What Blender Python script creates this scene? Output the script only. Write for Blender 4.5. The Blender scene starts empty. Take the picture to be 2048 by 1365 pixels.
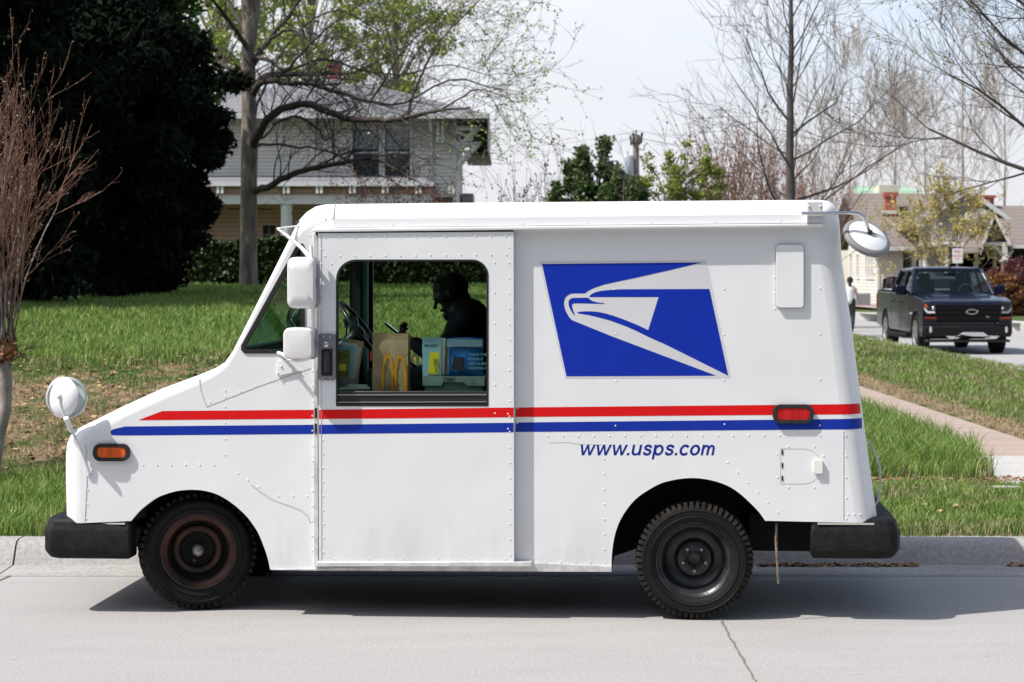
import bpy, bmesh, math, random
import numpy as np
from mathutils import Vector, Matrix, Quaternion
from mathutils.geometry import tessellate_polygon

R = math.radians
SC = bpy.context.scene
COL = SC.collection
rnd = random.Random(7)
rng = np.random.default_rng(7)

# ---------------------------------------------------------------- camera, sky, sun, exposure
FPX, CX, HY, CH = 4551.0, 1024.0, 535.0, 1.82      # focal length in photo pixels, vanishing point, eye height
cam_d = bpy.data.cameras.new('camera')
cam = bpy.data.objects.new('camera', cam_d)
COL.objects.link(cam)
cam.location = (0, 0, CH)
cam.rotation_euler = (R(90), 0, 0)
cam_d.sensor_width = 36.0
cam_d.lens = 36.0 * FPX / 2048.0
cam_d.shift_y = (HY - 682.5) / 2048.0
cam_d.clip_start = 0.1
cam_d.clip_end = 3000
cam_d.dof.use_dof = True
cam_d.dof.focus_distance = 11.9
cam_d.dof.aperture_fstop = 7.1
SC.camera = cam

SUN_TRAVEL = Vector((.66, .27, -1.0)).normalized()
sun_d = bpy.data.lights.new('sun', 'SUN')
sun_d.energy = 4.2
sun_d.angle = R(0.55)
sun_d.color = (1.0, .962, .90)
sun = bpy.data.objects.new('sun', sun_d)
COL.objects.link(sun)
sun.rotation_euler = SUN_TRAVEL.to_track_quat('-Z', 'Y').to_euler()

world = bpy.data.worlds.new('World')
SC.world = world
world.use_nodes = True
wn, wl = world.node_tree.nodes, world.node_tree.links
wn.clear()
w_out = wn.new('ShaderNodeOutputWorld')
w_bg = wn.new('ShaderNodeBackground')
w_sky = wn.new('ShaderNodeTexSky')
w_sky.sky_type = 'NISHITA'
w_sky.sun_disc = False
w_sky.sun_elevation = R(54.5)
w_sky.sun_rotation = R(247.7)
w_sky.air_density = 1.0
w_sky.dust_density = 2.5
w_sky.ozone_density = 1.0
w_bg.inputs['Strength'].default_value = 0.12
# thin high cloud veil over the blue
tc = wn.new('ShaderNodeTexCoord')
mp = wn.new('ShaderNodeMapping'); mp.inputs['Scale'].default_value = (1.0, 1.0, 3.2)
nz = wn.new('ShaderNodeTexNoise'); nz.inputs['Scale'].default_value = 1.7; nz.inputs['Detail'].default_value = 6; nz.inputs['Roughness'].default_value = .55
cr = wn.new('ShaderNodeValToRGB')
cr.color_ramp.elements[0].position = .36; cr.color_ramp.elements[0].color = (.55, .55, .55, 1)
cr.color_ramp.elements[1].position = .66; cr.color_ramp.elements[1].color = (.97, .97, .97, 1)
mx = wn.new('ShaderNodeMix'); mx.data_type = 'RGBA'
mx.inputs[7].default_value = (6.1, 6.12, 6.55, 1)
# a patch of clearer, bluer air high on the right
bx = wn.new('ShaderNodeSeparateXYZ'); wl.new(tc.outputs['Generated'], bx.inputs[0])
b1 = wn.new('ShaderNodeMapRange'); b1.interpolation_type = 'SMOOTHSTEP'; b1.inputs[1].default_value = .03; b1.inputs[2].default_value = .13; wl.new(bx.outputs['Z'], b1.inputs[0])
b2 = wn.new('ShaderNodeMapRange'); b2.interpolation_type = 'SMOOTHSTEP'; b2.inputs[1].default_value = -.02; b2.inputs[2].default_value = .16; wl.new(bx.outputs['X'], b2.inputs[0])
n3 = wn.new('ShaderNodeTexNoise'); n3.inputs['Scale'].default_value = 7; n3.inputs['Detail'].default_value = 5
mp3 = wn.new('ShaderNodeMapping'); mp3.inputs['Scale'].default_value = (1, 1, 3); wl.new(tc.outputs['Generated'], mp3.inputs[0]); wl.new(mp3.outputs[0], n3.inputs[0])
b3 = wn.new('ShaderNodeMapRange'); b3.inputs[1].default_value = .3; b3.inputs[2].default_value = .6; wl.new(n3.outputs['Fac'], b3.inputs[0])
m1 = wn.new('ShaderNodeMath'); m1.operation = 'MULTIPLY'; wl.new(b1.outputs[0], m1.inputs[0]); wl.new(b2.outputs[0], m1.inputs[1])
m2 = wn.new('ShaderNodeMath'); m2.operation = 'MULTIPLY'; wl.new(m1.outputs[0], m2.inputs[0]); wl.new(b3.outputs[0], m2.inputs[1])
vc = wn.new('ShaderNodeMix'); vc.data_type = 'RGBA'; vc.inputs[6].default_value = (6.1, 6.12, 6.55, 1); vc.inputs[7].default_value = (4.75, 5.65, 6.85, 1)
wl.new(m2.outputs[0], vc.inputs[0]); wl.new(vc.outputs[2], mx.inputs[7])
wl.new(tc.outputs['Generated'], mp.inputs['Vector'])
wl.new(mp.outputs['Vector'], nz.inputs['Vector'])
wl.new(nz.outputs['Fac'], cr.inputs['Fac'])
# the veil is thick haze near the horizon and clears towards the zenith
sx = wn.new('ShaderNodeSeparateXYZ'); wl.new(tc.outputs['Generated'], sx.inputs[0])
el = wn.new('ShaderNodeMapRange'); el.inputs[1].default_value = .13; el.inputs[2].default_value = .50; el.inputs[3].default_value = 1.0; el.inputs[4].default_value = .22
wl.new(sx.outputs['Z'], el.inputs[0])
vm = wn.new('ShaderNodeMath'); vm.operation = 'MULTIPLY'
wl.new(cr.outputs['Color'], vm.inputs[0]); wl.new(el.outputs[0], vm.inputs[1])
wl.new(vm.outputs[0], mx.inputs[0])
wl.new(w_sky.outputs['Color'], mx.inputs[6])
wl.new(mx.outputs[2], w_bg.inputs['Color'])
wl.new(w_bg.outputs['Background'], w_out.inputs['Surface'])

SC.view_settings.view_transform = 'Standard'
SC.view_settings.look = 'None'
SC.view_settings.exposure = 0.44
SC.view_settings.gamma = 1.0
SC.render.engine = 'CYCLES'
SC.cycles.max_bounces = 7
SC.cycles.transparent_max_bounces = 10
SC.cycles.use_denoising = True

# ---------------------------------------------------------------- helpers
def P(px, py, Y):
    """photo pixel seen at world depth Y"""
    return Vector(((px - CX) / FPX * Y, Y, CH + (HY - py) / FPX * Y))

def tag(o, label=None, cat=None, group=None, kind=None):
    if label: o['label'] = label
    if cat: o['category'] = cat
    if group: o['group'] = group
    if kind: o['kind'] = kind
    return o

def empty(name, loc=(0, 0, 0), rz=0, label=None, cat=None, group=None, parent=None):
    o = bpy.data.objects.new(name, None)
    COL.objects.link(o)
    o.location = loc
    o.rotation_euler = (0, 0, rz)
    o.empty_display_size = .1
    if parent: o.parent = parent
    return tag(o, label, cat, group)

def copy_tree(o, parent=None):
    c = o.copy(); COL.objects.link(c)
    if parent: c.parent = parent
    for ch in list(o.children): copy_tree(ch, c)
    return c

class MB:
    """collects shapes; build() links them as one mesh object"""
    def __init__(s): s.v = []; s.f = []; s.m = []; s.mi = 0
    def add(s, vs, fs):
        b = len(s.v); s.v.extend([tuple(p) for p in vs])
        for f in fs: s.f.append(tuple(b + i for i in f)); s.m.append(s.mi)
    def box(s, x0, x1, y0, y1, z0, z1, M=None):
        vs = [Vector((x, y, z)) for z in (z0, z1) for y in (y0, y1) for x in (x0, x1)]
        if M is not None: vs = [M @ p for p in vs]
        s.add(vs, [(0, 2, 3, 1), (4, 5, 7, 6), (0, 1, 5, 4), (2, 6, 7, 3), (0, 4, 6, 2), (1, 3, 7, 5)])
    def tube(s, pts, rad, n=8, caps=True):
        pts = [Vector(p) for p in pts]
        if not hasattr(rad, '__len__'): rad = [rad] * len(pts)
        up = Vector((0, 0, 1)); vs = []; fs = []
        prev = None
        for i, p in enumerate(pts):
            t = (pts[min(i + 1, len(pts) - 1)] - pts[max(i - 1, 0)])
            if t.length < 1e-9: t = up.copy()
            t.normalize()
            if prev is None:
                a = t.cross(up if abs(t.z) < .9 else Vector((1, 0, 0))).normalized()
            else:
                a = (prev - t * prev.dot(t))
                a = a.normalized() if a.length > 1e-6 else t.orthogonal().normalized()
            prev = a; b = t.cross(a)
            for k in range(n):
                an = 2 * math.pi * k / n
                vs.append(p + (a * math.cos(an) + b * math.sin(an)) * rad[i])
        for i in range(len(pts) - 1):
            for k in range(n):
                k2 = (k + 1) % n
                fs.append((i * n + k, i * n + k2, (i + 1) * n + k2, (i + 1) * n + k))
        if caps:
            fs.append(tuple(range(n - 1, -1, -1)))
            fs.append(tuple((len(pts) - 1) * n + k for k in range(n)))
        s.add(vs, fs)
    def lathe(s, prof, n=32, M=None, close=False):
        """profile (r, h) turned about local z"""
        vs = []; fs = []; m = len(prof)
        for k in range(n):
            a = 2 * math.pi * k / n
            for r, h in prof:
                p = Vector((r * math.cos(a), r * math.sin(a), h))
                vs.append(M @ p if M is not None else p)
        for k in range(n):
            k2 = (k + 1) % n
            for i in range(m - 1 if not close else m):
                j = (i + 1) % m
                fs.append((k * m + i, k2 * m + i, k2 * m + j, k * m + j))
        s.add(vs, fs)
    def prism(s, loops, fn, d0, d1):
        """solid slab: loops[0] outer, the rest holes, in (u, v); fn(u, v, d) -> point"""
        cl = []
        for lp in loops:
            l = [Vector((u, v, 0)) for u, v in lp]
            cl.append(l)
        tris = tessellate_polygon(cl)
        flat = [p for l in cl for p in l]
        N = len(flat)
        vs = [fn(p.x, p.y, d0) for p in flat] + [fn(p.x, p.y, d1) for p in flat]
        fs = [tuple(t) for t in tris] + [tuple(N + i for i in reversed(t)) for t in tris]
        off = 0
        for l in cl:
            n = len(l)
            for i in range(n):
                j = (i + 1) % n
                fs.append((off + i, off + j, N + off + j, N + off + i))
            off += n
        s.add(vs, fs)
    def sphere(s, c, r, n=10, m=6, sc=(1, 1, 1), M=None):
        vs = []; fs = []
        c = Vector(c)
        for i in range(m + 1):
            th = math.pi * i / m
            for k in range(n):
                a = 2 * math.pi * k / n
                p = Vector((math.sin(th) * math.cos(a) * sc[0], math.sin(th) * math.sin(a) * sc[1], math.cos(th) * sc[2])) * r
                if M is not None: p = M @ p
                vs.append(c + p)
        for i in range(m):
            for k in range(n):
                k2 = (k + 1) % n
                fs.append((i * n + k, (i + 1) * n + k, (i + 1) * n + k2, i * n + k2))
        s.add(vs, fs)
    def build(s, name, mats, parent=None, smooth=None, bevel=0, bseg=2, fix=True):
        me = bpy.data.meshes.new(name)
        me.from_pydata(s.v, [], s.f)
        if not isinstance(mats, (list, tuple)): mats = [mats]
        for m_ in mats: me.materials.append(m_)
        if len(mats) > 1: me.polygons.foreach_set('material_index', s.m)
        if fix:
            bm = bmesh.new(); bm.from_mesh(me)
            bmesh.ops.recalc_face_normals(bm, faces=bm.faces)
            bm.to_mesh(me); bm.free()
        if smooth is not None:
            me.polygons.foreach_set('use_smooth', [True] * len(me.polygons))
            if smooth < 179: me.set_sharp_from_angle(angle=R(smooth))
        o = bpy.data.objects.new(name, me)
        COL.objects.link(o)
        if parent: o.parent = parent
        if bevel:
            b = o.modifiers.new('bevel', 'BEVEL'); b.width = bevel; b.segments = bseg
            b.limit_method = 'ANGLE'; b.angle_limit = R(40)
            if smooth is None:
                me.polygons.foreach_set('use_smooth', [True] * len(me.polygons))
                me.set_sharp_from_angle(angle=R(40)); b.harden_normals = False
        return o

def rrect(x0, x1, y0, y1, r, n=6):
    """rounded rectangle loop; r may be one radius or (x0y0, x1y0, x1y1, x0y1)"""
    if not hasattr(r, '__len__'): r = (r,) * 4
    out = []
    sx = 1 if x1 > x0 else -1; sy = 1 if y1 > y0 else -1
    cs = [(x0, y0, 1, 1, 180), (x1, y0, -1, 1, 270), (x1, y1, -1, -1, 0), (x0, y1, 1, -1, 90)]
    for (x, y, dx, dy, a0), rr in zip(cs, r):
        if rr <= 0: out.append((x, y)); continue
        for k in range(n + 1):
            a = R(a0 + 90 * k / n)
            out.append((x + sx * (dx * rr + rr * math.cos(a)), y + sy * (dy * rr + rr * math.sin(a))))
    return out

# ---------------------------------------------------------------- materials
def mat(name, col, rough=.6, metal=0, spec=.5, var=0, vscale=4, var2=None, bump=0, bscale=60, coat=0, island=0, trans=0, detail=4, stretch=None):
    m = bpy.data.materials.new(name); m.use_nodes = True
    N, L = m.node_tree.nodes, m.node_tree.links
    b = N['Principled BSDF']
    b.inputs['Roughness'].default_value = rough
    b.inputs['Metallic'].default_value = metal
    b.inputs['Specular IOR Level'].default_value = spec
    b.inputs['Coat Weight'].default_value = coat
    b.inputs['Coat Roughness'].default_value = .05
    b.inputs['Base Color'].default_value = (*col, 1)
    cout = None
    tc = N.new('ShaderNodeTexCoord')
    vec = tc.outputs['Object']
    if stretch:
        mp = N.new('ShaderNodeMapping'); mp.inputs['Scale'].default_value = stretch
        L.new(vec, mp.inputs['Vector']); vec = mp.outputs['Vector']
    if var or var2:
        nz = N.new('ShaderNodeTexNoise'); nz.inputs['Scale'].default_value = vscale; nz.inputs['Detail'].default_value = detail
        nz.inputs['Roughness'].default_value = .6
        L.new(vec, nz.inputs['Vector'])
        rp = N.new('ShaderNodeValToRGB')
        c2 = var2 if var2 else tuple(c * (1 - var) for c in col)
        c1 = col if var2 else tuple(min(1, c * (1 + var)) for c in col)
        rp.color_ramp.elements[0].position = .35; rp.color_ramp.elements[0].color = (*c2, 1)
        rp.color_ramp.elements[1].position = .65; rp.color_ramp.elements[1].color = (*c1, 1)
        L.new(nz.outputs['Fac'], rp.inputs['Fac'])
        cout = rp.outputs['Color']
    if island:
        g = N.new('ShaderNodeNewGeometry')
        h = N.new('ShaderNodeHueSaturation')
        mr = N.new('ShaderNodeMapRange')
        mr.inputs[3].default_value = 1 - island; mr.inputs[4].default_value = 1 + island
        L.new(g.outputs['Random Per Island'], mr.inputs[0])
        L.new(mr.outputs[0], h.inputs['Value'])
        if cout: L.new(cout, h.inputs['Color'])
        else: h.inputs['Color'].default_value = (*col, 1)
        mr2 = N.new('ShaderNodeMapRange'); mr2.inputs[3].default_value = .48; mr2.inputs[4].default_value = .52
        L.new(g.outputs['Random Per Island'], mr2.inputs[0]); L.new(mr2.outputs[0], h.inputs['Hue'])
        cout = h.outputs['Color']
    if cout: L.new(cout, b.inputs['Base Color'])
    if bump:
        nb = N.new('ShaderNodeTexNoise'); nb.inputs['Scale'].default_value = bscale; nb.inputs['Detail'].default_value = 5
        L.new(vec, nb.inputs['Vector'])
        bp = N.new('ShaderNodeBump'); bp.inputs['Strength'].default_value = bump; bp.inputs['Distance'].default_value = .01
        L.new(nb.outputs['Fac'], bp.inputs['Height']); L.new(bp.outputs['Normal'], b.inputs['Normal'])
    if trans:
        t = N.new('ShaderNodeBsdfTranslucent'); ms = N.new('ShaderNodeMixShader'); ms.inputs[0].default_value = trans
        if cout: L.new(cout, t.inputs['Color'])
        else: t.inputs['Color'].default_value = (*col, 1)
        L.new(b.outputs[0], ms.inputs[1]); L.new(t.outputs[0], ms.inputs[2])
        L.new(ms.outputs[0], N['Material Output'].inputs['Surface'])
    return m

def glass(name, tint, refl=.09, rough=.01):
    m = bpy.data.materials.new(name); m.use_nodes = True
    N, L = m.node_tree.nodes, m.node_tree.links
    N.remove(N['Principled BSDF'])
    t = N.new('ShaderNodeBsdfTransparent'); t.inputs[0].default_value = (*tint, 1)
    g = N.new('ShaderNodeBsdfGlossy'); g.inputs['Roughness'].default_value = rough
    fr = N.new('ShaderNodeLayerWeight'); fr.inputs['Blend'].default_value = .5
    pw = N.new('ShaderNodeMath'); pw.operation = 'POWER'; pw.inputs[1].default_value = 5
    L.new(fr.outputs['Facing'], pw.inputs[0])
    ad = N.new('ShaderNodeMath'); ad.operation = 'MULTIPLY_ADD'; ad.inputs[1].default_value = .9; ad.inputs[2].default_value = refl
    ad.use_clamp = True
    x = N.new('ShaderNodeMixShader')
    L.new(pw.outputs[0], ad.inputs[0]); L.new(ad.outputs[0], x.inputs[0])
    L.new(t.outputs[0], x.inputs[1]); L.new(g.outputs[0], x.inputs[2])
    L.new(x.outputs[0], N['Material Output'].inputs['Surface'])
    return m

def streaked(name, col, dark, rough=.4, scale=3, spacing=None, line=(.5, .5, .5), axis='Z'):
    """boards/siding: shallow saw-tooth bump and thin joint lines every `spacing` metres"""
    m = mat(name, col, rough, var=.05, vscale=scale)
    N, L = m.node_tree.nodes, m.node_tree.links
    b = N['Principled BSDF']
    tc = N.new('ShaderNodeTexCoord'); sp = N.new('ShaderNodeSeparateXYZ')
    L.new(tc.outputs['Object'], sp.inputs[0])
    dv = N.new('ShaderNodeMath'); dv.operation = 'DIVIDE'; dv.inputs[1].default_value = spacing
    L.new(sp.outputs[axis], dv.inputs[0])
    fr = N.new('ShaderNodeMath'); fr.operation = 'FRACT'; L.new(dv.outputs[0], fr.inputs[0])
    lt = N.new('ShaderNodeMath'); lt.operation = 'LESS_THAN'; lt.inputs[1].default_value = .16; L.new(fr.outputs[0], lt.inputs[0])
    x = N.new('ShaderNodeMix'); x.data_type = 'RGBA'
    src = b.inputs['Base Color'].links[0].from_socket
    L.new(lt.outputs[0], x.inputs[0]); L.new(src, x.inputs[6]); x.inputs[7].default_value = (*dark, 1)
    L.new(x.outputs[2], b.inputs['Base Color'])
    bp = N.new('ShaderNodeBump'); bp.inputs['Strength'].default_value = .6; bp.inputs['Distance'].default_value = spacing * .2
    bp.invert = True
    L.new(fr.outputs[0], bp.inputs['Height']); L.new(bp.outputs['Normal'], b.inputs['Normal'])
    return m

M = {}
M['black'] = mat('black_rubber', (.012, .012, .013), .75)
M['chrome'] = mat('bright_metal', (.6, .6, .6), .25, 1)
M['steel'] = mat('dull_steel', (.35, .35, .36), .45, .8)
M['white_trim'] = mat('white_trim', (.72, .72, .71), .5, var=.06, vscale=6)
# ---------------------------------------------------------------- ground
KY = 13.82                                          # kerb foot
SX = 8.4                                            # side street's near kerb
def sstep(a, b, x):
    t = np.clip((x - a) / (b - a), 0, 1); return t * t * (3 - 2 * t)
def gz(X, Y):
    X = np.asarray(X, float); Y = np.asarray(Y, float)
    left = .15 + .10 * sstep(14.2, 16.8, Y) + .72 * np.clip((Y - 16.6) / 4.6, 0, 1) ** .9 * (Y > 16.6) \
        + .30 * sstep(20.5, 30, Y) + .13 * sstep(30, 46, Y)
    right = .15 + 0 * Y
    k = 1 - sstep(-.6, 2.2, X)
    z = right + (left - right) * k
    z = z - .5 * sstep(60, 90, Y) * k
    # the left yard falls away towards the side street behind the lawn
    bump = .03 * np.sin(X * 1.7 + Y * .9) * np.sin(Y * .6 - X * .4) * sstep(14.5, 17, Y)
    return z + bump * (X < 3.5) * 1.0

def in_side_road(X, Y):
    far = np.interp(Y, [13, 40, 66, 83, 96], [16.2, 16.0, 15.6, 12.6, 4.0])
    near = np.where(Y < 57, SX, SX - (Y - 57) * .55)
    return (X > near) & (X < far) & (Y > 10)

# concrete road
def concrete(name, col, dark, seed=0, fine=70):
    m = bpy.data.materials.new(name); m.use_nodes = True
    N, L = m.node_tree.nodes, m.node_tree.links
    b = N['Principled BSDF']; b.inputs['Roughness'].default_value = .85; b.inputs['Specular IOR Level'].default_value = .3
    tc = N.new('ShaderNodeTexCoord')
    mp = N.new('ShaderNodeMapping'); mp.inputs['Scale'].default_value = (1, 3.5, 1); mp.inputs['Location'].default_value = (seed, seed, 0)
    L.new(tc.outputs['Object'], mp.inputs[0])
    a = N.new('ShaderNodeTexNoise'); a.inputs['Scale'].default_value = 1.1; a.inputs['Detail'].default_value = 8; a.inputs['Roughness'].default_value = .62
    f = N.new('ShaderNodeTexNoise'); f.inputs['Scale'].default_value = fine; f.inputs['Detail'].default_value = 4; f.inputs['Roughness'].default_value = .7
    L.new(mp.outputs[0], a.inputs[0]); L.new(tc.outputs['Object'], f.inputs[0])
    r1 = N.new('ShaderNodeValToRGB'); r1.color_ramp.elements[0].position = .36; r1.color_ramp.elements[0].color = (*dark, 1)
    r1.color_ramp.elements[1].position = .68; r1.color_ramp.elements[1].color = (*col, 1)
    L.new(a.outputs['Fac'], r1.inputs[0])
    r2 = N.new('ShaderNodeValToRGB'); r2.color_ramp.elements[0].position = .32; r2.color_ramp.elements[0].color = (.70, .70, .70, 1)
    r2.color_ramp.elements[1].position = .6; r2.color_ramp.elements[1].color = (1.04, 1.04, 1.04, 1)
    L.new(f.outputs['Fac'], r2.inputs[0])
    mu = N.new('ShaderNodeMix'); mu.data_type = 'RGBA'; mu.blend_type = 'MULTIPLY'; mu.inputs[0].default_value = 1
    L.new(r1.outputs[0], mu.inputs[6]); L.new(r2.outputs[0], mu.inputs[7])
    # small scattered dark stains
    v = N.new('ShaderNodeTexVoronoi'); v.inputs['Scale'].default_value = 2.3; v.feature = 'F1'; v.inputs['Randomness'].default_value = 1
    mp2 = N.new('ShaderNodeMapping'); mp2.inputs['Scale'].default_value = (.8, 2.6, 1)
    L.new(tc.outputs['Object'], mp2.inputs[0]); L.new(mp2.outputs[0], v.inputs[0])
    lt = N.new('ShaderNodeMapRange'); lt.inputs[1].default_value = .03; lt.inputs[2].default_value = .055; lt.inputs[3].default_value = .5; lt.inputs[4].default_value = 0
    L.new(v.outputs['Distance'], lt.inputs[0])
    m3 = N.new('ShaderNodeMix'); m3.data_type = 'RGBA'; m3.inputs[7].default_value = (.12, .10, .09, 1)
    L.new(lt.outputs[0], m3.inputs[0]); L.new(mu.outputs[2], m3.inputs[6])
    L.new(m3.outputs[2], b.inputs['Base Color'])
    bp = N.new('ShaderNodeBump'); bp.inputs['Strength'].default_value = .35; bp.inputs['Distance'].default_value = .004
    L.new(f.outputs['Fac'], bp.inputs['Height']); L.new(bp.outputs[0], b.inputs['Normal'])
    return m
M['road'] = concrete('road_concrete', (.372, .359, .352), (.345, .333, .327))
M['kerb'] = concrete('kerb_concrete', (.41, .395, .38), (.31, .297, .285), 3, 40)
M['walk'] = concrete('walk_concrete', (.42, .33, .28), (.34, .27, .23), 5, 50)
M['pad'] = concrete('pad_concrete', (.50, .49, .47), (.43, .42, .40), 7, 50)
M['street'] = concrete('street_concrete', (.40, .39, .385), (.33, .325, .32), 9, 30)

def ground_mat(name, blades=False):
    """lawn: green with dry straw where the bank is worn; shared by the soil sheet and the blades"""
    m = bpy.data.materials.new(name); m.use_nodes = True
    N, L = m.node_tree.nodes, m.node_tree.links
    b = N['Principled BSDF']; b.inputs['Roughness'].default_value = .55 if blades else .9
    b.inputs['Specular IOR Level'].default_value = .35 if blades else .1
    tc = N.new('ShaderNodeTexCoord')
    at = N.new('ShaderNodeAttribute'); at.attribute_name = 'dry'; at.attribute_type = 'GEOMETRY'
    nz = N.new('ShaderNodeTexNoise'); nz.inputs['Scale'].default_value = 2.2; nz.inputs['Detail'].default_value = 7; nz.inputs['Roughness'].default_value = .65
    L.new(tc.outputs['Object'], nz.inputs[0])
    ad = N.new('ShaderNodeMath'); ad.operation = 'MULTIPLY_ADD'; ad.inputs[1].default_value = 1.7; ad.inputs[2].default_value = -.85
    L.new(nz.outputs['Fac'], ad.inputs[0])
    s = N.new('ShaderNodeMath'); s.operation = 'ADD'; L.new(at.outputs['Fac'], s.inputs[0]); L.new(ad.outputs[0], s.inputs[1])
    g = N.new('ShaderNodeNewGeometry')
    if blades:
        j = N.new('ShaderNodeMath'); j.operation = 'MULTIPLY_ADD'; j.inputs[1].default_value = .5; j.inputs[2].default_value = -.25
        L.new(g.outputs['Random Per Island'], j.inputs[0])
        s2 = N.new('ShaderNodeMath'); s2.operation = 'ADD'; L.new(s.outputs[0], s2.inputs[0]); L.new(j.outputs[0], s2.inputs[1]); s = s2
    mr = N.new('ShaderNodeMapRange'); mr.inputs[1].default_value = .38; mr.inputs[2].default_value = .62
    L.new(s.outputs[0], mr.inputs[0])
    gr = N.new('ShaderNodeValToRGB')
    sr = N.new('ShaderNodeValToRGB')
    e = gr.color_ramp.elements
    if blades:
        e[0].color = (.075, .135, .024, 1); e[1].color = (.39, .48, .14, 1)
        e.new(.5).color = (.175, .285, .052, 1)
        sr.color_ramp.elements[0].color = (.18, .13, .075, 1); sr.color_ramp.elements[1].color = (.50, .42, .26, 1)
    else:
        e[0].color = (.03, .055, .014, 1); e[1].color = (.075, .12, .03, 1)
        sr.color_ramp.elements[0].color = (.13, .085, .05, 1); sr.color_ramp.elements[1].color = (.38, .29, .18, 1)
    src = g.outputs['Random Per Island']
    if not blades:
        n2 = N.new('ShaderNodeTexNoise'); n2.inputs['Scale'].default_value = 26; n2.inputs['Detail'].default_value = 6; n2.inputs['Roughness'].default_value = .75
        L.new(tc.outputs['Object'], n2.inputs[0])
        mr2 = N.new('ShaderNodeMapRange'); mr2.inputs[1].default_value = .3; mr2.inputs[2].default_value = .7
        L.new(n2.outputs['Fac'], mr2.inputs[0]); src = mr2.outputs[0]
        bp = N.new('ShaderNodeBump'); bp.inputs['Strength'].default_value = .8; bp.inputs['Distance'].default_value = .03
        L.new(n2.outputs['Fac'], bp.inputs['Height']); L.new(bp.outputs[0], b.inputs['Normal'])
    L.new(src, gr.inputs[0]); L.new(src, sr.inputs[0])
    x = N.new('ShaderNodeMix'); x.data_type = 'RGBA'
    L.new(mr.outputs[0], x.inputs[0]); L.new(gr.outputs[0], x.inputs[6]); L.new(sr.outputs[0], x.inputs[7])
    L.new(x.outputs[2], b.inputs['Base Color'])
    if blades:
        t = N.new('ShaderNodeBsdfTranslucent'); ms = N.new('ShaderNodeMixShader'); ms.inputs[0].default_value = .35
        L.new(x.outputs[2], t.inputs['Color']); L.new(b.outputs[0], ms.inputs[1]); L.new(t.outputs[0], ms.inputs[2])
        L.new(ms.outputs[0], N['Material Output'].inputs['Surface'])
    return m
M['lawn'] = ground_mat('lawn_soil'); M['blade'] = ground_mat('grass_blades', True)

def dryness(X, Y):
    """0 lush .. 1 straw"""
    X = np.asarray(X, float); Y = np.asarray(Y, float)
    left = X < 1.5
    bank = sstep(16.3, 17.1, Y) * (1 - sstep(19.6, 22.5, Y)) * .56 + .06 * sstep(19, 23, Y)
    bank = bank + .10 * np.exp(-((Y - 14.05) / .12) ** 2) * 3
    r = np.where(X > 4.9, .36, .12)
    r = r + .55 * np.exp(-((X - 5.1) / .28) ** 2) * (Y > 18)
    r = r + np.where(Y < 17.3, .14, 0) + .75 * np.exp(-((Y - 17.6) / .2) ** 2) * (X < 4.0)
    r = r + .2 * np.exp(-((Y - 14.05) / .10) ** 2)
    return np.where(left, bank, r)

def grid_mesh(name, xs, ys, zf, matl, keep=None, dry=True, kind='structure'):
    X, Y = np.meshgrid(xs, ys); Z = zf(X, Y)
    nx, ny = len(xs), len(ys)
    v = np.stack([X, Y, Z], -1).reshape(-1, 3)
    fs = []
    for j in range(ny - 1):
        for i in range(nx - 1):
            if keep is not None and not keep((xs[i] + xs[i + 1]) / 2, (ys[j] + ys[j + 1]) / 2): continue
            a = j * nx + i; fs.append((a, a + 1, a + nx + 1, a + nx))
    me = bpy.data.meshes.new(name); me.from_pydata(v.tolist(), [], fs)
    me.materials.append(matl)
    me.polygons.foreach_set('use_smooth', [True] * len(me.polygons))
    if dry:
        a = me.attributes.new('dry', 'FLOAT', 'POINT'); a.data.foreach_set('value', dryness(v[:, 0], v[:, 1]).astype(np.float32))
    o = bpy.data.objects.new(name, me); COL.objects.link(o); tag(o, kind=kind)
    return o

# base ground sheet to the horizon, the lawn sheet stands on it
b = MB(); b.add([(-1500, -300, -.25), (1500, -300, -.25), (1500, 2500, -.25), (-1500, 2500, -.25)], [(0, 1, 2, 3)])
g0 = b.build('ground', M['lawn']); tag(g0, kind='structure')
b = MB(); b.add([(-60, -40, .02), (60, -40, .02), (60, 4.4, .02), (-60, 4.4, .02)], [(0, 1, 2, 3)]); tag(b.build('near_verge', M['lawn']), kind='structure')
b = MB(); b.add([(-60, 4.4, 0), (60, 4.4, 0), (60, KY + .005, 0), (-60, KY + .005, 0)], [(0, 1, 2, 3)])
tag(b.build('road', M['road']), kind='structure')
# kerb: rolled face, with joints
b = MB()
prof = [(KY - .42, .002), (KY - .41, .006), (KY, .012), (KY + .035, .06), (KY + .07, .115), (KY + .11, .142), (KY + .16, .152), (KY + .30, .153), (KY + .30, -.1)]
joints = [-9, -6, -3.03, .1, 3.35, 6.4]
for x0, x1 in zip(joints[:-1], joints[1:]):
    vs = []; n = len(prof)
    for x in (x0 + .006, x1 - .006):
        vs += [(x, y, z) for y, z in prof]
    b.add(vs, [(i, n + i, n + i + 1, i + 1) for i in range(n - 1)] + [tuple(range(n)), tuple(range(2 * n - 1, n - 1, -1))])
tag(b.build('kerb', M['kerb'], smooth=40), kind='structure')
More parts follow.
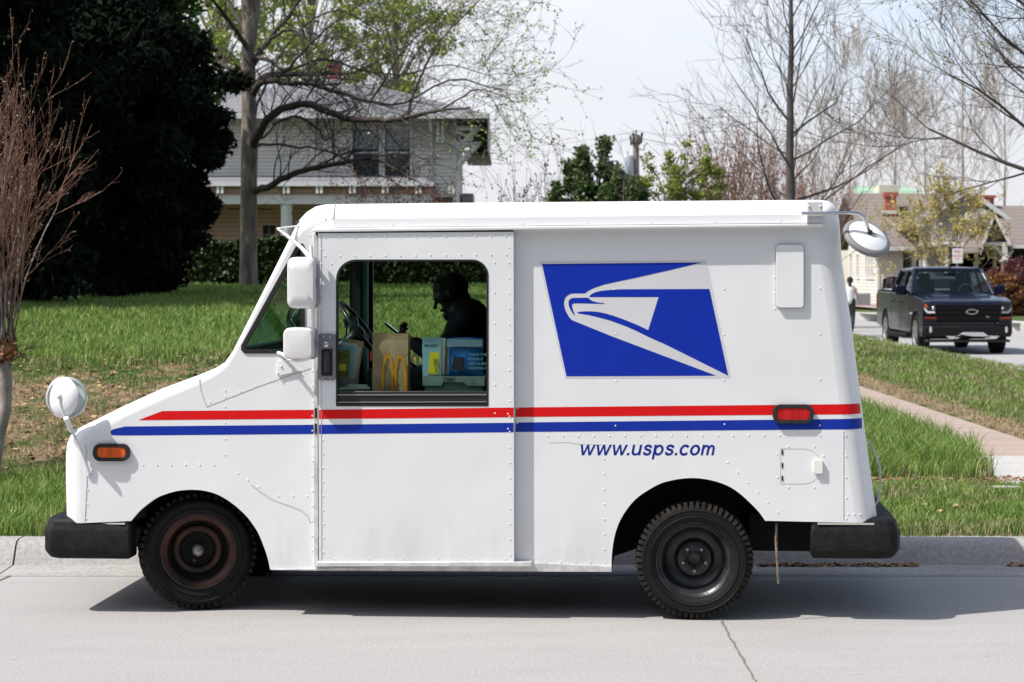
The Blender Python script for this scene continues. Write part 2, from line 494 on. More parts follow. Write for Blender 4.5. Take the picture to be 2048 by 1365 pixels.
# joints / cracks of the road slabs, dark filler lines
def line_strip(name, pts, w, z, m, kind='structure'):
    mb = MB(); vs = []
    for i, (x, y) in enumerate(pts):
        a = Vector(pts[max(0, i - 1)]); c = Vector(pts[min(len(pts) - 1, i + 1)])
        t = (c - a).normalized(); nn = Vector((-t.y, t.x)) * w / 2 * rnd.uniform(.6, 1.4)
        vs += [(x + nn.x, y + nn.y, z), (x - nn.x, y - nn.y, z)]
    mb.add(vs, [(2 * i, 2 * i + 1, 2 * i + 3, 2 * i + 2) for i in range(len(pts) - 1)])
    return tag(mb.build(name, m), kind=kind)
M['crack'] = mat('crack_tar', (.17, .14, .12), .9)
def gp(px, py):
    Y = CH * FPX / (py - HY); return ((px - CX) / FPX * Y, Y)
def wob(p0, p1, n, a):
    return [(p0[0] + (p1[0] - p0[0]) * i / n + rnd.uniform(-a, a), p0[1] + (p1[1] - p0[1]) * i / n) for i in range(n + 1)]
line_strip('road', wob(gp(56, 1136), gp(-60, 1190), 12, .004), .012, .004, M['crack'])
line_strip('road', wob(gp(1441, 1240), gp(1530, 1400), 30, .006), .010, .004, M['crack'])
line_strip('road', wob(gp(-40, 1143.5), gp(2100, 1143.5), 40, .0), .006, .0062, M['crack'])
line_strip('road', wob((.1, 13.5), gp(1200, 1160), 8, .004), .010, .004, M['crack'])

# lawn sheet
def keep_lawn(x, y):
    if y < KY + .28: return False
    if in_side_road(np.array(x), np.array(y)): return False
    return True
xs = np.concatenate([np.arange(-40, -8, 2.0), np.arange(-8, 8.4, .3), [8.4, 9, 10, 11, 12, 12.6, 13.4, 14.2, 15, 15.6, 16, 17, 19, 24, 32, 60]])
ys = np.concatenate([[KY + .29], np.arange(14.4, 24, .35), np.arange(24, 60, 1.0), np.arange(60, 100, 2.0), [100, 110, 125, 160]])
grid_mesh('lawn', xs, ys, gz, M['lawn'], keep_lawn)
# side street (a sheet a little under the lawn edge) + its kerbs
b = MB(); b.add([(SX - 12, 13.9, -.10), (17, 13.9, -.10), (17, 97, -.10), (SX - 14, 97, -.10)], [(0, 1, 2, 3)])
tag(b.build('side_street', M['street']), kind='structure')
b = MB(); nearp = [(SX, 14.2), (SX, 57), (SX - 6, 68)]
farp = [(16.1, 20), (16.0, 40), (15.6, 66), (12.6, 83), (4, 96)]
for pl, s in ((nearp, -1), (farp, 1)):
    for (x0, y0), (x1, y1) in zip(pl[:-1], pl[1:]):
        t = Vector((x1 - x0, y1 - y0)).normalized(); n_ = Vector((t.y, -t.x)) * (.18 * s)
        w0, w1 = (-.05, .45) if s > 0 else (-.05, .18)
        vs = []
        for x, y in ((x0, y0), (x1, y1)):
            for ww, z in ((w0, -.12), (w0, .155), (w1, .18), (w1, -.12)):
                vs.append((x + n_.x / .18 * ww, y + n_.y / .18 * ww, z))
        b.add(vs, [(0, 4, 5, 1), (1, 5, 6, 2), (2, 6, 7, 3)])
tag(b.build('side_street_kerb', M['pad']), kind='structure')
# pink sidewalk running back beside the side street, with its pale ramp
b = MB(); vs = []; ylist = np.arange(19.9, 58, 1.5)
for y in ylist: vs += [(4.12 + .012 * (y - 19.9), y, .165), (4.92 - .006 * (y - 19.9), y, .165)]
b.add(vs, [(2 * i, 2 * i + 1, 2 * i + 3, 2 * i + 2) for i in range(len(ylist) - 1)])
tag(b.build('sidewalk', M['walk']), kind='structure')
b = MB(); b.prism([[(3.80, 17.45), (7.6, 17.45), (7.6, 19.9), (4.0, 19.9)]], lambda u, v, d: Vector((u, v, d)), -.05, .172)
tag(b.build('sidewalk_ramp', M['pad'], bevel=.01), kind='structure')
b = MB(); b.box(3.22, 3.80, 16.95, 17.05, 0, .185)
tag(b.build('sidewalk_ramp', M['pad'], bevel=.01), kind='structure')

# ---------------------------------------------------------------- grass blades (stuff)
def blades():
    N = 860000
    px = rng.uniform(-900, 2900, N)
    Y = 14.08 * np.exp(rng.uniform(0, math.log(58 / 14.08), N))
    X = (px - CX) / FPX * Y
    ok = ~in_side_road(X, Y) & ~((X > 4.10) & (X < 4.96) & (Y > 18.7)) & ~((X > 3.74 + (Y - 17.45) * .09) & (X < 7.7) & (Y > 17.35) & (Y < 19.95))
    hid = (px > 470) & (px < 1690) & (Y < 20) | (px > 1030) & (px < 1640)
    ok &= ~hid | (rng.random(N) < .12)
    ok &= ~((X < 3.3) & (Y > 47))
    dry = dryness(X, Y)
    # worn patches carry fewer blades
    ok &= rng.random(N) > np.clip(dry - .25, 0, .6) * 1.1
    tall = (X > 1.8) & (X < 4.15) & (Y > 17.75) & (Y < 30)
    lush = (X < 1) & (Y < 16.9)
    h = rng.uniform(.05, .10, N)
    h = np.where(tall, rng.uniform(.12, .25, N), h)
    h = np.where(lush, rng.uniform(.07, .17, N), h)
    h = np.where((X < 1.5) & (Y > 21), rng.uniform(.06, .12, N), h)
    h = np.where(dry > .4, h * .55, h)
    cl = np.sin(X * 5.1 + np.sin(Y * 4)) * np.sin(Y * 5.7 + np.sin(X * 3.3))
    h *= 1 + .35 * cl
    X, Y, h, dry = X[ok], Y[ok], h[ok], dry[ok]
    n = len(X); Z = gz(X, Y) - .01
    a = rng.uniform(0, 2 * math.pi, n); w = .0032 * np.maximum(1, Y / 17) * rng.uniform(.7, 1.4, n)
    ca, sa = np.cos(a), np.sin(a)
    b2 = rng.uniform(0, 2 * math.pi, n); ln = h * rng.uniform(.15, .75, n)
    lx, ly = np.cos(b2) * ln, np.sin(b2) * ln
    V = np.zeros((n, 5, 3), np.float32)
    V[:, 0] = np.stack([X - ca * w, Y - sa * w, Z], -1)
    V[:, 1] = np.stack([X + ca * w, Y + sa * w, Z], -1)
    mxx, myy, mz = X + lx * .3, Y + ly * .3, Z + h * .6
    V[:, 2] = np.stack([mxx + ca * w * .8, myy + sa * w * .8, mz], -1)
    V[:, 3] = np.stack([mxx - ca * w * .8, myy - sa * w * .8, mz], -1)
    V[:, 4] = np.stack([X + lx, Y + ly, Z + h * .95], -1)
    me = bpy.data.meshes.new('grass')
    me.vertices.add(n * 5); me.vertices.foreach_set('co', V.reshape(-1))
    base = (np.arange(n) * 5)[:, None]
    idx = np.concatenate([base + [0, 1, 2, 3], base + [3, 2, 4]], 1).astype(np.int32).reshape(-1)
    me.loops.add(n * 7); me.loops.foreach_set('vertex_index', idx)
    me.polygons.add(n * 2)
    ls = np.stack([np.arange(n) * 7, np.arange(n) * 7 + 4], -1).reshape(-1).astype(np.int32)
    me.polygons.foreach_set('loop_start', ls)
    me.update(); me.validate()
    at = me.attributes.new('dry', 'FLOAT', 'POINT'); at.data.foreach_set('value', np.repeat(dry, 5).astype(np.float32))
    me.materials.append(M['blade'])
    o = bpy.data.objects.new('grass', me); COL.objects.link(o)
    tag(o, 'blades of green and straw coloured lawn grass', 'grass', kind='stuff')
blades()

# leaf litter
def quads(name, C, size, matl, parent=None, flat=0.0, aspect=1.6, drop=0.0):
    """many small leaf-shaped faces"""
    C = np.asarray(C, float); n = len(C)
    d = rng.normal(size=(n, 3)); d[:, 2] = d[:, 2] * (1 - flat) - drop; d /= np.linalg.norm(d, axis=1)[:, None]
    e = rng.normal(size=(n, 3)); e[:, 2] *= (1 - flat)
    e -= d * (e * d).sum(1)[:, None]; e /= np.linalg.norm(e, axis=1)[:, None]
    s = np.asarray(size) * rng.uniform(.6, 1.3, n); s = s[:, None]
    V = np.stack([C - d * s * aspect * .5, C + e * s * .5, C + d * s * aspect * .5, C - e * s * .5], 1).astype(np.float32)
    me = bpy.data.meshes.new(name)
    me.vertices.add(n * 4); me.vertices.foreach_set('co', V.reshape(-1))
    me.loops.add(n * 4); me.loops.foreach_set('vertex_index', np.arange(n * 4, dtype=np.int32))
    me.polygons.add(n); me.polygons.foreach_set('loop_start', np.arange(0, n * 4, 4, dtype=np.int32))
    me.update(); me.validate()
    me.materials.append(matl)
    o = bpy.data.objects.new(name, me); COL.objects.link(o)
    if parent: o.parent = parent
    return o
M['litter'] = mat('dead_leaf', (.30, .17, .09), .8, island=.6)
n = 5200
X = rng.uniform(-5.2, 1, n); Y = rng.uniform(16.2, 21.5, n)
X2 = rng.uniform(2.2, 4.2, 500); Y2 = rng.normal(17.6, .12, 500)
X3 = np.concatenate([rng.uniform(1.5, 2.45, 620), rng.uniform(3.0, 3.4, 160)]); Y3 = rng.normal(13.79, .022, 780)
X4 = rng.uniform(2.3, 3.2, 40); Y4 = rng.uniform(14.2, 18.6, 40)
Z = np.concatenate([gz(X, Y) + .03, gz(X2, Y2) + .03, 0 * X3 + .016, gz(X4, Y4) + .05])
C = np.stack([np.concatenate([X, X2, X3, X4]), np.concatenate([Y, Y2, Y3, Y4]), Z], -1)
tag(quads('leaf_litter', C, .03, M['litter'], flat=.9), 'brown dead leaves scattered on the bank and in the gutter', 'leaves', kind='stuff')
# ---------------------------------------------------------------- mail truck
TH = R(4.0); D0 = 11.79; TW = 1.86
TU = Vector((math.cos(TH), -math.sin(TH), 0)); TV = Vector((math.sin(TH), math.cos(TH), 0)); TO = Vector((0, D0, 0))
def T(px, py, d=0.0):
    """photo pixel on the truck plane d metres behind its near side -> truck coordinates (x back, y across, z up)"""
    dr = Vector(((px - CX) / FPX, 1, (HY - py) / FPX))
    t = (d + TO.dot(TV)) / dr.dot(TV)
    w = dr * t
    return Vector(((w - TO).dot(TU), d, CH + w.z))
def T2(px, py, d=0.0):
    p = T(px, py, d); return (p.x, p.z)
fxz = lambda u, v, d: Vector((u, d, v))
truck = empty('mail_truck', TO, -TH, 'white boxy mail truck with red and blue stripes and eagle logo at the kerb', 'mail truck')

def paint(name, col, rough=.32, dirt=.05, coat=.25, spec=.5):
    m = mat(name, col, rough, coat=coat, spec=spec)
    N, L = m.node_tree.nodes, m.node_tree.links; b = N['Principled BSDF']
    tc = N.new('ShaderNodeTexCoord')
    a = N.new('ShaderNodeTexNoise'); a.inputs['Scale'].default_value = 1.6; a.inputs['Detail'].default_value = 9; a.inputs['Roughness'].default_value = .6
    mp = N.new('ShaderNodeMapping'); mp.inputs['Scale'].default_value = (1, 1, .45)
    L.new(tc.outputs['Object'], mp.inputs[0]); L.new(mp.outputs[0], a.inputs[0])
    r = N.new('ShaderNodeValToRGB'); r.color_ramp.elements[0].position = .25; r.color_ramp.elements[1].position = .7
    r.color_ramp.elements[0].color = (*[c * (1 - dirt) for c in col], 1); r.color_ramp.elements[1].color = (*col, 1)
    L.new(a.outputs['Fac'], r.inputs[0])
    # fine scuffs: short horizontal rubs
    s = N.new('ShaderNodeTexNoise'); s.inputs['Scale'].default_value = 9; s.inputs['Detail'].default_value = 3; s.inputs['Roughness'].default_value = .8
    mp2 = N.new('ShaderNodeMapping'); mp2.inputs['Scale'].default_value = (.9, 1, 26)
    L.new(tc.outputs['Object'], mp2.inputs[0]); L.new(mp2.outputs[0], s.inputs[0])
    r2 = N.new('ShaderNodeMapRange'); r2.inputs[1].default_value = .71; r2.inputs[2].default_value = .78; r2.inputs[3].default_value = 0; r2.inputs[4].default_value = .3
    L.new(s.outputs['Fac'], r2.inputs[0])
    x = N.new('ShaderNodeMix'); x.data_type = 'RGBA'; x.inputs[7].default_value = (*[c * .55 for c in col], 1)
    L.new(r2.outputs[0], x.inputs[0]); L.new(r.outputs[0], x.inputs[6]); L.new(x.outputs[2], b.inputs['Base Color'])
    # road film along the lower edge
    sp = N.new('ShaderNodeSeparateXYZ'); L.new(tc.outputs['Object'], sp.inputs[0])
    gm = N.new('ShaderNodeMapRange'); gm.inputs[1].default_value = .27; gm.inputs[2].default_value = .62; gm.inputs[3].default_value = .9; gm.inputs[4].default_value = 0
    L.new(sp.outputs['Z'], gm.inputs[0])
    gn = N.new('ShaderNodeTexNoise'); gn.inputs['Scale'].default_value = 5; gn.inputs['Detail'].default_value = 8; gn.inputs['Roughness'].default_value = .7
    mp3 = N.new('ShaderNodeMapping'); mp3.inputs['Scale'].default_value = (1, 1, .3); L.new(tc.outputs['Object'], mp3.inputs[0]); L.new(mp3.outputs[0], gn.inputs[0])
    gr_ = N.new('ShaderNodeMapRange'); gr_.inputs[1].default_value = .42; gr_.inputs[2].default_value = .75; gr_.inputs[3].default_value = 0; gr_.inputs[4].default_value = .55; L.new(gn.outputs['Fac'], gr_.inputs[0])
    gg = N.new('ShaderNodeMath'); gg.operation = 'MULTIPLY'; L.new(gm.outputs[0], gg.inputs[0]); L.new(gr_.outputs[0], gg.inputs[1])
    x4 = N.new('ShaderNodeMix'); x4.data_type = 'RGBA'; x4.inputs[7].default_value = (.40, .36, .31, 1)
    L.new(gg.outputs[0], x4.inputs[0]); L.new(x.outputs[2], x4.inputs[6]); L.new(x4.outputs[2], b.inputs['Base Color'])
    n = N.new('ShaderNodeTexNoise'); n.inputs['Scale'].default_value = 1.8; L.new(tc.outputs['Object'], n.inputs[0])
    bp = N.new('ShaderNodeBump'); bp.inputs['Strength'].default_value = .35; bp.inputs['Distance'].default_value = .03
    L.new(n.outputs['Fac'], bp.inputs['Height']); L.new(bp.outputs[0], b.inputs['Normal'])
    return m
M['white'] = paint('white_paint', (.77, .78, .79))
M['red'] = paint('red_stripe', (.66, .008, .010), .4, .06, 0, .2)
M['blue'] = paint('blue_stripe', (.008, .032, .33), .4, .08, 0, .2)
M['logo_blue'] = paint('logo_blue', (.006, .030, .37), .4, .12, 0, .2)
M['logo_grey'] = paint('logo_grey', (.62, .62, .64), .4, .03)
M['inner'] = mat('cab_lining', (.05, .065, .06), .7, var=.15)
M['teal'] = mat('teal_paint', (.12, .24, .215), .5, var=.15, vscale=9)
M['gasket'] = mat('gasket', (.012, .012, .012), .5)
M['dark'] = mat('underbody', (.008, .008, .008), .9)
M['glass'] = glass('window_glass', (.82, .87, .84), .012)
M['glass2'] = glass('green_glass', (.66, .80, .75), .03)
M['alu'] = mat('scuffed_aluminium', (.62, .62, .62), .45, .3, var=.2, vscale=12)

# silhouette, front bottom -> over the roof -> rear bottom, with edge radius
prof_px = [(133, 1043, .10), (132, 1000, .10), (131, 960, .10), (131, 925, .10), (131.5, 905, .10), (134, 886, .10), (142, 869, .10), (158, 856, .10),
           (193, 839, .075), (246, 813, .06), (325, 777, .06), (396, 751, .05), (430, 737, .04), (450, 725, .03), (460, 711, .025), (466, 702, .025),
           (504, 627, .025), (544, 548, .025), (574, 488, .03), (582, 472, .04), (590, 454, .06), (600, 438, .08), (613, 424, .09), (631, 413, .09), (650, 409, .09), (671, 408.5, .085),
           (900, 406, .085), (1200, 403.5, .085), (1500, 401, .085), (1640, 400, .085), (1656, 402, .085), (1668, 409, .09), (1675, 420, .10), (1679, 440, .11), (1680.5, 459, .12),
           (1684, 518, .12), (1702, 639, .12), (1719, 772, .12), (1727, 834, .12), (1735, 894, .12), (1746, 975, .12), (1755, 1036, .12), (1755.5, 1042, .12)]
prof = [(*T2(x, y, r * .8), r) for x, y, r in prof_px]
inn = []
for i in range(len(prof)):
    a = prof[max(0, i - 1)]; c = prof[min(len(prof) - 1, i + 1)]
    t = Vector((c[0] - a[0], c[1] - a[1])).normalized()
    n_ = Vector((t.y, -t.x)); r = prof[i][2]
    if i == 0: n_ = Vector((1, 0))
    if i == len(prof) - 1: n_ = Vector((-1, 0))
    inn.append((prof[i][0] + n_.x * r, prof[i][1] + n_.y * r, n_))
arch_f = [(540, 1139), (534, 1112), (519, 1072), (506, 1050), (492, 1032), (474, 1015), (457, 1002), (440, 992), (422, 985), (402, 981), (382, 980), (366, 981), (352, 983), (334, 988), (316, 995), (298, 1007), (281, 1021), (270, 1033), (262, 1042.5)]
arch_r = [(1530, 1042), (1519, 1026), (1500, 1006), (1480, 988), (1461, 975), (1440, 966), (1415, 959.5), (1388, 956.5), (1362, 958), (1340, 962), (1320, 968), (1296, 981), (1272, 998), (1254, 1019), (1240, 1042), (1231, 1066), (1226, 1090), (1223.5, 1115), (1223, 1143)]
def cat(pl, k=4):
    out = []; n = len(pl)
    for i in range(n - 1):
        p0, p1, p2, p3 = [Vector(pl[j]) for j in (max(0, i - 1), i, i + 1, min(n - 1, i + 2))]
        for s_ in range(k):
            u = s_ / k; v = .5 * (2 * p1 + (p2 - p0) * u + (2 * p0 - 5 * p1 + 4 * p2 - p3) * u * u + (3 * p1 - p0 - 3 * p2 + p3) * u ** 3); out.append((v.x, v.y))
    return out + [tuple(pl[-1])]
arch_f, arch_r = cat(arch_f), cat(arch_r)
outer = [(x, z) for x, z, _ in inn] + [T2(*p) for p in arch_r] + [T2(640, 1140.5)] + [T2(*p) for p in arch_f]
qwin = [(491, 706), (484, 700), (484, 692), (592, 496), (598, 490), (605, 489), (608, 495), (608, 706)]          # front quarter window
def loopT(pts, d=0.0): return [T2(x, y, d) for x, y in pts]
def ins(lp, w):
    c = Vector((sum(p[0] for p in lp) / len(lp), sum(p[1] for p in lp) / len(lp))); out = []
    n = len(lp)
    area = sum(lp[i][0] * lp[(i + 1) % n][1] - lp[(i + 1) % n][0] * lp[i][1] for i in range(n))
    sg = 1 if area > 0 else -1
    for i in range(n):
        a, b_, c_ = Vector(lp[i - 1]), Vector(lp[i]), Vector(lp[(i + 1) % n])
        t1 = (b_ - a).normalized(); t2 = (c_ - b_).normalized()
        n1 = Vector((-t1.y, t1.x)) * sg; n2 = Vector((-t2.y, t2.x)) * sg
        m = (n1 + n2); m = m / max(.35, m.length_squared) * 2 if m.length > 1e-6 else n1
        m = (n1 + n2).normalized() / max(.5, (n1 + n2).normalized().dot(n1))
        out.append((b_.x + m.x * w, b_.y + m.y * w))
    return out
door_hole = loopT([(650, 480), (1008, 478), (1008, 1108), (650, 1108)])
body = MB()
body.prism([outer, loopT(qwin), door_hole], fxz, 0, .03)
# far side: quarter window and the open kerb-side doorway, as the photo shows them through the cab
far_door = [T2(x, y, TW) for x, y in [(738, 470), (1000, 470), (1000, 1060), (738, 1060)]]
body.prism([outer, loopT(qwin), far_door], fxz, TW - .03, TW)
side_body = body
wrap = MB(); K = 7
rings = []
for k in range(K + 1):
    a = math.pi / 2 * k / K
    rings.append([(x + n_.x * (p[2] - p[2] * math.sin(a)) - n_.x * p[2] + 0, p[2] - p[2] * math.cos(a), z + n_.y * (p[2] - p[2] * math.sin(a)) - n_.y * p[2]) for (x, z, n_), p in zip(inn, prof)])
full = [(p[0], p[1]) for p in prof]
seq = rings + [[(x, .16, z) for x, z in full], [(x, TW - .16, z) for x, z in full]] + [[(x, TW - y, z) for x, y, z in rg] for rg in reversed(rings)]
m_ = len(prof); vs = [p for rg in seq for p in rg]; fs = []
WS0, WS1 = 15, 18                                     # windshield segments left open between the pillars
mid = len(rings)
for s_ in range(len(seq) - 1):
    for i in range(m_ - 1):
        if s_ == mid and WS0 <= i < WS1: continue
        fs.append((s_ * m_ + i, s_ * m_ + i + 1, (s_ + 1) * m_ + i + 1, (s_ + 1) * m_ + i))
wrap.add(vs, fs)
wrap.build('body_shell', M['white'], truck, smooth=50)
# windshield pane
b = MB(); q0, q1 = full[WS0], full[WS1]
b.add([(q0[0] + .012, .15, q0[1]), (q0[0] + .012, TW - .15, q0[1]), (q1[0] + .012, TW - .15, q1[1]), (q1[0] + .012, .15, q1[1])], [(0, 1, 2, 3)])
wsh = b.build('windshield', M['glass2'], truck)
b = MB()
for y in (.155, TW - .155): b.tube([(q0[0], y, q0[1]), (q1[0], y, q1[1])], .014, 6)
for q in (q0, q1): b.tube([(q[0], .155, q[1]), (q[0], TW - .155, q[1])], .014, 6)
b.build('gasket', M['gasket'], wsh)

def surf_y(x, z, lift=0.0):
    """near side skin incl. the rounded rear corner"""
    xe = None
    for i in range(34, len(prof) - 1):
        a, c = prof[i], prof[i + 1]
        if c[1] <= z <= a[1]:
            k = (z - a[1]) / (c[1] - a[1] + 1e-9); xe = a[0] + (c[0] - a[0]) * k; break
    y = 0.0
    if xe is not None:
        e = xe - x; r = .12
        if e < r: y = r - math.sqrt(max(0, r * r - (r - max(e, 0)) ** 2))
    return y - lift
def stripe(name, top, bot, m, d=0.0, lift=.0007, x0=None):
    """top/bot: pixel polylines of equal length"""
    mb = MB(); vs = []
    for (a, c) in zip(top, bot):
        p, q = T(a[0], a[1], d), T(c[0], c[1], d)
        if d: yy1 = yy2 = d - lift
        else: yy1, yy2 = surf_y(p.x, p.z, lift), surf_y(q.x, q.z, lift)
        vs += [(p.x, yy1, p.z), (q.x, yy2, q.z)]
    mb.add(vs, [(2 * i, 2 * i + 1, 2 * i + 3, 2 * i + 2) for i in range(len(top) - 1)])
    return mb.build(name, m, truck)
def line(xs, x0, y0, x1, y1): return [(x, y0 + (y1 - y0) * (x - x0) / (x1 - x0)) for x in xs]
fr = [325, 400, 500, 627.5]
t_ = [(278, 840)] + line(fr, 325, 822.5, 628, 820); b_ = [(279, 841)] + line(fr, 279, 841, 628, 838)
stripe('red_stripe', t_, b_, M['red'])
fr = [250, 300, 400, 500, 627.5]
t_ = [(221, 863), (226, 859)] + line(fr, 250, 853.5, 628, 850); b_ = [(222, 869), (226, 871)] + line(fr, 250, 871.5, 628, 868.5)
stripe('blue_stripe', t_, b_, M['blue'])
bk = [1031, 1200, 1400, 1600] + list(np.linspace(1640, 1723, 14))
stripe('red_stripe', line(bk, 1031, 815.5, 1723, 808.5), line(bk, 1031, 834.5, 1724, 829), M['red'])
bk = [1031, 1200, 1400, 1600] + list(np.linspace(1640, 1726, 14))
stripe('blue_stripe', line(bk, 1031, 845.5, 1726, 838), line(bk, 1031, 864.5, 1728, 859), M['blue'])

# rivets gathered as pattern of one panel mesh
def rivets(name, pts, d, parent, m=None, r=.0062, into=None):
    r = r * .86; mb = into or MB()
    for px, py in pts:
        p = T(px, py, d); y = surf_y(p.x, p.z) if d == 0 else d
        n = 8; vs = [(p.x, y - .0030, p.z)]
        for rr, yy in ((r * .62, y - .0025), (r, y + .0005)):
            for k in range(n):
                a = 2 * math.pi * k / n; vs.append((p.x + rr * math.cos(a), yy, p.z + rr * math.sin(a)))
        fs = [(0, 1 + k, 1 + (k + 1) % n) for k in range(n)] + [(1 + k, 1 + n + k, 1 + n + (k + 1) % n, 1 + (k + 1) % n) for k in range(n)]
        mb.add(vs, fs)
    if into: return
    return mb.build(name, m or M['white'], parent, smooth=60)
def ln(x0, y0, x1, y1, n): return [(x0 + (x1 - x0) * i / (n - 1), y0 + (y1 - y0) * i / (n - 1)) for i in range(n)]
rv = ln(201, 930, 428, 930, 9) + ln(450, 782, 450, 910, 5) + ln(475, 947, 517, 974, 3) + ln(557, 992, 615, 993, 3)
rv += ln(625, 742, 624, 1102, 13) + ln(180, 885, 180, 930, 3) + ln(176, 980, 173, 1038, 3) + ln(421, 804, 600, 741, 7)
rv += ln(1095, 872, 1590, 871, 17) + [(1641, 871), (1692, 871)] + ln(1208, 888, 1209, 1099, 8) + ln(1092, 1124, 1210, 1125, 5) + ln(1692, 913, 1693, 1038, 4) + ln(1696, 1029, 1720, 1029, 3)
rv += ln(1455, 925, 1556, 1025, 6) + [(1231, 852), (1449, 849), (1640, 851), (1231, 762), (1448, 760), (1640, 759), (1448, 578), (1448, 669), (1640, 577), (1640, 668), (1228, 579), (1231, 668)]
rv += ln(1034, 485, 1036, 1118, 22) + ln(1549, 523, 1550, 618, 4) + [(1614, 523), (1614, 555), (1614, 587), (1580, 486)]
rv += [(1577, 893), (1629, 893), (1554, 908), (1555, 955), (1577, 975), (1629, 975), (1647, 912)]
rivets('rivet_row', rv, 0, truck, into=side_body)
rivets('roof_rivet', [(651, 438), (664, 438), (637, 454), (651, 454), (664, 454), (619, 471), (619, 500), (618, 560)], 0, truck, into=side_body)
side_body.build('body_panel', M['white'], truck, smooth=30)
# seams
def seam(name, pts, d, parent, w=.0035, m=None, dep=.0022):
    mb = MB()
    for (a, c) in zip(pts[:-1], pts[1:]):
        p, q = T(*a, d), T(*c, d); t = (q - p).normalized(); n_ = Vector((-t.z, 0, t.x)) * w / 2
        vs = [p + n_, q + n_, q - n_, p - n_]
        mb.add([(v.x, d - dep, v.z) for v in vs] + [(v.x, d + .001, v.z) for v in vs], [(0, 1, 2, 3), (0, 4, 5, 1), (1, 5, 6, 2), (2, 6, 7, 3), (3, 7, 4, 0)])
    return mb.build(name, m or M['alu'], parent)
M['seam'] = mat('seam_line', (.42, .42, .43), .6)
seam('panel_seam', [(398, 756), (402, 782), (413, 814), (520, 772), (622, 737)], 0, truck, .0035, M['seam'], .0014)
seam('panel_seam', [(172, 890), (174, 960), (170, 1042)], 0, truck, .003, M['seam'])
seam('panel_seam', [(1687, 863), (1687, 1040)], 0, truck, .002, M['seam'])
seam('scratch_mark', [(502, 970), (520, 984), (544, 1000), (575, 1011), (600, 1020), (615, 1032), (621, 1046)], 0, truck, .008, mat('scratch', (.52, .53, .52), .6), .0008)
seam('scratch_mark', [(1100, 886), (1135, 885), (1152, 888), (1205, 890)], 0, truck, .003, mat('scratch_grey', (.5, .5, .5), .6), .0008)

# sill rail
b = MB()
p0, p1 = T(541, 1130), T(1223, 1136)
b.prism([[T2(541, 1139.5), T2(1064, 1126), T2(1223, 1133), T2(1223, 1143.5), T2(640, 1141)]], fxz, -.012, .02)
b.build('sill_rail', M['alu'], truck)
b = MB(); b.prism([[T2(634, 1124, -.05), T2(1064, 1124, -.05), T2(1064, 1133, -.05), T2(634, 1133, -.05)]], fxz, -.062, -.001)
b.build('door_track', M['alu'], truck, bevel=.003)

# roof lip and gutter
b = MB()
b.prism([[T2(668, 439), T2(1645, 429), T2(1645, 446), T2(668, 456)]], fxz, -.022, .03)
rivets('roof_rivet', ln(785, 449, 1560, 441, 7), -.022, truck, into=b)
b.build('roof_lip', M['white'], truck)
b = MB(); b.prism([[T2(629, 457.5), T2(1645, 447.5), T2(1645, 454), T2(629, 465)]], fxz, -.062, .01)
b.build('gutter', M['white'], truck, bevel=.005)
b = MB(); b.prism([[T2(634, 464), T2(1027, 461), T2(1027, 466.5), T2(634, 470)]], fxz, -.04, .01)
b.build('door_rail', M['gasket'], truck)
# cover strip over the roof's front cap
b = MB()
idx = [22, 23, 24, 25]
b = MB(); xs_ = T2(668, 430)
pts = []
for rg in rings: pass
k25 = 25
b.tube([Vector((rg[k25][0], rg[k25][1] - .001, rg[k25][2] + .001)) for rg in rings], .0035, 5)
b.build('roof_seam', M['seam'], truck)

# near door: slides on the outside
dd = -.05
door = MB()
dl = loopT([(636, 467), (1027, 464), (1028, 1125), (638, 1125)], dd)
wl_ = loopT(rrect(672, 977, 519.5, 813, (40, 32, 2, 2), 8), dd)
door.prism([dl, wl_], fxz, dd, -.008)
dr = ln(650, 475.5, 1012, 472.5, 13) + ln(650, 512.5, 1012, 509.5, 13)
dr += [(643, 498), (643, 528), (663, 528), (642, 557), (642, 587), (663, 587), (642, 617), (663, 648)] + ln(1018, 495, 1020, 1110, 21) + [(989, 525)] + ln(989, 585, 990, 770, 4)
dr += [(645, 799), (664, 799)] + ln(646, 880, 647, 1105, 9) + ln(670, 1118, 1010, 1118, 6) + [(990, 827), (1016, 828), (1016, 858)]
rivets('rivet_row', dr, dd, None, into=door)
dob = door.build('door', M['white'], truck, smooth=30)
b = MB(); b.prism([wl_, ins(wl_, .010)], fxz, dd - .002, dd + .03)
b.build('window_gasket', M['gasket'], dob)
b = MB(); b.prism([loopT([(676, 783), (975, 783), (975, 812), (676, 812)], dd)], fxz, dd + .004, dd + .03); b.build('window_sill', M['gasket'], dob, bevel=.004)
b = MB(); b.prism([loopT([(676, 789), (975, 788.5), (975, 791), (676, 791.5)], dd)], fxz, dd - .001, dd + .004)
b.prism([loopT([(676, 804), (975, 803), (975, 805), (676, 806)], dd)], fxz, dd - .001, dd + .004)
b.build('sill_trim', M['steel'], dob)
b = MB(); b.prism([ins(wl_, .006)], fxz, dd + .016, dd + .020); b.build('window_glass', M['glass'], dob)
seam('door_seam', [(642, 470), (643, 1122)], dd, dob, .002, M['seam'])
b_dr = line([638, 700, 850, 1027], 638, 820, 1027, 815.5); b_dr2 = line([638, 700, 850, 1027], 638, 838.5, 1027, 835)
o = stripe('red_stripe', b_dr, b_dr2, M['red'], dd); o.parent = dob
b_dr = line([638, 700, 850, 1027], 638, 850, 1027, 846); b_dr2 = line([638, 700, 850, 1027], 638, 868.5, 1027, 865)
o = stripe('blue_stripe', b_dr, b_dr2, M['blue'], dd); o.parent = dob
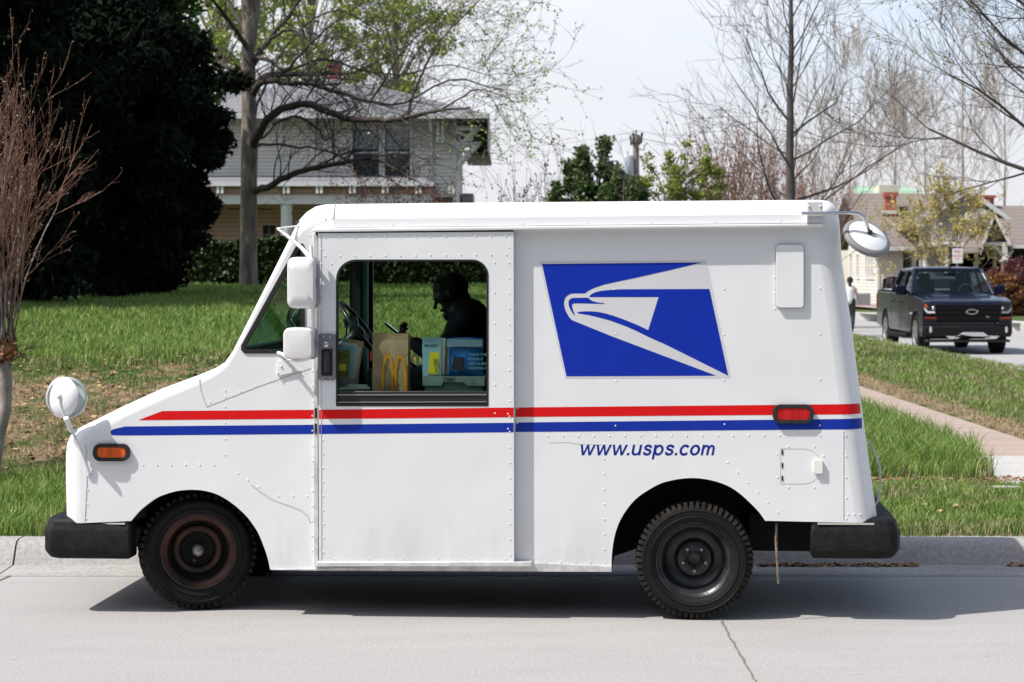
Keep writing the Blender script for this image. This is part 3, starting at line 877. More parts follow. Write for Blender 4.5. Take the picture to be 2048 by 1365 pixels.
# jamb at the door's front edge
b = MB(); b.prism([loopT([(628.5, 467), (636.5, 467), (637.5, 1133), (630, 1133)])], fxz, -.028, 0)
b.build('door_jamb', M['alu'], truck, bevel=.002)
b = MB()
for y0_ in (816, 847):
    b = MB(); b.prism([loopT([(631, y0_), (636, y0_), (636, y0_ + 20), (631, y0_ + 20)])], fxz, -.032, -.001); b.build('hinge', M['gasket'], truck)
# latch plate and handle
b = MB(); hl = loopT(rrect(637, 672, 668, 761, 5, 4), dd); hole = loopT(rrect(643, 666, 698, 752, 2, 2), dd)
b.prism([hl, hole], fxz, dd - .012, dd + .001)
latch = b.build('latch_plate', mat('grey_cast', (.22, .22, .25), .45, .4, var=.2, vscale=20), dob, bevel=.002)
b = MB(); b.prism([hole], fxz, dd - .003, dd); b.build('latch_recess', M['gasket'], latch)
b = MB(); b.prism([loopT(rrect(648, 660, 705, 746, 4, 3), dd)], fxz, dd - .014, dd - .004)
b.tube([T(653, 703, dd - .012), T(653, 742, dd - .018)], .006, 6); b.build('latch_handle', mat('dark_cast', (.06, .06, .065), .4, .5), latch)
b = MB()
p = T(653, 689, dd); b.lathe([(0, 0), (.014, 0), (.014, .008), (.009, .012), (0, .012)], 14, Matrix.Translation((p.x, dd - .012, p.z)) @ Matrix.Rotation(R(90), 4, 'X'))
b.build('lock', M['chrome'], latch, smooth=40)
for q in ((648, 673), (661, 673), (647, 757), (661, 757)):
    b = MB(); p = T(*q, dd); b.lathe([(0, 0), (.006, 0), (.005, .005), (0, .006)], 8, Matrix.Translation((p.x, dd - .012, p.z)) @ Matrix.Rotation(R(90), 4, 'X')); b.build('bolt', M['chrome'], latch, smooth=40)

# quarter window
qo = loopT(qwin)
b = MB(); b.prism([ins(qo, -.004), ins(qo, .018)], fxz, -.006, .02)
qf = b.build('quarter_window_frame', M['gasket'], truck, bevel=.003)
b = MB(); b.prism([ins(qo, .010)], fxz, .008, .012); b.build('quarter_window_glass', M['glass2'], qf)
b = MB(); b.prism([ins(qo, -.004), ins(qo, .018)], fxz, TW - .05, TW + .006); b.build('quarter_window_frame', M['gasket'], truck)
b = MB(); b.prism([ins(far_door, -.0), ins(far_door, .03)], fxz, TW - .05, TW - .025); b.build('doorway_frame', M['gasket'], truck)

# lining, post, dash, floor, bulkhead
b = MB()
lin = [T2(600, 462, .1), T2(1010, 462, .1), T2(1010, 1120, .1), T2(560, 1120, .1), T2(470, 720, .1)]
b.prism([[T2(*p) for p in [(596, 456), (1020, 455), (1020, 1085), (560, 1085), (474, 718), (584, 478)]], loopT(qwin), far_door], fxz, TW - .055, TW - .035)
b.build('cab_lining', M['inner'], truck)
b = MB(); px0, px1 = T2(712, 462, TW - .1), T2(735, 1060, TW - .1)
b.box(px0[0], px0[0] + .032, TW - .14, TW - .06, px1[1], px0[1]); b.build('door_post', M['gasket'], truck)
b = MB(); b.box(px0[0] + .034, px0[0] + .072, TW - .12, TW - .055, px1[1], px0[1]); b.build('door_post', M['teal'], truck)
xb = T2(1004, 600, .5)[0]
b = MB(); b.box(xb, xb + .03, .035, TW - .06, .42, 2.06); b.build('bulkhead', M['dark'], truck)
xd = T2(470, 700, .5)[0]
b = MB(); b.box(xd + .25, xb, .035, TW - .06, .40, .43); b.build('cab_floor', M['inner'], truck)
b = MB(); b.box(T2(620, 450, .5)[0], xb, .035, TW - .06, 2.045, 2.06); b.build('headliner', M['inner'], truck)
b = MB(); z_d = T2(500, 708, .3)[1]
b.prism([[(xd + .02, z_d - .06), (xd + .10, z_d - .01), (xd + .48, z_d - .02), (xd + .52, z_d - .12), (xd + .50, .93), (xd + .1, .93)]], fxz, .04, TW - .06)
b.build('dashboard', M['inner'], truck, bevel=.01)
# shelf beside the driver with its teal rails
sz = T2(800, 778, .3)[1]
xs0, xs1 = T2(640, 780, .25)[0], T2(985, 780, .25)[0]
b = MB(); b.box(xs0, xs1, .06, .82, sz - .03, sz - .005); shelf = b.build('mail_shelf', M['inner'], truck)
b = MB(); q = T(678, 783, .05); q1 = T(963, 801, .05)
b.box(q.x, q1.x, .045, .06, q1.z - .01, q.z - .004); b.box(q.x, q1.x, .038, .062, q.z - .006, q.z); b.box(q.x, q1.x, .038, .06, q1.z + .012, q1.z + .018)
b.build('shelf_rail', M['teal'], shelf)
# steering wheel on the far side, column, gear lever
cw = T(724, 662, 1.35); 
ax = Vector((.80, 0, .60)).normalized()
def ring(mb, c, ax, r, t, n=28, m=8, arc=1.0):
    a = ax.orthogonal().normalized(); b2 = ax.cross(a)
    pts = [c + (a * math.cos(2 * math.pi * k / n) + b2 * math.sin(2 * math.pi * k / n)) * r for k in range(int(n * arc) + 1)]
    mb.tube(pts, t, m, caps=False)
b = MB(); ring(b, cw, ax, .205, .014); 
for an in (90, 200, 340):
    e = ax.orthogonal().normalized(); e2 = ax.cross(e); b.tube([cw - ax * .03, cw + (e * math.cos(R(an)) + e2 * math.sin(R(an))) * .2], [.018, .010], 6)
b.sphere(cw - ax * .03, .045); b.tube([cw - ax * .03, cw - ax * .5], .035, 10)
b.build('steering_wheel', mat('wheel_rim', (.015, .015, .017), .3), truck, smooth=60)
b = MB(); a0 = T(691, 640, 1.2); a1 = T(693, 652, 1.2)
b.tube([T(690, 638, 1.2), T(694, 655, 1.2)], .014, 8); b.tube([T(693, 655, 1.2), T(693, 668, 1.2), T(688, 682, 1.2)], .006, 6)
b.build('gear_lever', M['gasket'], truck, smooth=60)
# driver's seat (mostly hidden)
b = MB(); sx = T2(930, 700, 1.3)[0]
b.box(sx - .22, sx + .2, 1.1, 1.55, .80, .90); b.box(sx + .16, sx + .24, 1.12, 1.53, .9, 1.4); b.box(sx - .12, sx + .12, 1.2, 1.45, .43, .8)
b.build('driver_seat', M['dark'], truck, bevel=.03)
# small fan on the dash
b = MB(); fc = T(588, 638, .42); fa = Vector((-.85, -.5, .1)).normalized()
for r in (.02, .035, .05, .065, .08): ring(b, fc + fa * (.02 - r * .12), fa, r, .0022, 20, 5)
ring(b, fc - fa * .03, fa, .08, .003, 20, 5)
e = fa.orthogonal().normalized(); e2 = fa.cross(e)
for k in range(12):
    dd_ = e * math.cos(k * math.pi / 6) + e2 * math.sin(k * math.pi / 6)
    b.tube([fc + fa * .02, fc + dd_ * .08, fc - fa * .03 + dd_ * .08, fc - fa * .05 + dd_ * .02], .002, 4)
b.sphere(fc - fa * .06, .035); b.tube([fc - fa * .06, fc - fa * .05 - Vector((0, 0, .14))], .012, 8)
b.build('dash_fan', mat('fan_black', (.02, .02, .02), .35), truck, smooth=60)

# wheel wells and chassis
def well(arch, d0, d1, name):
    for f in (lambda v: v, lambda v: TW - v):
        b = MB(); pts = [T2(*p) for p in arch]; n = len(pts)
        vs = [(x, f(d0), z) for x, z in pts] + [(x, f(d1), z) for x, z in pts]
        b.add(vs, [(i, i + 1, n + i + 1, n + i) for i in range(n - 1)] + [tuple(range(n, 2 * n))])
        b.build(name, M['dark'], truck)
well(arch_f, .012, .62, 'wheel_well'); well(arch_r, .012, .62, 'wheel_well')
b = MB()
zc = T2(700, 1141)[1]
b.box(T2(545, 0)[0], T2(1220, 0)[0], .05, TW - .05, zc + .0, .42)
b.box(T2(150, 0)[0], T2(280, 0)[0], .1, TW - .1, T2(150, 1043)[1] + .01, .7)
b.box(T2(1525, 0)[0], T2(1745, 0)[0], .1, TW - .1, T2(1600, 1042)[1] + .005, .7)
b.box(T2(262, 0)[0], T2(545, 0)[0], .65, TW - .65, .36, .6); b.box(T2(1220, 0)[0], T2(1530, 0)[0], .65, TW - .65, .36, .6)
b.box(T2(240, 0)[0], T2(280, 0)[0], .45, TW - .45, .32, .5)
b.box(T2(1505, 0)[0], T2(1690, 0)[0], .5, TW - .45, .30, .5)
b.build('chassis', M['dark'], truck)
# bumper brackets hanging low beside the front wheel
b = MB(); b.prism([loopT([(258, 1046), (300, 1046), (292, 1080), (276, 1094), (262, 1088)], .3)], fxz, .1, .45); b.build('spring_shackle', M['dark'], truck, bevel=.01)

# bumpers: chamfered rubber, wrapping the ends
def bumper(name, xs, z0, z1, sign):
    """xs = (inner x at the side, outer tip x); plan outline with rounded corners, section chamfered"""
    xi, xo = xs; b = MB()
    def plan(g):
        y0, y1 = -.01 + g, TW + .01 - g; xo_ = xo - sign * g; xi_ = xi + sign * g * .3; w = .16
        pts = [(xi_, y0), (xo_ - sign * .06, y0), (xo_ - sign * .018, y0 + .03), (xo_, y0 + .1), (xo_, y1 - .1), (xo_ - sign * .018, y1 - .03), (xo_ - sign * .06, y1), (xi_, y1),
               (xi_, y1 - w), (xo_ - sign * .2, y1 - w), (xo_ - sign * .2, y0 + w), (xi_, y0 + w)]
        return pts
    lv = [(z0, .030), (z0 + .045, .0), (z1 - .075, .0), (z1 - .06, .006), (z1 - .012, .02), (z1, .05)]
    n = 12; vs = []
    for z, g in lv: vs += [(x, y, z) for x, y in plan(g)]
    fs = [(j * n + i, j * n + (i + 1) % n, (j + 1) * n + (i + 1) % n, (j + 1) * n + i) for j in range(len(lv) - 1) for i in range(n)]
    top = (len(lv) - 1) * n
    for o_, fl in ((0, 1), (top, 0)):
        for f in ((0, 1, 10, 11), (1, 2, 3, 4, 9, 10), (4, 5, 6, 9), (6, 7, 8, 9)):
            fs.append(tuple(o_ + i for i in f))
    b.add(vs, fs)
    m = mat('bumper_rubber', (.008, .008, .009), .65, spec=.22, var=.5, vscale=14, bump=.3, bscale=40)
    return b.build(name, m, truck, smooth=32, bevel=.016, bseg=3)
bz0, bz1 = T2(150, 1119)[1], T2(150, 1035)[1]
bumper('bumper', (T2(262, 0)[0], T2(80.5, 0)[0]), bz0, bz1, -1)
bz0, bz1 = T2(1700, 1119)[1], T2(1700, 1036)[1]
bumper('bumper', (T2(1621, 0)[0], T2(1803.5, 0)[0]), bz0, bz1, 1)
# pale steel lips between body and bumpers
b = MB(); b.prism([[(T2(126, 0)[0], .02), (T2(250, 0)[0], -.004), (T2(250, 0)[0], .06), (T2(150, 0)[0], .2), (T2(126, 0)[0], .2)]], lambda u, v, d: Vector((u, v, d)), T2(190, 1049)[1], T2(190, 1046)[1])
M['cream'] = mat('cream_steel', (.5, .47, .42), .5); b.build('bumper_lip', M['cream'], truck); b = MB()
b.prism([[(T2(1635, 0)[0], -.006), (T2(1748, 0)[0], .0), (T2(1761, 0)[0], .05), (T2(1761, 0)[0], .2), (T2(1700, 0)[0], .2), (T2(1635, 0)[0], .06)]], lambda u, v, d: Vector((u, v, d)), T2(1700, 1050)[1], T2(1700, 1046.5)[1])
b.build('bumper_lip', M['cream'], truck)

# wheels
M['tyre'] = mat('tyre_rubber', (.0065, .0063, .006), .7, spec=.25, var=.35, vscale=9, bump=.25, bscale=50)
M['lug'] = mat('dusty_tread', (.026, .022, .019), .9, spec=.2, var=.5, vscale=25)
M['tyre_wall_ring'] = mat('tyre_ring', (.045, .04, .036), .8, var=.5, vscale=30)
def wheel(px, py, d, rim_kind, steer=0):
    c = T(px, py, d)
    w = empty('wheel', (c.x, c.y, c.z), steer, parent=truck)
    rad = c.z - .0
    MX = Matrix.Rotation(R(90), 4, 'X')                  # local z of the lathe -> -y (outwards)
    ro = rad; b = MB()
    tp = [(.186, .0), (.195, .012), (.212, .024), (.240, .030), (.268, .028), (ro - .034, .018), (ro - .022, .0), (ro - .018, -.02), (ro - .012, -.10), (ro - .015, -.18), (ro - .020, -.195), (.27, -.22), (.2, -.21), (.186, -.19)]
    b.lathe(tp, 72, MX, close=True)
    n = 58 if rim_kind != 'rusty' else 50
    b.mi = 1
    for k in range(n):                                   # tread lugs
        a = 2 * math.pi * k / n
        for (h0, h1, da, rr) in ((-.046, .022 if rim_kind != 'rusty' else .009, 0, ro), (-.115, -.06, .5, ro - .001), (-.20, -.13, 0, ro)):
            Mx = MX @ Matrix.Rotation(a + da * 2 * math.pi / n, 4, 'Z')
            wd = 2 * math.pi * ro / n * .32
            x0 = rr - .018 if h1 < 0 else rr - .034
            vs = [Vector(p) for p in ((x0, -wd, h0), (x0, wd, h0), (rr, wd * .8, h0), (rr, -wd * .8, h0), (x0, -wd, h1), (x0, wd, h1), (rr - .007, wd * .8, h1 - .008), (rr - .007, -wd * .8, h1 - .008))]
            b.add([Mx @ p for p in vs], [(0, 1, 2, 3), (4, 7, 6, 5), (0, 4, 5, 1), (1, 5, 6, 2), (2, 6, 7, 3), (3, 7, 4, 0)])
    b.mi = 0
    for rr, t in ((.228, .0016), (.262, .0018)):
        mb = b; pr = [(rr - .003, .0285), (rr, .032 if rr < .28 else .024), (rr + .003, .0285 if rr < .28 else .016)]
        if rr > .28: pr = [(rr - .004, .0155), (rr, .0185), (rr + .003, .010)]
        b.lathe(pr, 60, MX)
    b.build('tyre', [M['tyre'], M['lug']], w, smooth=35)
    b = MB()
    if rim_kind == 'rusty':
        b.lathe([(.197, .006), (.199, .014), (.192, .015), (.186, .004), (.176, -.004), (.168, -.010), (.160, -.03)], 56, MX)
        b.lathe([(.128, -.0735), (.118, -.066), (.106, -.064), (.097, -.074)], 56, MX)
        b.mi = 1
        b.lathe([(.160, -.03), (.150, -.07), (.135, -.085), (.118, -.070), (.108, -.068), (.098, -.080), (.085, -.10), (.0, -.11)], 56, MX)  # dish coloured near-black to carry the wheel well's shade
        rm = mat('rusty_steel', (.012, .010, .009), .55, metal=0, var2=(.11, .042, .026), vscale=5, detail=5, bump=.3, bscale=30)
    else:
        b.lathe([(.199, .004), (.2005, .014), (.193, .016), (.187, .006), (.178, -.002), (.170, -.008), (.163, -.03), (.158, -.075), (.140, -.10), (.105, -.105), (.092, -.085), (.085, -.075), (.045, -.072), (.036, -.06), (.034, -.058), (.030, -.075), (.0, -.078)], 56, MX)
        rm = mat('black_steel', (.018, .018, .020), .35, var=.5, vscale=12, bump=.2, bscale=30)
    rim = b.build('rim', [rm, M['tyre']] if rim_kind == 'rusty' else rm, w, smooth=50)
    b = MB()
    if rim_kind == 'rusty':
        b.lathe([(.030, -.10), (.032, -.03), (.028, -.018), (.015, -.008), (0, -.006)], 20, MX)
        b.build('hub_cap', mat('hub_metal', (.30, .27, .24), .4, .6, var=.3, vscale=30), w, smooth=50)
        b = MB(); b.lathe([(0, -.06), (.009, -.06), (.008, -.05), (0, -.05)], 8, MX @ Matrix.Translation((-.02, -.055, 0))); b.build('lug_nut', rm, rim)
    else:
        nut = None
        for k in range(5):
            a = R(90 + 72 * k + 180)
            Mx = MX @ Matrix.Translation((.062 * math.cos(a), .062 * math.sin(a), 0))
            b = MB(); b.lathe([(.0105, -.074), (.0105, -.056), (.007, -.052), (.007, -.046), (0, -.045)], 6, Mx)
            b.build('lug_nut', M['steel'], rim)
    return w
wr = wheel(1389, 1121.5, .03, 'black')
wf = wheel(397, 1103, .165, 'rusty', R(15))
for w_, y_ in ((wr, TW - .03), (wf, TW - .165)):
    c_ = copy_tree(w_, truck); c_.location = (w_.location.x, y_, w_.location.z); c_.rotation_euler.z = w_.rotation_euler.z + math.pi
b = MB(); b.tube([(wr.location.x, .2, .31), (wr.location.x, TW - .2, .31)], .045, 10); b.sphere((wr.location.x, TW / 2, .31), .13)
b.build('axle', M['dark'], truck, smooth=60)
b = MB(); b.tube([(wf.location.x, .3, .31), (wf.location.x, TW - .3, .31)], .04, 10); b.build('axle', M['dark'], truck, smooth=60)
# dirty earth strap behind the rear wheel
b = MB(); b.tube([T(1553, 1047, .03), T(1552, 1080, .03), T(1554, 1120, .03), T(1556, 1150, .03), T(1557, 1168, .03)], [.006, .008, .007, .009, .006], 6)
b.build('mud_strap', mat('dirty_strap', (.20, .16, .12), .9, var=.5, vscale=60, bump=.8, bscale=80), truck)
# exhaust-side drip: clear tube behind the rear corner
b = MB(); b.tube([T(1737, 880, .25), T(1750, 905, .25), T(1760, 935, .25), T(1761, 970, .25), T(1757, 1000, .25), T(1750, 1012, .25)], .006, 6)
b.build('rear_cord', mat('pale_cord', (.45, .5, .46), .3), truck, smooth=60)

# marker lamps
def marker(cx, cy, w, h, lens, name):
    b = MB(); o = loopT(rrect(cx - w / 2, cx + w / 2, cy - h / 2, cy + h / 2, h * .42, 6)); i_ = loopT(rrect(cx - w / 2 + 8, cx + w / 2 - 8, cy - h / 2 + 7, cy + h / 2 - 7, h * .24, 5))
    b.prism([o, i_], fxz, -.022, 0)
    m = b.build('marker_lamp', M['black'], truck, bevel=.007, bseg=3)
    b = MB(); b.prism([i_], fxz, -.018, -.002); b.build('lens', lens, m, bevel=.007, bseg=3)
    return m
def lensmat(n, c): 
    m = mat(n, c, .18, coat=.6, var=.25, vscale=40, stretch=(1, 1, .1)); return m
marker(224, 905, 73, 35, lensmat('amber_lens', (.62, .085, .012)), 'front')
marker(1586, 828, 82, 38, lensmat('red_lens', (.50, .012, .018)), 'rear')

# vent cover, fuel flap
b = MB(); b.prism([loopT(rrect(1552, 1607, 490, 615.5, 7, 4))], fxz, -.020, 0); b.build('vent_cover', M['white'], truck, bevel=.008, bseg=3)
b = MB(); b.prism([ins(loopT(rrect(1552, 1607, 490, 615.5, 7, 4)), -.004)], fxz, -.004, .001); b.build('cover_gasket', M['seam'], truck)
fl = [(1561, 968), (1561, 898), (1610, 898), (1622, 901), (1634, 910), (1642, 924), (1642, 942), (1634, 957), (1622, 965), (1610, 968), (1561, 968)]
flap = seam('fuel_flap', fl, 0, truck, .002, M['seam'], .001)
b = MB(); b.prism([loopT(rrect(1627, 1645, 920, 947, 3, 3))], fxz, -.018, 0); b.build('flap_tab', mat('cream_plastic', (.78, .77, .70), .5), flap, bevel=.006)
b = MB()
for y_ in (906, 932, 958):
    b = MB(); b.prism([loopT([(1563, y_ - 6), (1566, y_ - 6), (1566, y_ + 4), (1563, y_ + 4)])], fxz, -.003, 0); b.build('flap_hinge', M['gasket'], flap)

# logo
def LZ(p): return (1060 + p[0] / 4.6545, 500 + p[1] / 4.6545)
def decal(loop, name, m, lift, parent):
    b = MB(); b.prism([[T2(*LZ(p)) for p in loop]], fxz, -lift, -lift + .0005); return b.build(name, m, parent)
lg = decal([(85, 105), (1640, 98), (1873, 1195), (325, 1198)], 'eagle_logo', M['logo_grey'], .0008, truck)
L1 = [(112, 133), (1605, 118), (1300, 190), (1000, 258), (800, 300), (690, 325), (640, 340), (600, 355), (565, 370), (540, 385), (524, 395), (512, 406), (400, 406), (372, 412), (350, 425), (333, 440), (322, 460), (316, 490), (319, 525), (328, 560), (345, 595), (367, 630), (390, 655), (760, 805), (1250, 990), (1733, 1172), (340, 1178)]
L2 = [(550, 440), (558, 427), (570, 415), (592, 402), (620, 392), (660, 383), (700, 378), (770, 372), (850, 368), (1670, 365), (1845, 1172), (1400, 950), (1250, 876), (1100, 810), (1000, 760), (900, 715), (820, 685), (750, 660), (670, 638), (600, 620), (550, 608), (500, 600), (460, 594), (437, 588), (447, 581), (460, 577), (520, 573), (560, 573), (600, 575), (650, 582), (700, 592), (775, 614), (850, 640), (1000, 700), (1100, 748), (1197, 440)]
L3 = [(540, 446), (400, 448), (385, 453), (370, 462), (361, 475), (358, 490), (362, 525), (380, 565), (412, 612), (417, 604), (408, 582), (400, 560), (393, 535), (390, 515), (395, 505), (410, 500), (430, 498), (690, 503), (690, 496), (630, 490), (600, 483), (575, 474), (560, 464)]
for lp in (L1, L2, L3): decal(lp, 'blue_field', M['logo_blue'], .0016, lg)

# lettering
def text(s, name, m, width=None, height=None, shear=0, bold=0, ext=.0004, res=4):
    cu = bpy.data.curves.new(name, 'FONT'); cu.body = s; cu.shear = shear; cu.offset = bold; cu.extrude = 0; cu.resolution_u = res
    ob = bpy.data.objects.new(name, cu); COL.objects.link(ob)
    bpy.context.view_layer.update()
    me = bpy.data.meshes.new_from_object(ob.evaluated_get(bpy.context.evaluated_depsgraph_get()))
    bpy.data.objects.remove(ob)
    co = np.zeros(len(me.vertices) * 3); me.vertices.foreach_get('co', co); co = co.reshape(-1, 3)
    mn, mx_ = co.min(0), co.max(0); sx = sy = 1
    if width: sx = width / (mx_[0] - mn[0]); sy = sx
    if height: sy = height / (mx_[1] - mn[1]); sx = sx if width else sy
    co[:, 0] = (co[:, 0] - mn[0]) * sx; co[:, 1] = co[:, 1] * sy
    me.vertices.foreach_set('co', co.reshape(-1)); me.materials.clear(); me.materials.append(m)
    o = bpy.data.objects.new(name, me); COL.objects.link(o); return o
a0, a1 = T(1157, 911, 0), T(1431, 911, 0)
zt = T(1300, 883, 0).z - T(1300, 920, 0).z
def ell(cx, cy, rx, ry, n=20, a0=0, a1=360): return [(cx + rx * math.cos(R(a0 + (a1 - a0) * k / n)), cy + ry * math.sin(R(a0 + (a1 - a0) * k / n))) for k in range(n + (a1 - a0 < 360))]
def strip(pts, w):
    L_, R_ = [], []
    for i, p in enumerate(pts):
        a, c = Vector(pts[max(0, i - 1)]), Vector(pts[min(len(pts) - 1, i + 1)]); t = (c - a).normalized(); n_ = Vector((-t.y, t.x)) * w / 2
        L_.append((p[0] + n_.x, p[1] + n_.y)); R_.append((p[0] - n_.x, p[1] - n_.y))
    return L_ + R_[::-1]
GL = {'w': ([[[(0, 1), (.21, 1), (.42, .27), (.63, 1), (.81, 1), (1.02, .27), (1.23, 1), (1.44, 1), (1.13, 0), (.92, 0), (.72, .71), (.52, 0), (.31, 0)]]], 1.46),
      '.': ([[[(0, 0), (.22, 0), (.22, .22), (0, .22)]]], .34),
      'u': ([[[(0, 1), (.21, 1), (.21, .38), (.24, .26), (.32, .19), (.42, .17), (.54, .2), (.62, .28), (.66, .4), (.66, 1), (.87, 1), (.87, 0), (.67, 0), (.67, .13), (.58, .03), (.46, -.02), (.33, -.02), (.16, .03), (.05, .13), (0, .3)]]], 1.0),
      's': ([[strip([(.72, .70), (.64, .85), (.44, .92), (.24, .88), (.14, .74), (.22, .60), (.42, .53), (.62, .46), (.72, .30), (.62, .13), (.42, .07), (.20, .12), (.09, .30)], .22)]], .92),
      'p': ([[ell(.49, .49, .45, .52), ell(.49, .49, .235, .315)], [[(0, -.38), (.20, -.38), (.20, 1), (0, 1)]]], 1.04),
      'c': ([[strip(ell(.46, .49, .37, .425, 18, 38, 322), .22)]], .90),
      'o': ([[ell(.47, .49, .47, .52), ell(.47, .49, .245, .315)]], 1.04),
      'm': ([[[(0, 0), (.20, 0), (.20, 1), (0, 1)]], [strip([(.10, .52), (.18, .78), (.36, .91), (.52, .85), (.60, .66), (.60, 0)], .20)], [strip([(.60, .52), (.68, .78), (.86, .91), (1.02, .85), (1.10, .66), (1.10, 0)], .20)]], 1.2)}
adv = sum(GL[c][1] + .06 for c in 'www.usps.com') - .06 + .2; us = (a1.x - a0.x) / adv; b = MB(); cx_ = 0
for ch_ in 'www.usps.com':
    sh, w_ = GL[ch_]
    for i_, loops in enumerate(sh):
        b.prism([[((u + cx_ + v * .21) * us, v * us) for u, v in lp] for lp in loops], lambda u, v, d: Vector((u, v, d)), .0001 * (i_ + 1), -.0002 - .0001 * i_)
    cx_ += w_ + .06
o = b.build('web_address', mat('letter_blue', (.004, .018, .24), .5, spec=.2))
o.parent = truck; o.location = (a0.x, -.0007, a0.z); o.rotation_euler = (R(90), -math.atan2(a1.z - a0.z, a1.x - a0.x), 0)

# mirrors -------------------------------------------------------
def basis(n, up):
    n = n.normalized(); x = up.cross(n).normalized(); y = n.cross(x)
    m = Matrix((x, y, n)).transposed().to_4x4(); return m
# rear round mirror on its bent arm
mm = MB()
b = MB(); b.prism([loopT([(1614, 404), (1645, 404), (1645, 446), (1614, 446)], -.05)], fxz, -.062, -.02)
for q in ((1618, 413), (1641, 413), (1618, 441), (1641, 441)):
    p = T(*q, -.06); b.lathe([(0, .0), (.007, 0), (.006, .007), (0, .008)], 8, Matrix.Translation((p.x, -.062, p.z)) @ Matrix.Rotation(R(90), 4, 'X'))
br = b.build('mirror_bracket', mat('bracket_white', (.62, .63, .64), .4, .1), truck, bevel=.003)
b = MB(); arm = [T(1603, 427, -.075), T(1650, 427, -.075), T(1700, 426, -.06), T(1716, 427, -.05), T(1726, 433, -.04), T(1732, 444, -.03), T(1737, 460, -.0)]
b.tube(arm, .009, 10); b.build('mirror_arm', M['chrome'], br, smooth=60)
nrm = Vector((.36, -.62, .70)).normalized(); cmr = T(1735.5, 473, .0); Mm = Matrix.Translation(cmr) @ basis(nrm, Vector((0, 0, 1)))
b = MB(); b.lathe([(0, .022), (.05, .020), (.085, .014), (.106, .004)], 36, Mm); rmir = b.build('round_mirror', M['white'], truck, smooth=60)
b = MB(); b.lathe([(.108, .0045), (.120, .002), (.128, -.006), (.130, -.018), (.126, -.026), (.0, -.034)], 36, Mm); b.build('mirror_rim', mat('grey_rim', (.20, .20, .21), .6), rmir, smooth=35)
b = MB(); b.lathe([(0, -.0275), (.123, -.0275)], 36, Mm); b.build('mirror_face', M['chrome'], rmir)
b = MB(); b.lathe([(.013, .018), (.013, .035), (.008, .04), (0, .04)], 10, Mm); b.tube([Mm @ Vector((0, 0, .03)), Mm @ Vector((.05, -.02, .026)), Mm @ Vector((.085, -.04, .02))], [.004, .002, .001], 5)
b.build('pivot', M['gasket'], rmir)
# front round mirror
nrm = Vector((-.42, -.90, .05)).normalized(); cmr = T(122, 795, -.085); Mm = Matrix.Translation(cmr) @ basis(nrm, Vector((0, 0, 1)))
b = MB(); b.lathe([(0, .030), (.04, .027), (.075, .018), (.098, .004), (.107, -.010)], 36, Mm); fm = b.build('round_mirror', M['white'], truck, smooth=60)
nr2 = Vector((.12, -.99, 0)).normalized(); Mm2 = Matrix.Translation(T(133, 796, -.065)) @ basis(nr2, Vector((0, 0, 1)))
b = MB(); b.lathe([(.098, .010), (.107, .004), (.109, -.006), (.10, -.012)], 36, Mm2); b.build('mirror_rim', mat('pale_rim', (.42, .47, .47), .4), fm, smooth=40)
b = MB(); b.lathe([(0, .002), (.099, .004)], 36, Mm2); b.build('mirror_face', mat('pale_glass', (.62, .68, .66), .2), fm)
b = MB(); b.tube([T(118, 792, -.125), T(121, 810, -.12), T(132, 838, -.10)], [.006, .008, .010], 8); b.tube([T(132, 836, -.12), T(142, 861, -.06)], .014, 8)
b.tube([T(140, 862, -.05), T(154, 862, -.03)], .011, 8); b.tube([T(146, 866, -.04), T(165, 910, -.03), T(179, 948, -.01)], .008, 8)
b.lathe([(0, 0), (.012, 0), (.010, .012), (0, .014)], 10, Matrix.Translation(T(178, 950, 0)) @ Matrix.Rotation(R(90), 4, 'X'))
b.sphere(T(118, 793, -.12), .014, 8, 6)
b.build('mirror_arm', mat('arm_white', (.72, .73, .74), .35, .1), fm, smooth=60)
# door-side rectangular mirrors
arm_m = mat('tube_white', (.76, .76, .77), .35)
b = MB(); b.tube([T(622, 492, -.10), T(626, 560, -.115), T(626, 640, -.115), T(626, 690, -.11), T(623, 708, -.11), T(613, 719, -.11), T(596, 722, -.10), T(578, 719, -.07), T(566, 709, -.03), T(556, 706, -.0)], .0095, 10)
b.tube([T(624, 520, -.10), T(603, 496, -.08), T(575, 473, -.06), T(554, 457, -.05)], [.014, .011, .009, .006], 8)
b.tube([T(556, 457, -.05), T(600, 452, .02)], .005, 6)
fr_ = b.build('mirror_frame', arm_m, truck, smooth=60)
b = MB(); b.prism([loopT([(556, 722), (571, 718), (597, 738), (600, 742), (556, 752)])], fxz, -.012, 0)
for q in ((563, 733), (585, 739), (556, 747)): 
    p = T(*q, 0); b.lathe([(0, 0), (.007, 0), (.005, .006), (0, .007)], 8, Matrix.Translation((p.x, -.012, p.z)) @ Matrix.Rotation(R(90), 4, 'X'))
b.build('mirror_foot', M['white'], fr_, bevel=.002)
b = MB()
for y_ in (565, 687):
    b = MB(); b.prism([loopT([(620, y_ - 7), (633, y_ - 7), (633, y_ + 7), (620, y_ + 7)], -.12)], fxz, -.135, -.10); b.build('clamp', M['steel'], fr_)
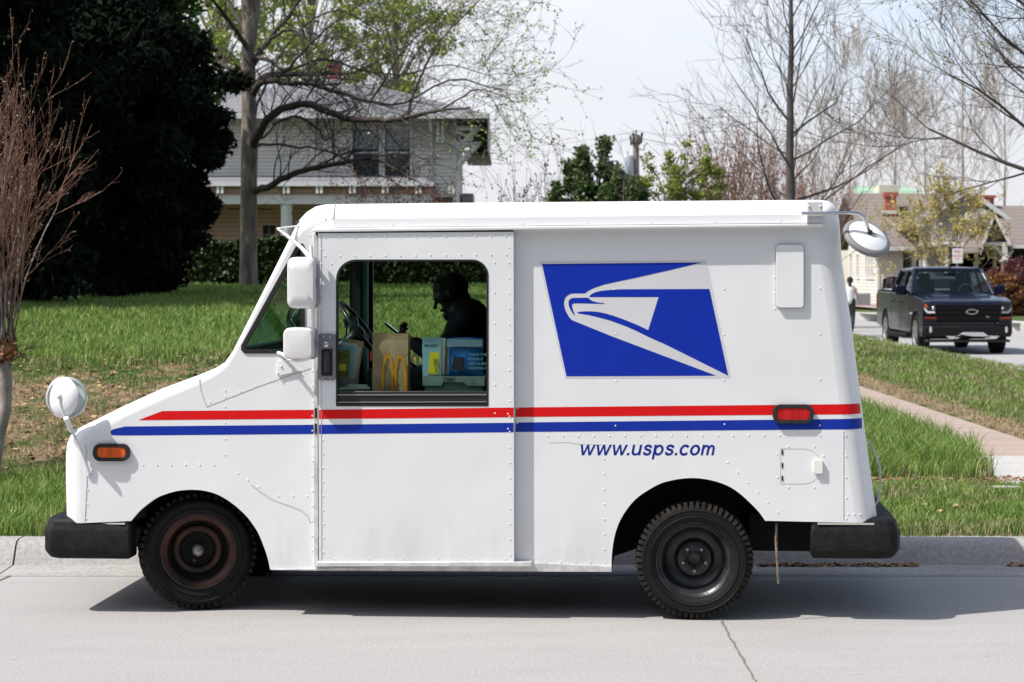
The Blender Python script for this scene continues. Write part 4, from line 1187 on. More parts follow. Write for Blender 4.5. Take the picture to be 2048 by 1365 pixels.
def rect_mirror(x0, x1, y0, y1, tap):
    d = -.14
    outer_ = loopT(rrect(x0, x1, y0, y1, 13, 5), d)
    c = Vector((sum(p[0] for p in outer_) / len(outer_), sum(p[1] for p in outer_) / len(outer_)))
    b = MB(); n = len(outer_); lv = []
    for s, y in ((1.0, .03), (1.0, .0), (.97, -.018), (.88, -.032), (.5, -.036)):
        lv.append([((p[0] - c.x) * s + c.x, d + y, (p[1] - c.y) * s + c.y) for p in outer_])
    vs = [p for l in lv for p in l]
    fs = [(j * n + i, j * n + (i + 1) % n, (j + 1) * n + (i + 1) % n, (j + 1) * n + i) for j in range(len(lv) - 1) for i in range(n)] + [tuple((len(lv) - 1) * n + i for i in range(n)), tuple(reversed(range(n)))]
    b.add(vs, fs)
    o = b.build('side_mirror', mat('mirror_shell', (.70, .69, .68), .45, var=.04, vscale=8), truck, smooth=50)
    b = MB(); b.prism([[((p[0] - c.x) * 1.04 + c.x + .014, (p[1] - c.y) * 1.02 + c.y) for p in outer_]], fxz, d + .03, d + .045)
    b.build('mirror_rim', mat('rim_grey', (.3, .3, .31), .5), o, bevel=.003)
rect_mirror(575, 631, 515, 617, 0); rect_mirror(567, 628, 656, 719, 0)
# ---------------------------------------------------------------- driver and load inside the cab
def TWorld(p): return TO + TU * p[0] + TV * p[1] + Vector((0, 0, p[2]))
def thingT(name, base, label, cat, group=None):
    e = empty(name, TWorld(base), -TH, label, cat, group); e['_b'] = 0; del e['_b']
    return e, Vector(base)
def put(mb, base, name, m, parent, **k):
    o = mb.build(name, m, None, **k); o.parent = parent; o.location = -base; return o

def capsules(mb, segs, n=12):
    for p0, p1, r0, r1 in segs:
        p0, p1 = Vector(p0), Vector(p1); t = (p1 - p0); L = max(t.length, 1e-5); t /= L
        pts = []; rr = []
        for k in range(5): a = math.pi / 2 * (k / 4 - 1); pts.append(p0 + t * r0 * math.sin(a)); rr.append(max(.0008, r0 * math.cos(a)))
        for k in range(1, 5): a = math.pi / 2 * (k / 4); pts.append(p1 + t * r1 * math.sin(a)); rr.append(max(.0008, r1 * math.cos(a)))
        pts.insert(5, p1); rr.insert(5, r1)
        mb.tube(pts, rr, n)
def remesh(o, vox, it=4):
    r = o.modifiers.new('remesh', 'REMESH'); r.mode = 'VOXEL'; r.voxel_size = vox; r.use_smooth_shade = True
    s = o.modifiers.new('smooth', 'SMOOTH'); s.iterations = it; s.factor = .5
    return o
def hand(mb, w, d, side, s=1.0, curl=.5):
    """palm from wrist w along d, five unequal curled fingers"""
    d = d.normalized(); side = (side - d * side.dot(d)).normalized(); nn = d.cross(side)
    capsules(mb, [(w, w + d * .07 * s, .022 * s, .030 * s), (w + side * .02 * s, w + d * .075 * s + side * .028 * s, .015 * s, .012 * s), (w - side * .02 * s, w + d * .07 * s - side * .026 * s, .015 * s, .012 * s)], 8)
    for i, (o_, L_) in enumerate(((.030, .070), (.011, .080), (-.009, .074), (-.028, .058))):
        b0 = w + d * .08 * s + side * o_ * s; b1 = b0 + (d * math.cos(curl) + nn * math.sin(curl)) * L_ * .5 * s
        b2 = b1 + (d * math.cos(curl * 2) + nn * math.sin(curl * 2)) * L_ * .5 * s
        capsules(mb, [(b0 - d * .02 * s, b1, .0095 * s, .0085 * s), (b1, b2, .0085 * s, .007 * s)], 7)
    t0 = w + d * .02 * s + side * .025 * s; t1 = t0 + (d * .6 + side * .7 + nn * .3).normalized() * .04 * s
    capsules(mb, [(t0, t1, .012 * s, .0105 * s), (t1, t1 + (d + nn * .5 + side * .2).normalized() * .03 * s, .010 * s, .0085 * s)], 7)
def head(mb, c, f, up, s=1.0):
    """skull, jaw, brow, nose, lips, ears; f = facing, up = crown direction"""
    f = f.normalized(); up = (up - f * up.dot(f)).normalized(); sd = f.cross(up)
    g = lambda a, b_, c_: c + (f * a + up * b_ + sd * c_) * s
    capsules(mb, [(g(-.02, .035, 0), g(.02, .03, 0), .082 * s, .075 * s), (g(.03, -.03, 0), g(.052, -.075, 0), .052 * s, .030 * s), (g(.0, -.02, .0), g(.04, -.07, 0), .06 * s, .035 * s),
                  (g(.088, .025, -.025), g(.088, .025, .025), .014 * s, .014 * s), (g(.092, .012, 0), g(.113, -.022, 0), .008 * s, .013 * s),
                  (g(.088, -.052, -.018), g(.088, -.052, .018), .009 * s, .009 * s), (g(.078, -.088, -.01), g(.078, -.088, .01), .017 * s, .017 * s),
                  (g(-.005, .015, .078), g(-.008, -.02, .076), .014 * s, .009 * s), (g(-.005, .015, -.078), g(-.008, -.02, -.076), .014 * s, .009 * s)], 10)
M['skin_shaded'] = mat('skin', (.07, .04, .03), .5, var=.1)  # driver's skin, darkened so the colour carries the cab's shadow
M['skin_l'] = mat('fair_skin', (.52, .31, .24), .5, var=.08)
M['navy'] = mat('navy_shirt', (.010, .013, .028), .8, var=.3, vscale=20, bump=.4, bscale=30)
M['hair'] = mat('dark_hair', (.018, .012, .010), .6, bump=.6, bscale=90)

dv, dbase = thingT('person', T(960, 780, 1.33), 'driver in a dark navy shirt leaning forward over a phone at the wheel', 'person')
S = lambda x, y, d=1.33: T(x, y, d)
hf = Vector((-.90, 0, -.42)); hc = S(903, 592)
nk = S(930, 628); ch = S(945, 672); pv = S(968, 770)
shl, shr = S(938, 640, 1.15), S(938, 640, 1.51)
e1, w1 = S(872, 716, 1.12), S(822, 682, 1.22)
e2, w2 = S(905, 742, 1.54), S(836, 738, 1.45)
b = MB(); head(b, hc, hf, Vector((-.4, 0, .9)), 1.02)
capsules(b, [(hc + Vector((.03, 0, -.03)), nk, .055, .062), (nk, ch, .10, .15), (ch, pv, .15, .15), (shl, shr, .06, .06),
             (shl, e1, .052, .040), (e1, w1, .038, .025), (shr, e2, .052, .040), (e2, w2, .038, .025),
             (pv + Vector((0, -.09, 0)), S(860, 790, 1.2), .09, .065), (pv + Vector((0, .09, 0)), S(860, 790, 1.48), .09, .065),
             (S(860, 790, 1.2), S(822, 920, 1.2), .062, .045), (S(860, 790, 1.48), S(815, 920, 1.48), .062, .045)])
hand(b, w1, (w1 - e1), Vector((0, -1, .3)), 1.0, .9); hand(b, w2, (w2 - e2), Vector((0, -1, .2)), 1.0, .6)
remesh(put(b, dbase, 'body', M['skin_shaded'], dv), .0055, 3)
b = MB(); capsules(b, [(nk + Vector((.02, 0, -.03)), ch, .125, .172), (ch, pv, .172, .165), (shl, shr, .078, .078), (nk + Vector((.03, -.1, -.02)), nk + Vector((.03, .1, -.02)), .07, .07), (shl, e1, .070, .058), (e1, e1 + (w1 - e1) * .8, .056, .044), (shr, e2, .070, .058), (e2, e2 + (w2 - e2) * .7, .056, .044)])
remesh(put(b, dbase, 'shirt', M['navy'], dv), .009, 3)
b = MB(); capsules(b, [(pv + Vector((0, -.09, 0)), S(858, 790, 1.2), .105, .078), (pv + Vector((0, .09, 0)), S(858, 790, 1.48), .105, .078), (S(858, 790, 1.2), S(822, 905, 1.2), .074, .060), (S(858, 790, 1.48), S(815, 905, 1.48), .074, .060)])
remesh(put(b, dbase, 'trousers', M['navy'], dv), .010, 3)
b = MB(); f_ = hf.normalized(); u_ = (Vector((-.4, 0, .9)) - f_ * Vector((-.4, 0, .9)).dot(f_)).normalized()
capsules(b, [(hc - f_ * .035 + u_ * .045, hc + f_ * .012 + u_ * .052, .088, .078), (hc - f_ * .03 + u_ * .0, hc - f_ * .045 - u_ * .04, .08, .055), (hc + f_ * .035 - u_ * .075, hc + f_ * .07 - u_ * .10, .045, .026)])
remesh(put(b, dbase, 'hair', M['hair'], dv), .007, 2)
# phone in the raised hand
ph = T(787, 660, 1.22); e_, pb_ = thingT('phone', ph, 'dark phone with a lit edge held in the raised hand of the driver', 'phone')
b = MB(); Mx = Matrix.Translation(ph) @ Matrix.Rotation(R(-38), 4, 'Y').inverted()
b.box(-.06, .06, -.035, .035, -.006, .006, Mx); put(b, pb_, 'case', M['gasket'], e_, bevel=.003)
b = MB(); b.box(-.056, .056, -.031, .031, .0062, .0072, Mx); put(b, pb_, 'screen', mat('phone_screen', (.25, .4, .12), .15), e_)

# trays on the shelf
def tray(px0, px1, pyl, pyt, d0, d1, lip_m, label, name='mail_tray'):
    a, c = T(px0, pyt, d0), T(px1, pyt, d0); zb = sz - .004; zt = a.z
    e, base = thingT(name, ((a.x + c.x) / 2, (d0 + d1) / 2, zb), label, 'tray', 'mail trays on the shelf')
    lip = (T(px0, pyl, d0).z)
    b = MB(); x0, x1 = a.x + .012, c.x - .012
    t = .004
    b.box(x0, x1, d0 + .012, d1 - .012, zb, zb + t); b.box(x0, x0 + t, d0 + .012, d1 - .012, zb + t, zt - .004); b.box(x1 - t, x1, d0 + .012, d1 - .012, zb + t, zt - .004)
    b.box(x0 + t, x1 - t, d0 + .012, d0 + .012 + t, zb + t, zt - .004); b.box(x0 + t, x1 - t, d1 - .012 - t, d1 - .012, zb + t, zt - .004)
    put(b, base, 'tray_body', lip_m, e)
    b = MB(); w = c.x - a.x; xm = (a.x + c.x) / 2
    lp = [(a.x, zt), (c.x, zt), (c.x, lip), (xm + w * .20, lip), (xm + w * .16, lip + (zt - lip) * .38), (xm - w * .16, lip + (zt - lip) * .38), (xm - w * .20, lip), (a.x, lip)]
    b.prism([lp], fxz, d0 - .004, d0 + .004); b.prism([lp], fxz, d1 - .004, d1 + .004)
    b.box(a.x, a.x + .006, d0 + .004, d1 - .004, lip, zt); b.box(c.x - .006, c.x, d0 + .004, d1 - .004, lip, zt)
    put(b, base, 'rim', lip_m, e, bevel=.0015)
    return e, base, zt
M['tray'] = mat('tray_plastic', (.17, .25, .22), .55, var=.2, vscale=18)
M['tray_shaded'] = mat('shaded_tray_plastic', (.06, .085, .075), .6, var=.2)  # same tray plastic as above, with shade put into its colour
tray(735, 842, 774, 741, .30, .72, M['tray_shaded'], 'plastic mail tray in shade-darkened colour behind the brown paper bag')
te, tb, tz = tray(845, 970, 772, 753, .045, .44, M['tray'], 'grey green mail tray with handwritten number under the blue package')
o = text('1981', 'handwriting', M['gasket'], None, .026, shear=.3, bold=.02); o.parent = te
p = T(887, 765, .04); o.location = Vector((p.x, .0405, p.z)) - tb; o.rotation_euler = (R(90), 0, 0)

# paper bag
e, base = thingT('paper_bag', T(780, 765, .2), 'brown paper lunch bag with an orange arch emblem on the shelf', 'bag')
a = T(745, 668, .05); c = T(816, 752, .05); w = c.x - a.x; z0 = sz - .002 + .004; z1 = a.z
M['kraft'] = mat('kraft_paper', (.44, .31, .18), .8, var=.14, vscale=14, bump=1.0, bscale=16)
b = MB(); nx, nz_ = 8, 10; d0, d1 = .045, .165; vs = []; rows = []
for j in range(nz_ + 1):
    v = j / nz_; z = z0 + (z1 - z0) * v; row = []
    per = [(i / nx, 0) for i in range(nx + 1)] + [(1, i / 4) for i in range(1, 4)] + [(1 - i / nx, 1) for i in range(nx + 1)] + [(0, 1 - i / 4) for i in range(1, 4)]
    for u, q in per:
        pinch = .35 * max(0, v - .72) / .28
        jit = rnd.uniform(-.003, .003)
        y = d0 + (d1 - d0) * (q + (.5 - q) * pinch) + jit; x = a.x + w * u + rnd.uniform(-.002, .002)
        if u in (0, 1) and 0 < q < 1: x += (.02 if u == 0 else -.02) * v
        row.append((x, y, z + (rnd.uniform(-.003, .003) if 0 < j < nz_ else 0)))
    rows.append(row)
m__ = len(rows[0]); vs = [p for r_ in rows for p in r_]
b.add(vs, [(j * m__ + i, j * m__ + (i + 1) % m__, (j + 1) * m__ + (i + 1) % m__, (j + 1) * m__ + i) for j in range(nz_) for i in range(m__)] + [tuple(range(m__ - 1, -1, -1))])
b.box(a.x - .001, a.x + w + .001, d0 + .012, d0 + .014, z1 - .045, z1 + .002)
put(b, base, 'bag_paper', M['kraft'], e, smooth=40)
M['arch'] = mat('arch_orange', (.80, .33, .015), .6, var=.1, vscale=20)
b = MB(); kk = []
def archp(x0, x1, zb, zt, th):
    o_ = []; i_ = []
    for k in range(13):
        t = math.pi * k / 12; xm = (x0 + x1) / 2; hw = (x1 - x0) / 2
        o_.append((xm - hw * math.cos(t), zb + (zt - zb) * math.sin(t) ** .7)); i_.append((xm - (hw - th) * math.cos(t), zb + (zt - zb - th * 1.1) * math.sin(t) ** .7))
    return o_ + list(reversed(i_))
ax0, ax1 = a.x + w * .24, a.x + w * .98; am = (ax0 + ax1) / 2; zb_ = z0 + .003; zt_ = T(780, 706, .18).z
for x0, x1 in ((ax0, am + .004), (am - .004, ax1)): b.prism([archp(x0, x1, zb_, zt_ if x0 == ax0 else zt_ - .004, .017)], fxz, d0 - .0062, d0 - .0050 - (.0006 if x0 == ax0 else 0))
put(b, base, 'arch_emblem', M['arch'], e)
b = MB(); b.prism([[T2(746, 701, .165), T2(751.5, 701, .165), T2(751.5, 720, .165), T2(746, 720, .165)]], fxz, d0 - .006, d0 - .005); put(b, base, 'red_label', mat('label_red', (.5, .02, .02), .5), e)

# magazines and packages
def slab(mb, cx, d, cz, w, h, t, tilt=0, yaw=0, lean=0):
    Mx = Matrix.Translation((cx, d, cz)) @ Matrix.Rotation(tilt, 4, 'Y') @ Matrix.Rotation(lean, 4, 'X') @ Matrix.Rotation(yaw, 4, 'Z')
    mb.box(-w / 2, w / 2, -t / 2, t / 2, -h / 2, h / 2, Mx); return Mx
cols = {'white': mat('paper_white', (.62, .64, .66), .5), 'yellow': mat('paper_yellow', (.75, .66, .03), .5), 'blue': mat('poly_blue', (.02, .16, .50), .35, var=.25, vscale=10, bump=.7, bscale=14),
        'pale': mat('poly_pale', (.30, .50, .58), .3, var=.15, vscale=10, bump=.6, bscale=14), 'orange': mat('envelope_orange', (.75, .45, .2), .6), 'olive': mat('cover_olive', (.16, .17, .03), .4, var=.4, vscale=30), 'ink': mat('ink', (.02, .02, .03), .6)}
def onface(mb_name, s, parent, base, px, py, d, h, m, rot=0, bold=.01):
    o = text(s, mb_name, m, None, h, bold=bold); o.parent = parent; p = T(px, py, d); o.location = Vector((p.x, d, p.z)) - base; o.rotation_euler = (R(90), -rot, 0); return o
# bundle in the middle
e, base = thingT('magazine_bundle', T(870, 752, .2), 'plastic wrapped magazines with a bright yellow cover beside the blue package', 'magazines')
p = T(868, 712, .2); hh = T(868, 673, .2).z - T(868, 751, .2).z
for i, (dx, dy, nm, ti) in enumerate(((-.0, 0, 'pale', 0), (.02, .012, 'white', 2), (.03, .022, 'olive', 3), (.045, .034, 'white', 5), (.04, .046, 'pale', 4))):
    b = MB(); slab(b, p.x + dx, .085 + dy, p.z + .0, .098, hh * (.98 - .03 * i), .006, R(ti)); put(b, base, 'magazine', cols[nm], e, bevel=.001)
b = MB(); slab(b, p.x + .012, .0805, p.z - .035, .052, .115, .001, R(5)); y_ = put(b, base, 'yellow_cover', cols['yellow'], e)
onface('cover_text', 'MARKET', e, base, 849, 694, .0790, .014, cols['ink'])
onface('cover_text', 'GIANT', e, base, 871, 718, .0790, .013, cols['ink'], rot=R(-80)); onface('cover_text', 'OPERATION', e, base, 866, 718, .0789, .010, cols['ink'], rot=R(-80))
# blue package
e, base = thingT('blue_package', T(933, 755, .25), 'crumpled blue plastic package with a pale lettered top band in the tray', 'package')
p = T(933, 716, .2); hh = T(933, 679, .2).z - T(933, 757, .2).z; w = T(971, 716, .2).x - T(899, 716, .2).x
b = MB(); nx, nz_ = 14, 14
vs = []
for j in range(nz_ + 1):
    for i in range(nx + 1):
        u, v = i / nx, j / nz_; bul = .03 * (math.sin(math.pi * u) * math.sin(math.pi * v)) ** .6
        vs.append((p.x - w / 2 + w * u, .125 - bul + rnd.uniform(-.0015, .0015), p.z - hh / 2 + hh * v + (.008 * math.sin(math.pi * u) if j == nz_ else 0)))
nb = len(vs)
vs += [(x, .15 + (.125 - y), z) for x, y, z in vs]
fs = [(j * (nx + 1) + i, j * (nx + 1) + i + 1, (j + 1) * (nx + 1) + i + 1, (j + 1) * (nx + 1) + i) for j in range(nz_) for i in range(nx)]
b.add(vs, fs + [tuple(nb + k for k in reversed(f)) for f in fs]); put(b, base, 'wrapping', cols['blue'], e, smooth=180)
b = MB(); slab(b, p.x, .088, p.z + hh * .5 - .022, w * .98, .040, .001, R(1)); put(b, base, 'top_band', cols['pale'], e)
onface('band_text', 'NORTHERN BREWER', e, base, 904, 697, .0868, .012, cols['ink'])
for i, s_ in enumerate(('THIS IS THE', 'MOMENT', "YOU'VE BEEN", 'WAITING FOR')): onface('package_text', s_, e, base, 937, 712 + i * 9, .0900, .013, cols['pale'], bold=0)
b = MB(); slab(b, T(920, 726, .19).x, .0895, T(920, 726, .19).z, .06, .07, .001, R(10)); put(b, base, 'dark_patch', cols['ink'], e)
# left bundle
e, base = thingT('letter_bundle', T(695, 755, .2), 'upright bundle of letters and catalogues in front of the steering wheel', 'letters')
p = T(694, 716, .2); hh = T(694, 680, .2).z - T(694, 755, .2).z
for i, (dx, dy, nm, ti, sc_) in enumerate(((-.01, 0, 'olive', 4, .72), (.004, .02, 'pale', 6, .8), (.015, .04, 'white', 9, .92), (.028, .055, 'white', 12, .85), (.04, .07, 'orange', 10, .98), (.012, .09, 'pale', 7, 1.0), (.03, .105, 'white', 14, .95))):
    b = MB(); slab(b, p.x + dx, .07 + dy, p.z - hh * (1 - sc_) / 2, .085, hh * sc_, .005, R(ti)); put(b, base, 'letter', cols[nm], e)
b = MB(); slab(b, p.x - .012, .0665, p.z - .045, .05, .035, .001, R(4)); put(b, base, 'yellow_label', cols['yellow'], e)
# ---------------------------------------------------------------- trees and shrubs
M['bark'] = mat('bark_brown', (.21, .17, .145), .9, var=.5, vscale=7, bump=.8, bscale=22, stretch=(1, 1, .25))
M['bark_dark'] = mat('bark_dark', (.045, .036, .034), .9, var=.3, vscale=8)
M['bark_grey'] = mat('bark_grey', (.085, .07, .068), .9, var=.3, vscale=8, bump=.6, bscale=25, stretch=(1, 1, .3))
M['bark_limb'] = mat('bark_limb', (.058, .044, .038), .9, var=.3, vscale=8, bump=.5, bscale=25)
M['bark_pale'] = mat('bark_pale', (.36, .30, .27), .9, var=.2, vscale=5)
M['twig_red'] = mat('twig_red', (.22, .11, .078), .85, island=.5)
M['myrtle_bark'] = mat('smooth_mottled_bark', (.36, .31, .28), .7, var2=(.20, .155, .14), vscale=9, bump=.3, bscale=12)
def leaf(name, c, isl=.45, tr=.35, rough=.5): return mat(name, c, rough, spec=.4, island=isl, trans=tr)
M['lf_spring'] = leaf('spring_leaf', (.30, .36, .07))
M['lf_spring2'] = leaf('young_leaf', (.30, .37, .10))
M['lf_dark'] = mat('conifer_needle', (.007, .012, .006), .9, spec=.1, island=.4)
M['lf_magn'] = leaf('glossy_leaf', (.06, .12, .016), .97, .25, .4)  # wide leaf-to-leaf tone spread paints in the highlights of lit leaves
M['lf_mid'] = leaf('olive_leaf', (.095, .14, .045), .6, .25)
M['lf_yel'] = leaf('yellow_bud', (.48, .40, .12), .4)
M['lf_ygr'] = leaf('yellow_green_leaf', (.24, .28, .05), .5)
M['lf_red'] = leaf('red_leaf', (.13, .035, .04), .4)
M['lf_rust'] = leaf('rust_leaf', (.22, .09, .035), .6)
M['lf_purple'] = leaf('purple_seed', (.12, .09, .11), .4)
M['lf_brown'] = leaf('brown_seed', (.22, .14, .09), .4)
M['hedge'] = leaf('hedge_leaf', (.035, .060, .014), .6, .2)

def limb(p, d, L, n, wander, r0, r1, up=0.0, rr=rnd):
    pts = [Vector(p)]; rad = [r0]; d = Vector(d).normalized()
    for i in range(n):
        d = (d + Vector((rr.gauss(0, wander), rr.gauss(0, wander), rr.gauss(0, wander) + up))).normalized()
        pts.append(pts[-1] + d * (L / n)); rad.append(r0 + (r1 - r0) * (i + 1) / n)
    return pts, rad, d
def branch(tm, wm, p, d, L, r, lv, prm, tips, rr):
    """tm: thick wood, wm: twigs"""
    n = max(2, min(6, int(L / prm.get('seg', .35)) + 2))
    pts, rad, de = limb(p, d, L, n, prm['wander'], r, r * prm.get('taper', .45), prm.get('up', 0), rr)
    (tm if r > prm.get('thick', .02) else wm).tube(pts, rad, 7 if r > .05 else (4 if r > .012 else 3), caps=False)
    if lv <= 0:
        tips.extend(pts[1:]); return
    k = prm['kids'][min(lv - 1, len(prm['kids']) - 1)]
    for i in range(k):
        f = rr.uniform(prm.get('f0', .25), 1.0) if i else 1.0
        idx = min(n - 1, int(f * n)); q = pts[idx].lerp(pts[idx + 1], min(1, f * n - idx)) if idx < n else pts[-1]
        t = (pts[idx + 1] - pts[idx]).normalized()
        ang = rr.uniform(*prm['ang']); ax = t.orthogonal().normalized(); ax.rotate(Quaternion(t, rr.uniform(0, 2 * math.pi)))
        nd = t.copy(); nd.rotate(Quaternion(ax, R(ang if i else ang * .3))); nd.z += prm.get('lift', 0)
        if prm.get('flat'): nd.y *= prm['flat']
        branch(tm, wm, q, nd, L * rr.uniform(*prm.get('len', (.5, .8))), max(rad[idx] * prm.get('rk', .6), prm.get('rmin', .003)), lv - 1, prm, tips, rr)
def jitter(tips, per, s, rr=rng):
    T_ = np.array([tuple(t) for t in tips]); T_ = np.repeat(T_, per, 0); return T_ + rr.normal(0, s, T_.shape)

def tree_thing(name, base, label, cat, group=None): return empty(name, base, 0, label, cat, group)
def woods(tm, wm, base, t, bark, twig=None, trunk='trunk', crown='branches'):
    off = -Vector(base)
    o = tm.build(trunk, bark, t, smooth=180, fix=False); o.location = off
    w = None
    if wm.v: w = wm.build(crown, twig or bark, t, smooth=180, fix=False); w.location = off
    return o, w

# --- big tree left of the house: limbs traced from the photograph, every limb at its own depth
YT = 45.0
def big_tree():
    rr = random.Random(11); base = P(498, 582, YT); base.z = float(gz(base.x, YT)) - .02
    t = tree_thing('tree', base, 'tall tree with sweeping limbs and sparse young leaves in front of the house', 'tree')
    tm, wm, tips = MB(), MB(), []
    tr = [(496, 590, 22), (497, 575, 19), (497, 520, 17.5), (497, 440, 17), (498, 350, 16.5), (499, 290, 17), (498, 230, 15), (497, 160, 14.5), (496, 100, 13), (497, 40, 12), (492, -10, 11), (480, -90, 9), (470, -200, 7)]
    tm.tube([P(x, y, YT) for x, y, r in tr], [r / FPX * YT for x, y, r in tr], 14)
    fork = [(500, 90, 11), (508, 50, 9), (514, 0, 9), (520, -80, 7), (530, -180, 5)]
    tm.tube([P(x, y, YT + .1) for x, y, r in fork], [r / FPX * YT for x, y, r in fork], 10)
    lm = MB()
    limbs = [  # (pixel x, y, radius px), depth drift
        ([(505, 385, 9), (535, 375, 8), (575, 352, 7.5), (620, 338, 6), (690, 326, 5), (745, 318, 4), (800, 345, 3), (830, 362, 2)], -2.5),
        ([(505, 300, 11), (520, 262, 10), (545, 232, 9), (575, 215, 9), (610, 209, 8.5), (650, 220, 8), (690, 235, 7.5), (740, 241, 6.5), (790, 240, 5.5), (830, 230, 4.5), (880, 222, 3), (940, 215, 2)], -3),
        ([(815, 238, 4.5), (822, 200, 4), (840, 160, 3.2), (858, 120, 2.8), (880, 80, 2.2), (920, 40, 1.6), (960, 0, 1)], 0.5),
        ([(505, 190, 9), (520, 168, 8), (545, 160, 7), (565, 164, 6), (620, 170, 5), (680, 186, 4.5), (740, 205, 3.5), (810, 207, 2.6), (900, 160, 2), (980, 175, 1.3), (1020, 190, .8)], -2),
        ([(505, 175, 8), (520, 158, 7.5), (550, 148, 7), (600, 150, 6), (650, 146, 5), (700, 148, 3.5), (760, 120, 2.5), (820, 90, 1.8)], 2.5),
        ([(507, 130, 8), (525, 95, 7), (550, 65, 6), (580, 30, 5), (610, -20, 4), (650, -80, 3)], 1.5),
        ([(540, 75, 4), (580, 60, 3.6), (600, 72, 3), (612, 110, 2.4), (625, 130, 1.6)], -1),
        ([(500, 120, 6), (530, 118, 5), (570, 140, 4), (600, 110, 3), (650, 60, 2.5), (720, 10, 1.8), (760, -30, 1)], -1.5),
        ([(493, 160, 7), (470, 140, 6), (430, 125, 4.5), (390, 118, 3.5), (350, 112, 2.5)], 1.5),
        ([(493, 95, 6), (470, 60, 5), (440, 20, 4), (400, -30, 3)], -1),
        ([(492, 60, 5), (470, 30, 4), (452, -10, 3.5), (420, -70, 2.5)], 1),
        ([(505, 280, 6), (525, 272, 5), (560, 240, 4), (600, 235, 3.6), (640, 262, 3), (650, 280, 2), (700, 250, 1.4)], 1.6),
        ([(506, 290, 5), (540, 288, 3), (600, 296, 2.4), (650, 300, 2), (720, 330, 1.8), (760, 350, 1.4), (800, 372, 1)], -3.2),
        ([(508, 230, 4), (540, 150, 3), (600, 60, 2.4), (680, 20, 2), (760, 60, 1.6), (840, 30, 1)], 3.2),
        ([(560, 150, 3.5), (640, 120, 3), (720, 140, 2.4), (800, 150, 2), (900, 130, 1.4), (1000, 160, .8)], 2.2),
        ([(740, 205, 2.5), (770, 160, 2.2), (800, 110, 1.8), (850, 60, 1.3), (900, 10, .9)], -2.2),
        ([(880, 222, 2.4), (930, 190, 2), (970, 180, 1.5), (1030, 205, .9)], -3),
    ]
    prm = dict(wander=.16, kids=[3, 4], ang=(25, 70), len=(.45, .75), rk=.5, rmin=.0045, taper=.4, seg=.3, thick=.018, up=.02, lift=.06)
    for pts, dy in limbs:
        n = len(pts); P3 = []
        for i, (x, y, r) in enumerate(pts): P3.append(P(x, y, YT + dy * (i / (n - 1)) ** .8 + rr.uniform(-.05, .05)))
        # interpolate for smooth sweep
        q = []; ra = []
        for i in range(n - 1):
            p0, p1, p2, p3 = P3[max(0, i - 1)], P3[i], P3[i + 1], P3[min(n - 1, i + 2)]
            for s in range(3):
                u = s / 3
                q.append(.5 * ((2 * p1) + (p2 - p0) * u + (2 * p0 - 5 * p1 + 4 * p2 - p3) * u * u + (3 * p1 - p0 - 3 * p2 + p3) * u ** 3) + Vector((rr.gauss(0, .012), rr.gauss(0, .012), rr.gauss(0, .012))))
                ra.append((pts[i][2] + (pts[i + 1][2] - pts[i][2]) * u) / FPX * YT * .86)
        q.append(P3[-1]); ra.append(pts[-1][2] / FPX * YT)
        lm.tube(q, ra, 8, caps=False)
        for i in range(3, len(q) - 1):
            for _ in range(2 if i > len(q) * .35 else 1):
                if rr.random() < .8:
                    d = (q[i + 1] - q[i - 1]).normalized(); ax = d.orthogonal(); ax.rotate(Quaternion(d, rr.uniform(0, 6.28)))
                    nd = d.copy(); nd.rotate(Quaternion(ax, R(rr.uniform(30, 80)))); nd.z += .15
                    branch(lm, wm, q[i], nd, rr.uniform(.6, 1.5), max(.006, min(.016, ra[i] * .35)), 2, prm, tips, rr)
    # upper twiggy crown carrying the young leaves
    woods(tm, wm, base, t, M['bark'], M['bark_dark'])
    l_ = lm.build('limbs', M['bark_limb'], t, smooth=180, fix=False); l_.location = -base
    tips = [p for p in tips]
    C = np.repeat(np.array([tuple(t_) for t_ in tips if rr.random() < .62]), 5, 0); C = C + rng.normal(0, .03, C.shape)
    px = CX + C[:, 0] / C[:, 1] * FPX; pz = HY - (C[:, 2] - CH) / C[:, 1] * FPX
    keep = rng.random(len(C)) < np.clip(.03 + np.clip(px - 860, 0, 400) / 400 + np.clip(150 - pz, 0, 200) / 600, .03, .6)
    C = C[keep]
    o = quads('crown', C - np.array(base), .036, M['lf_spring2'], t, aspect=1.5)
big_tree()

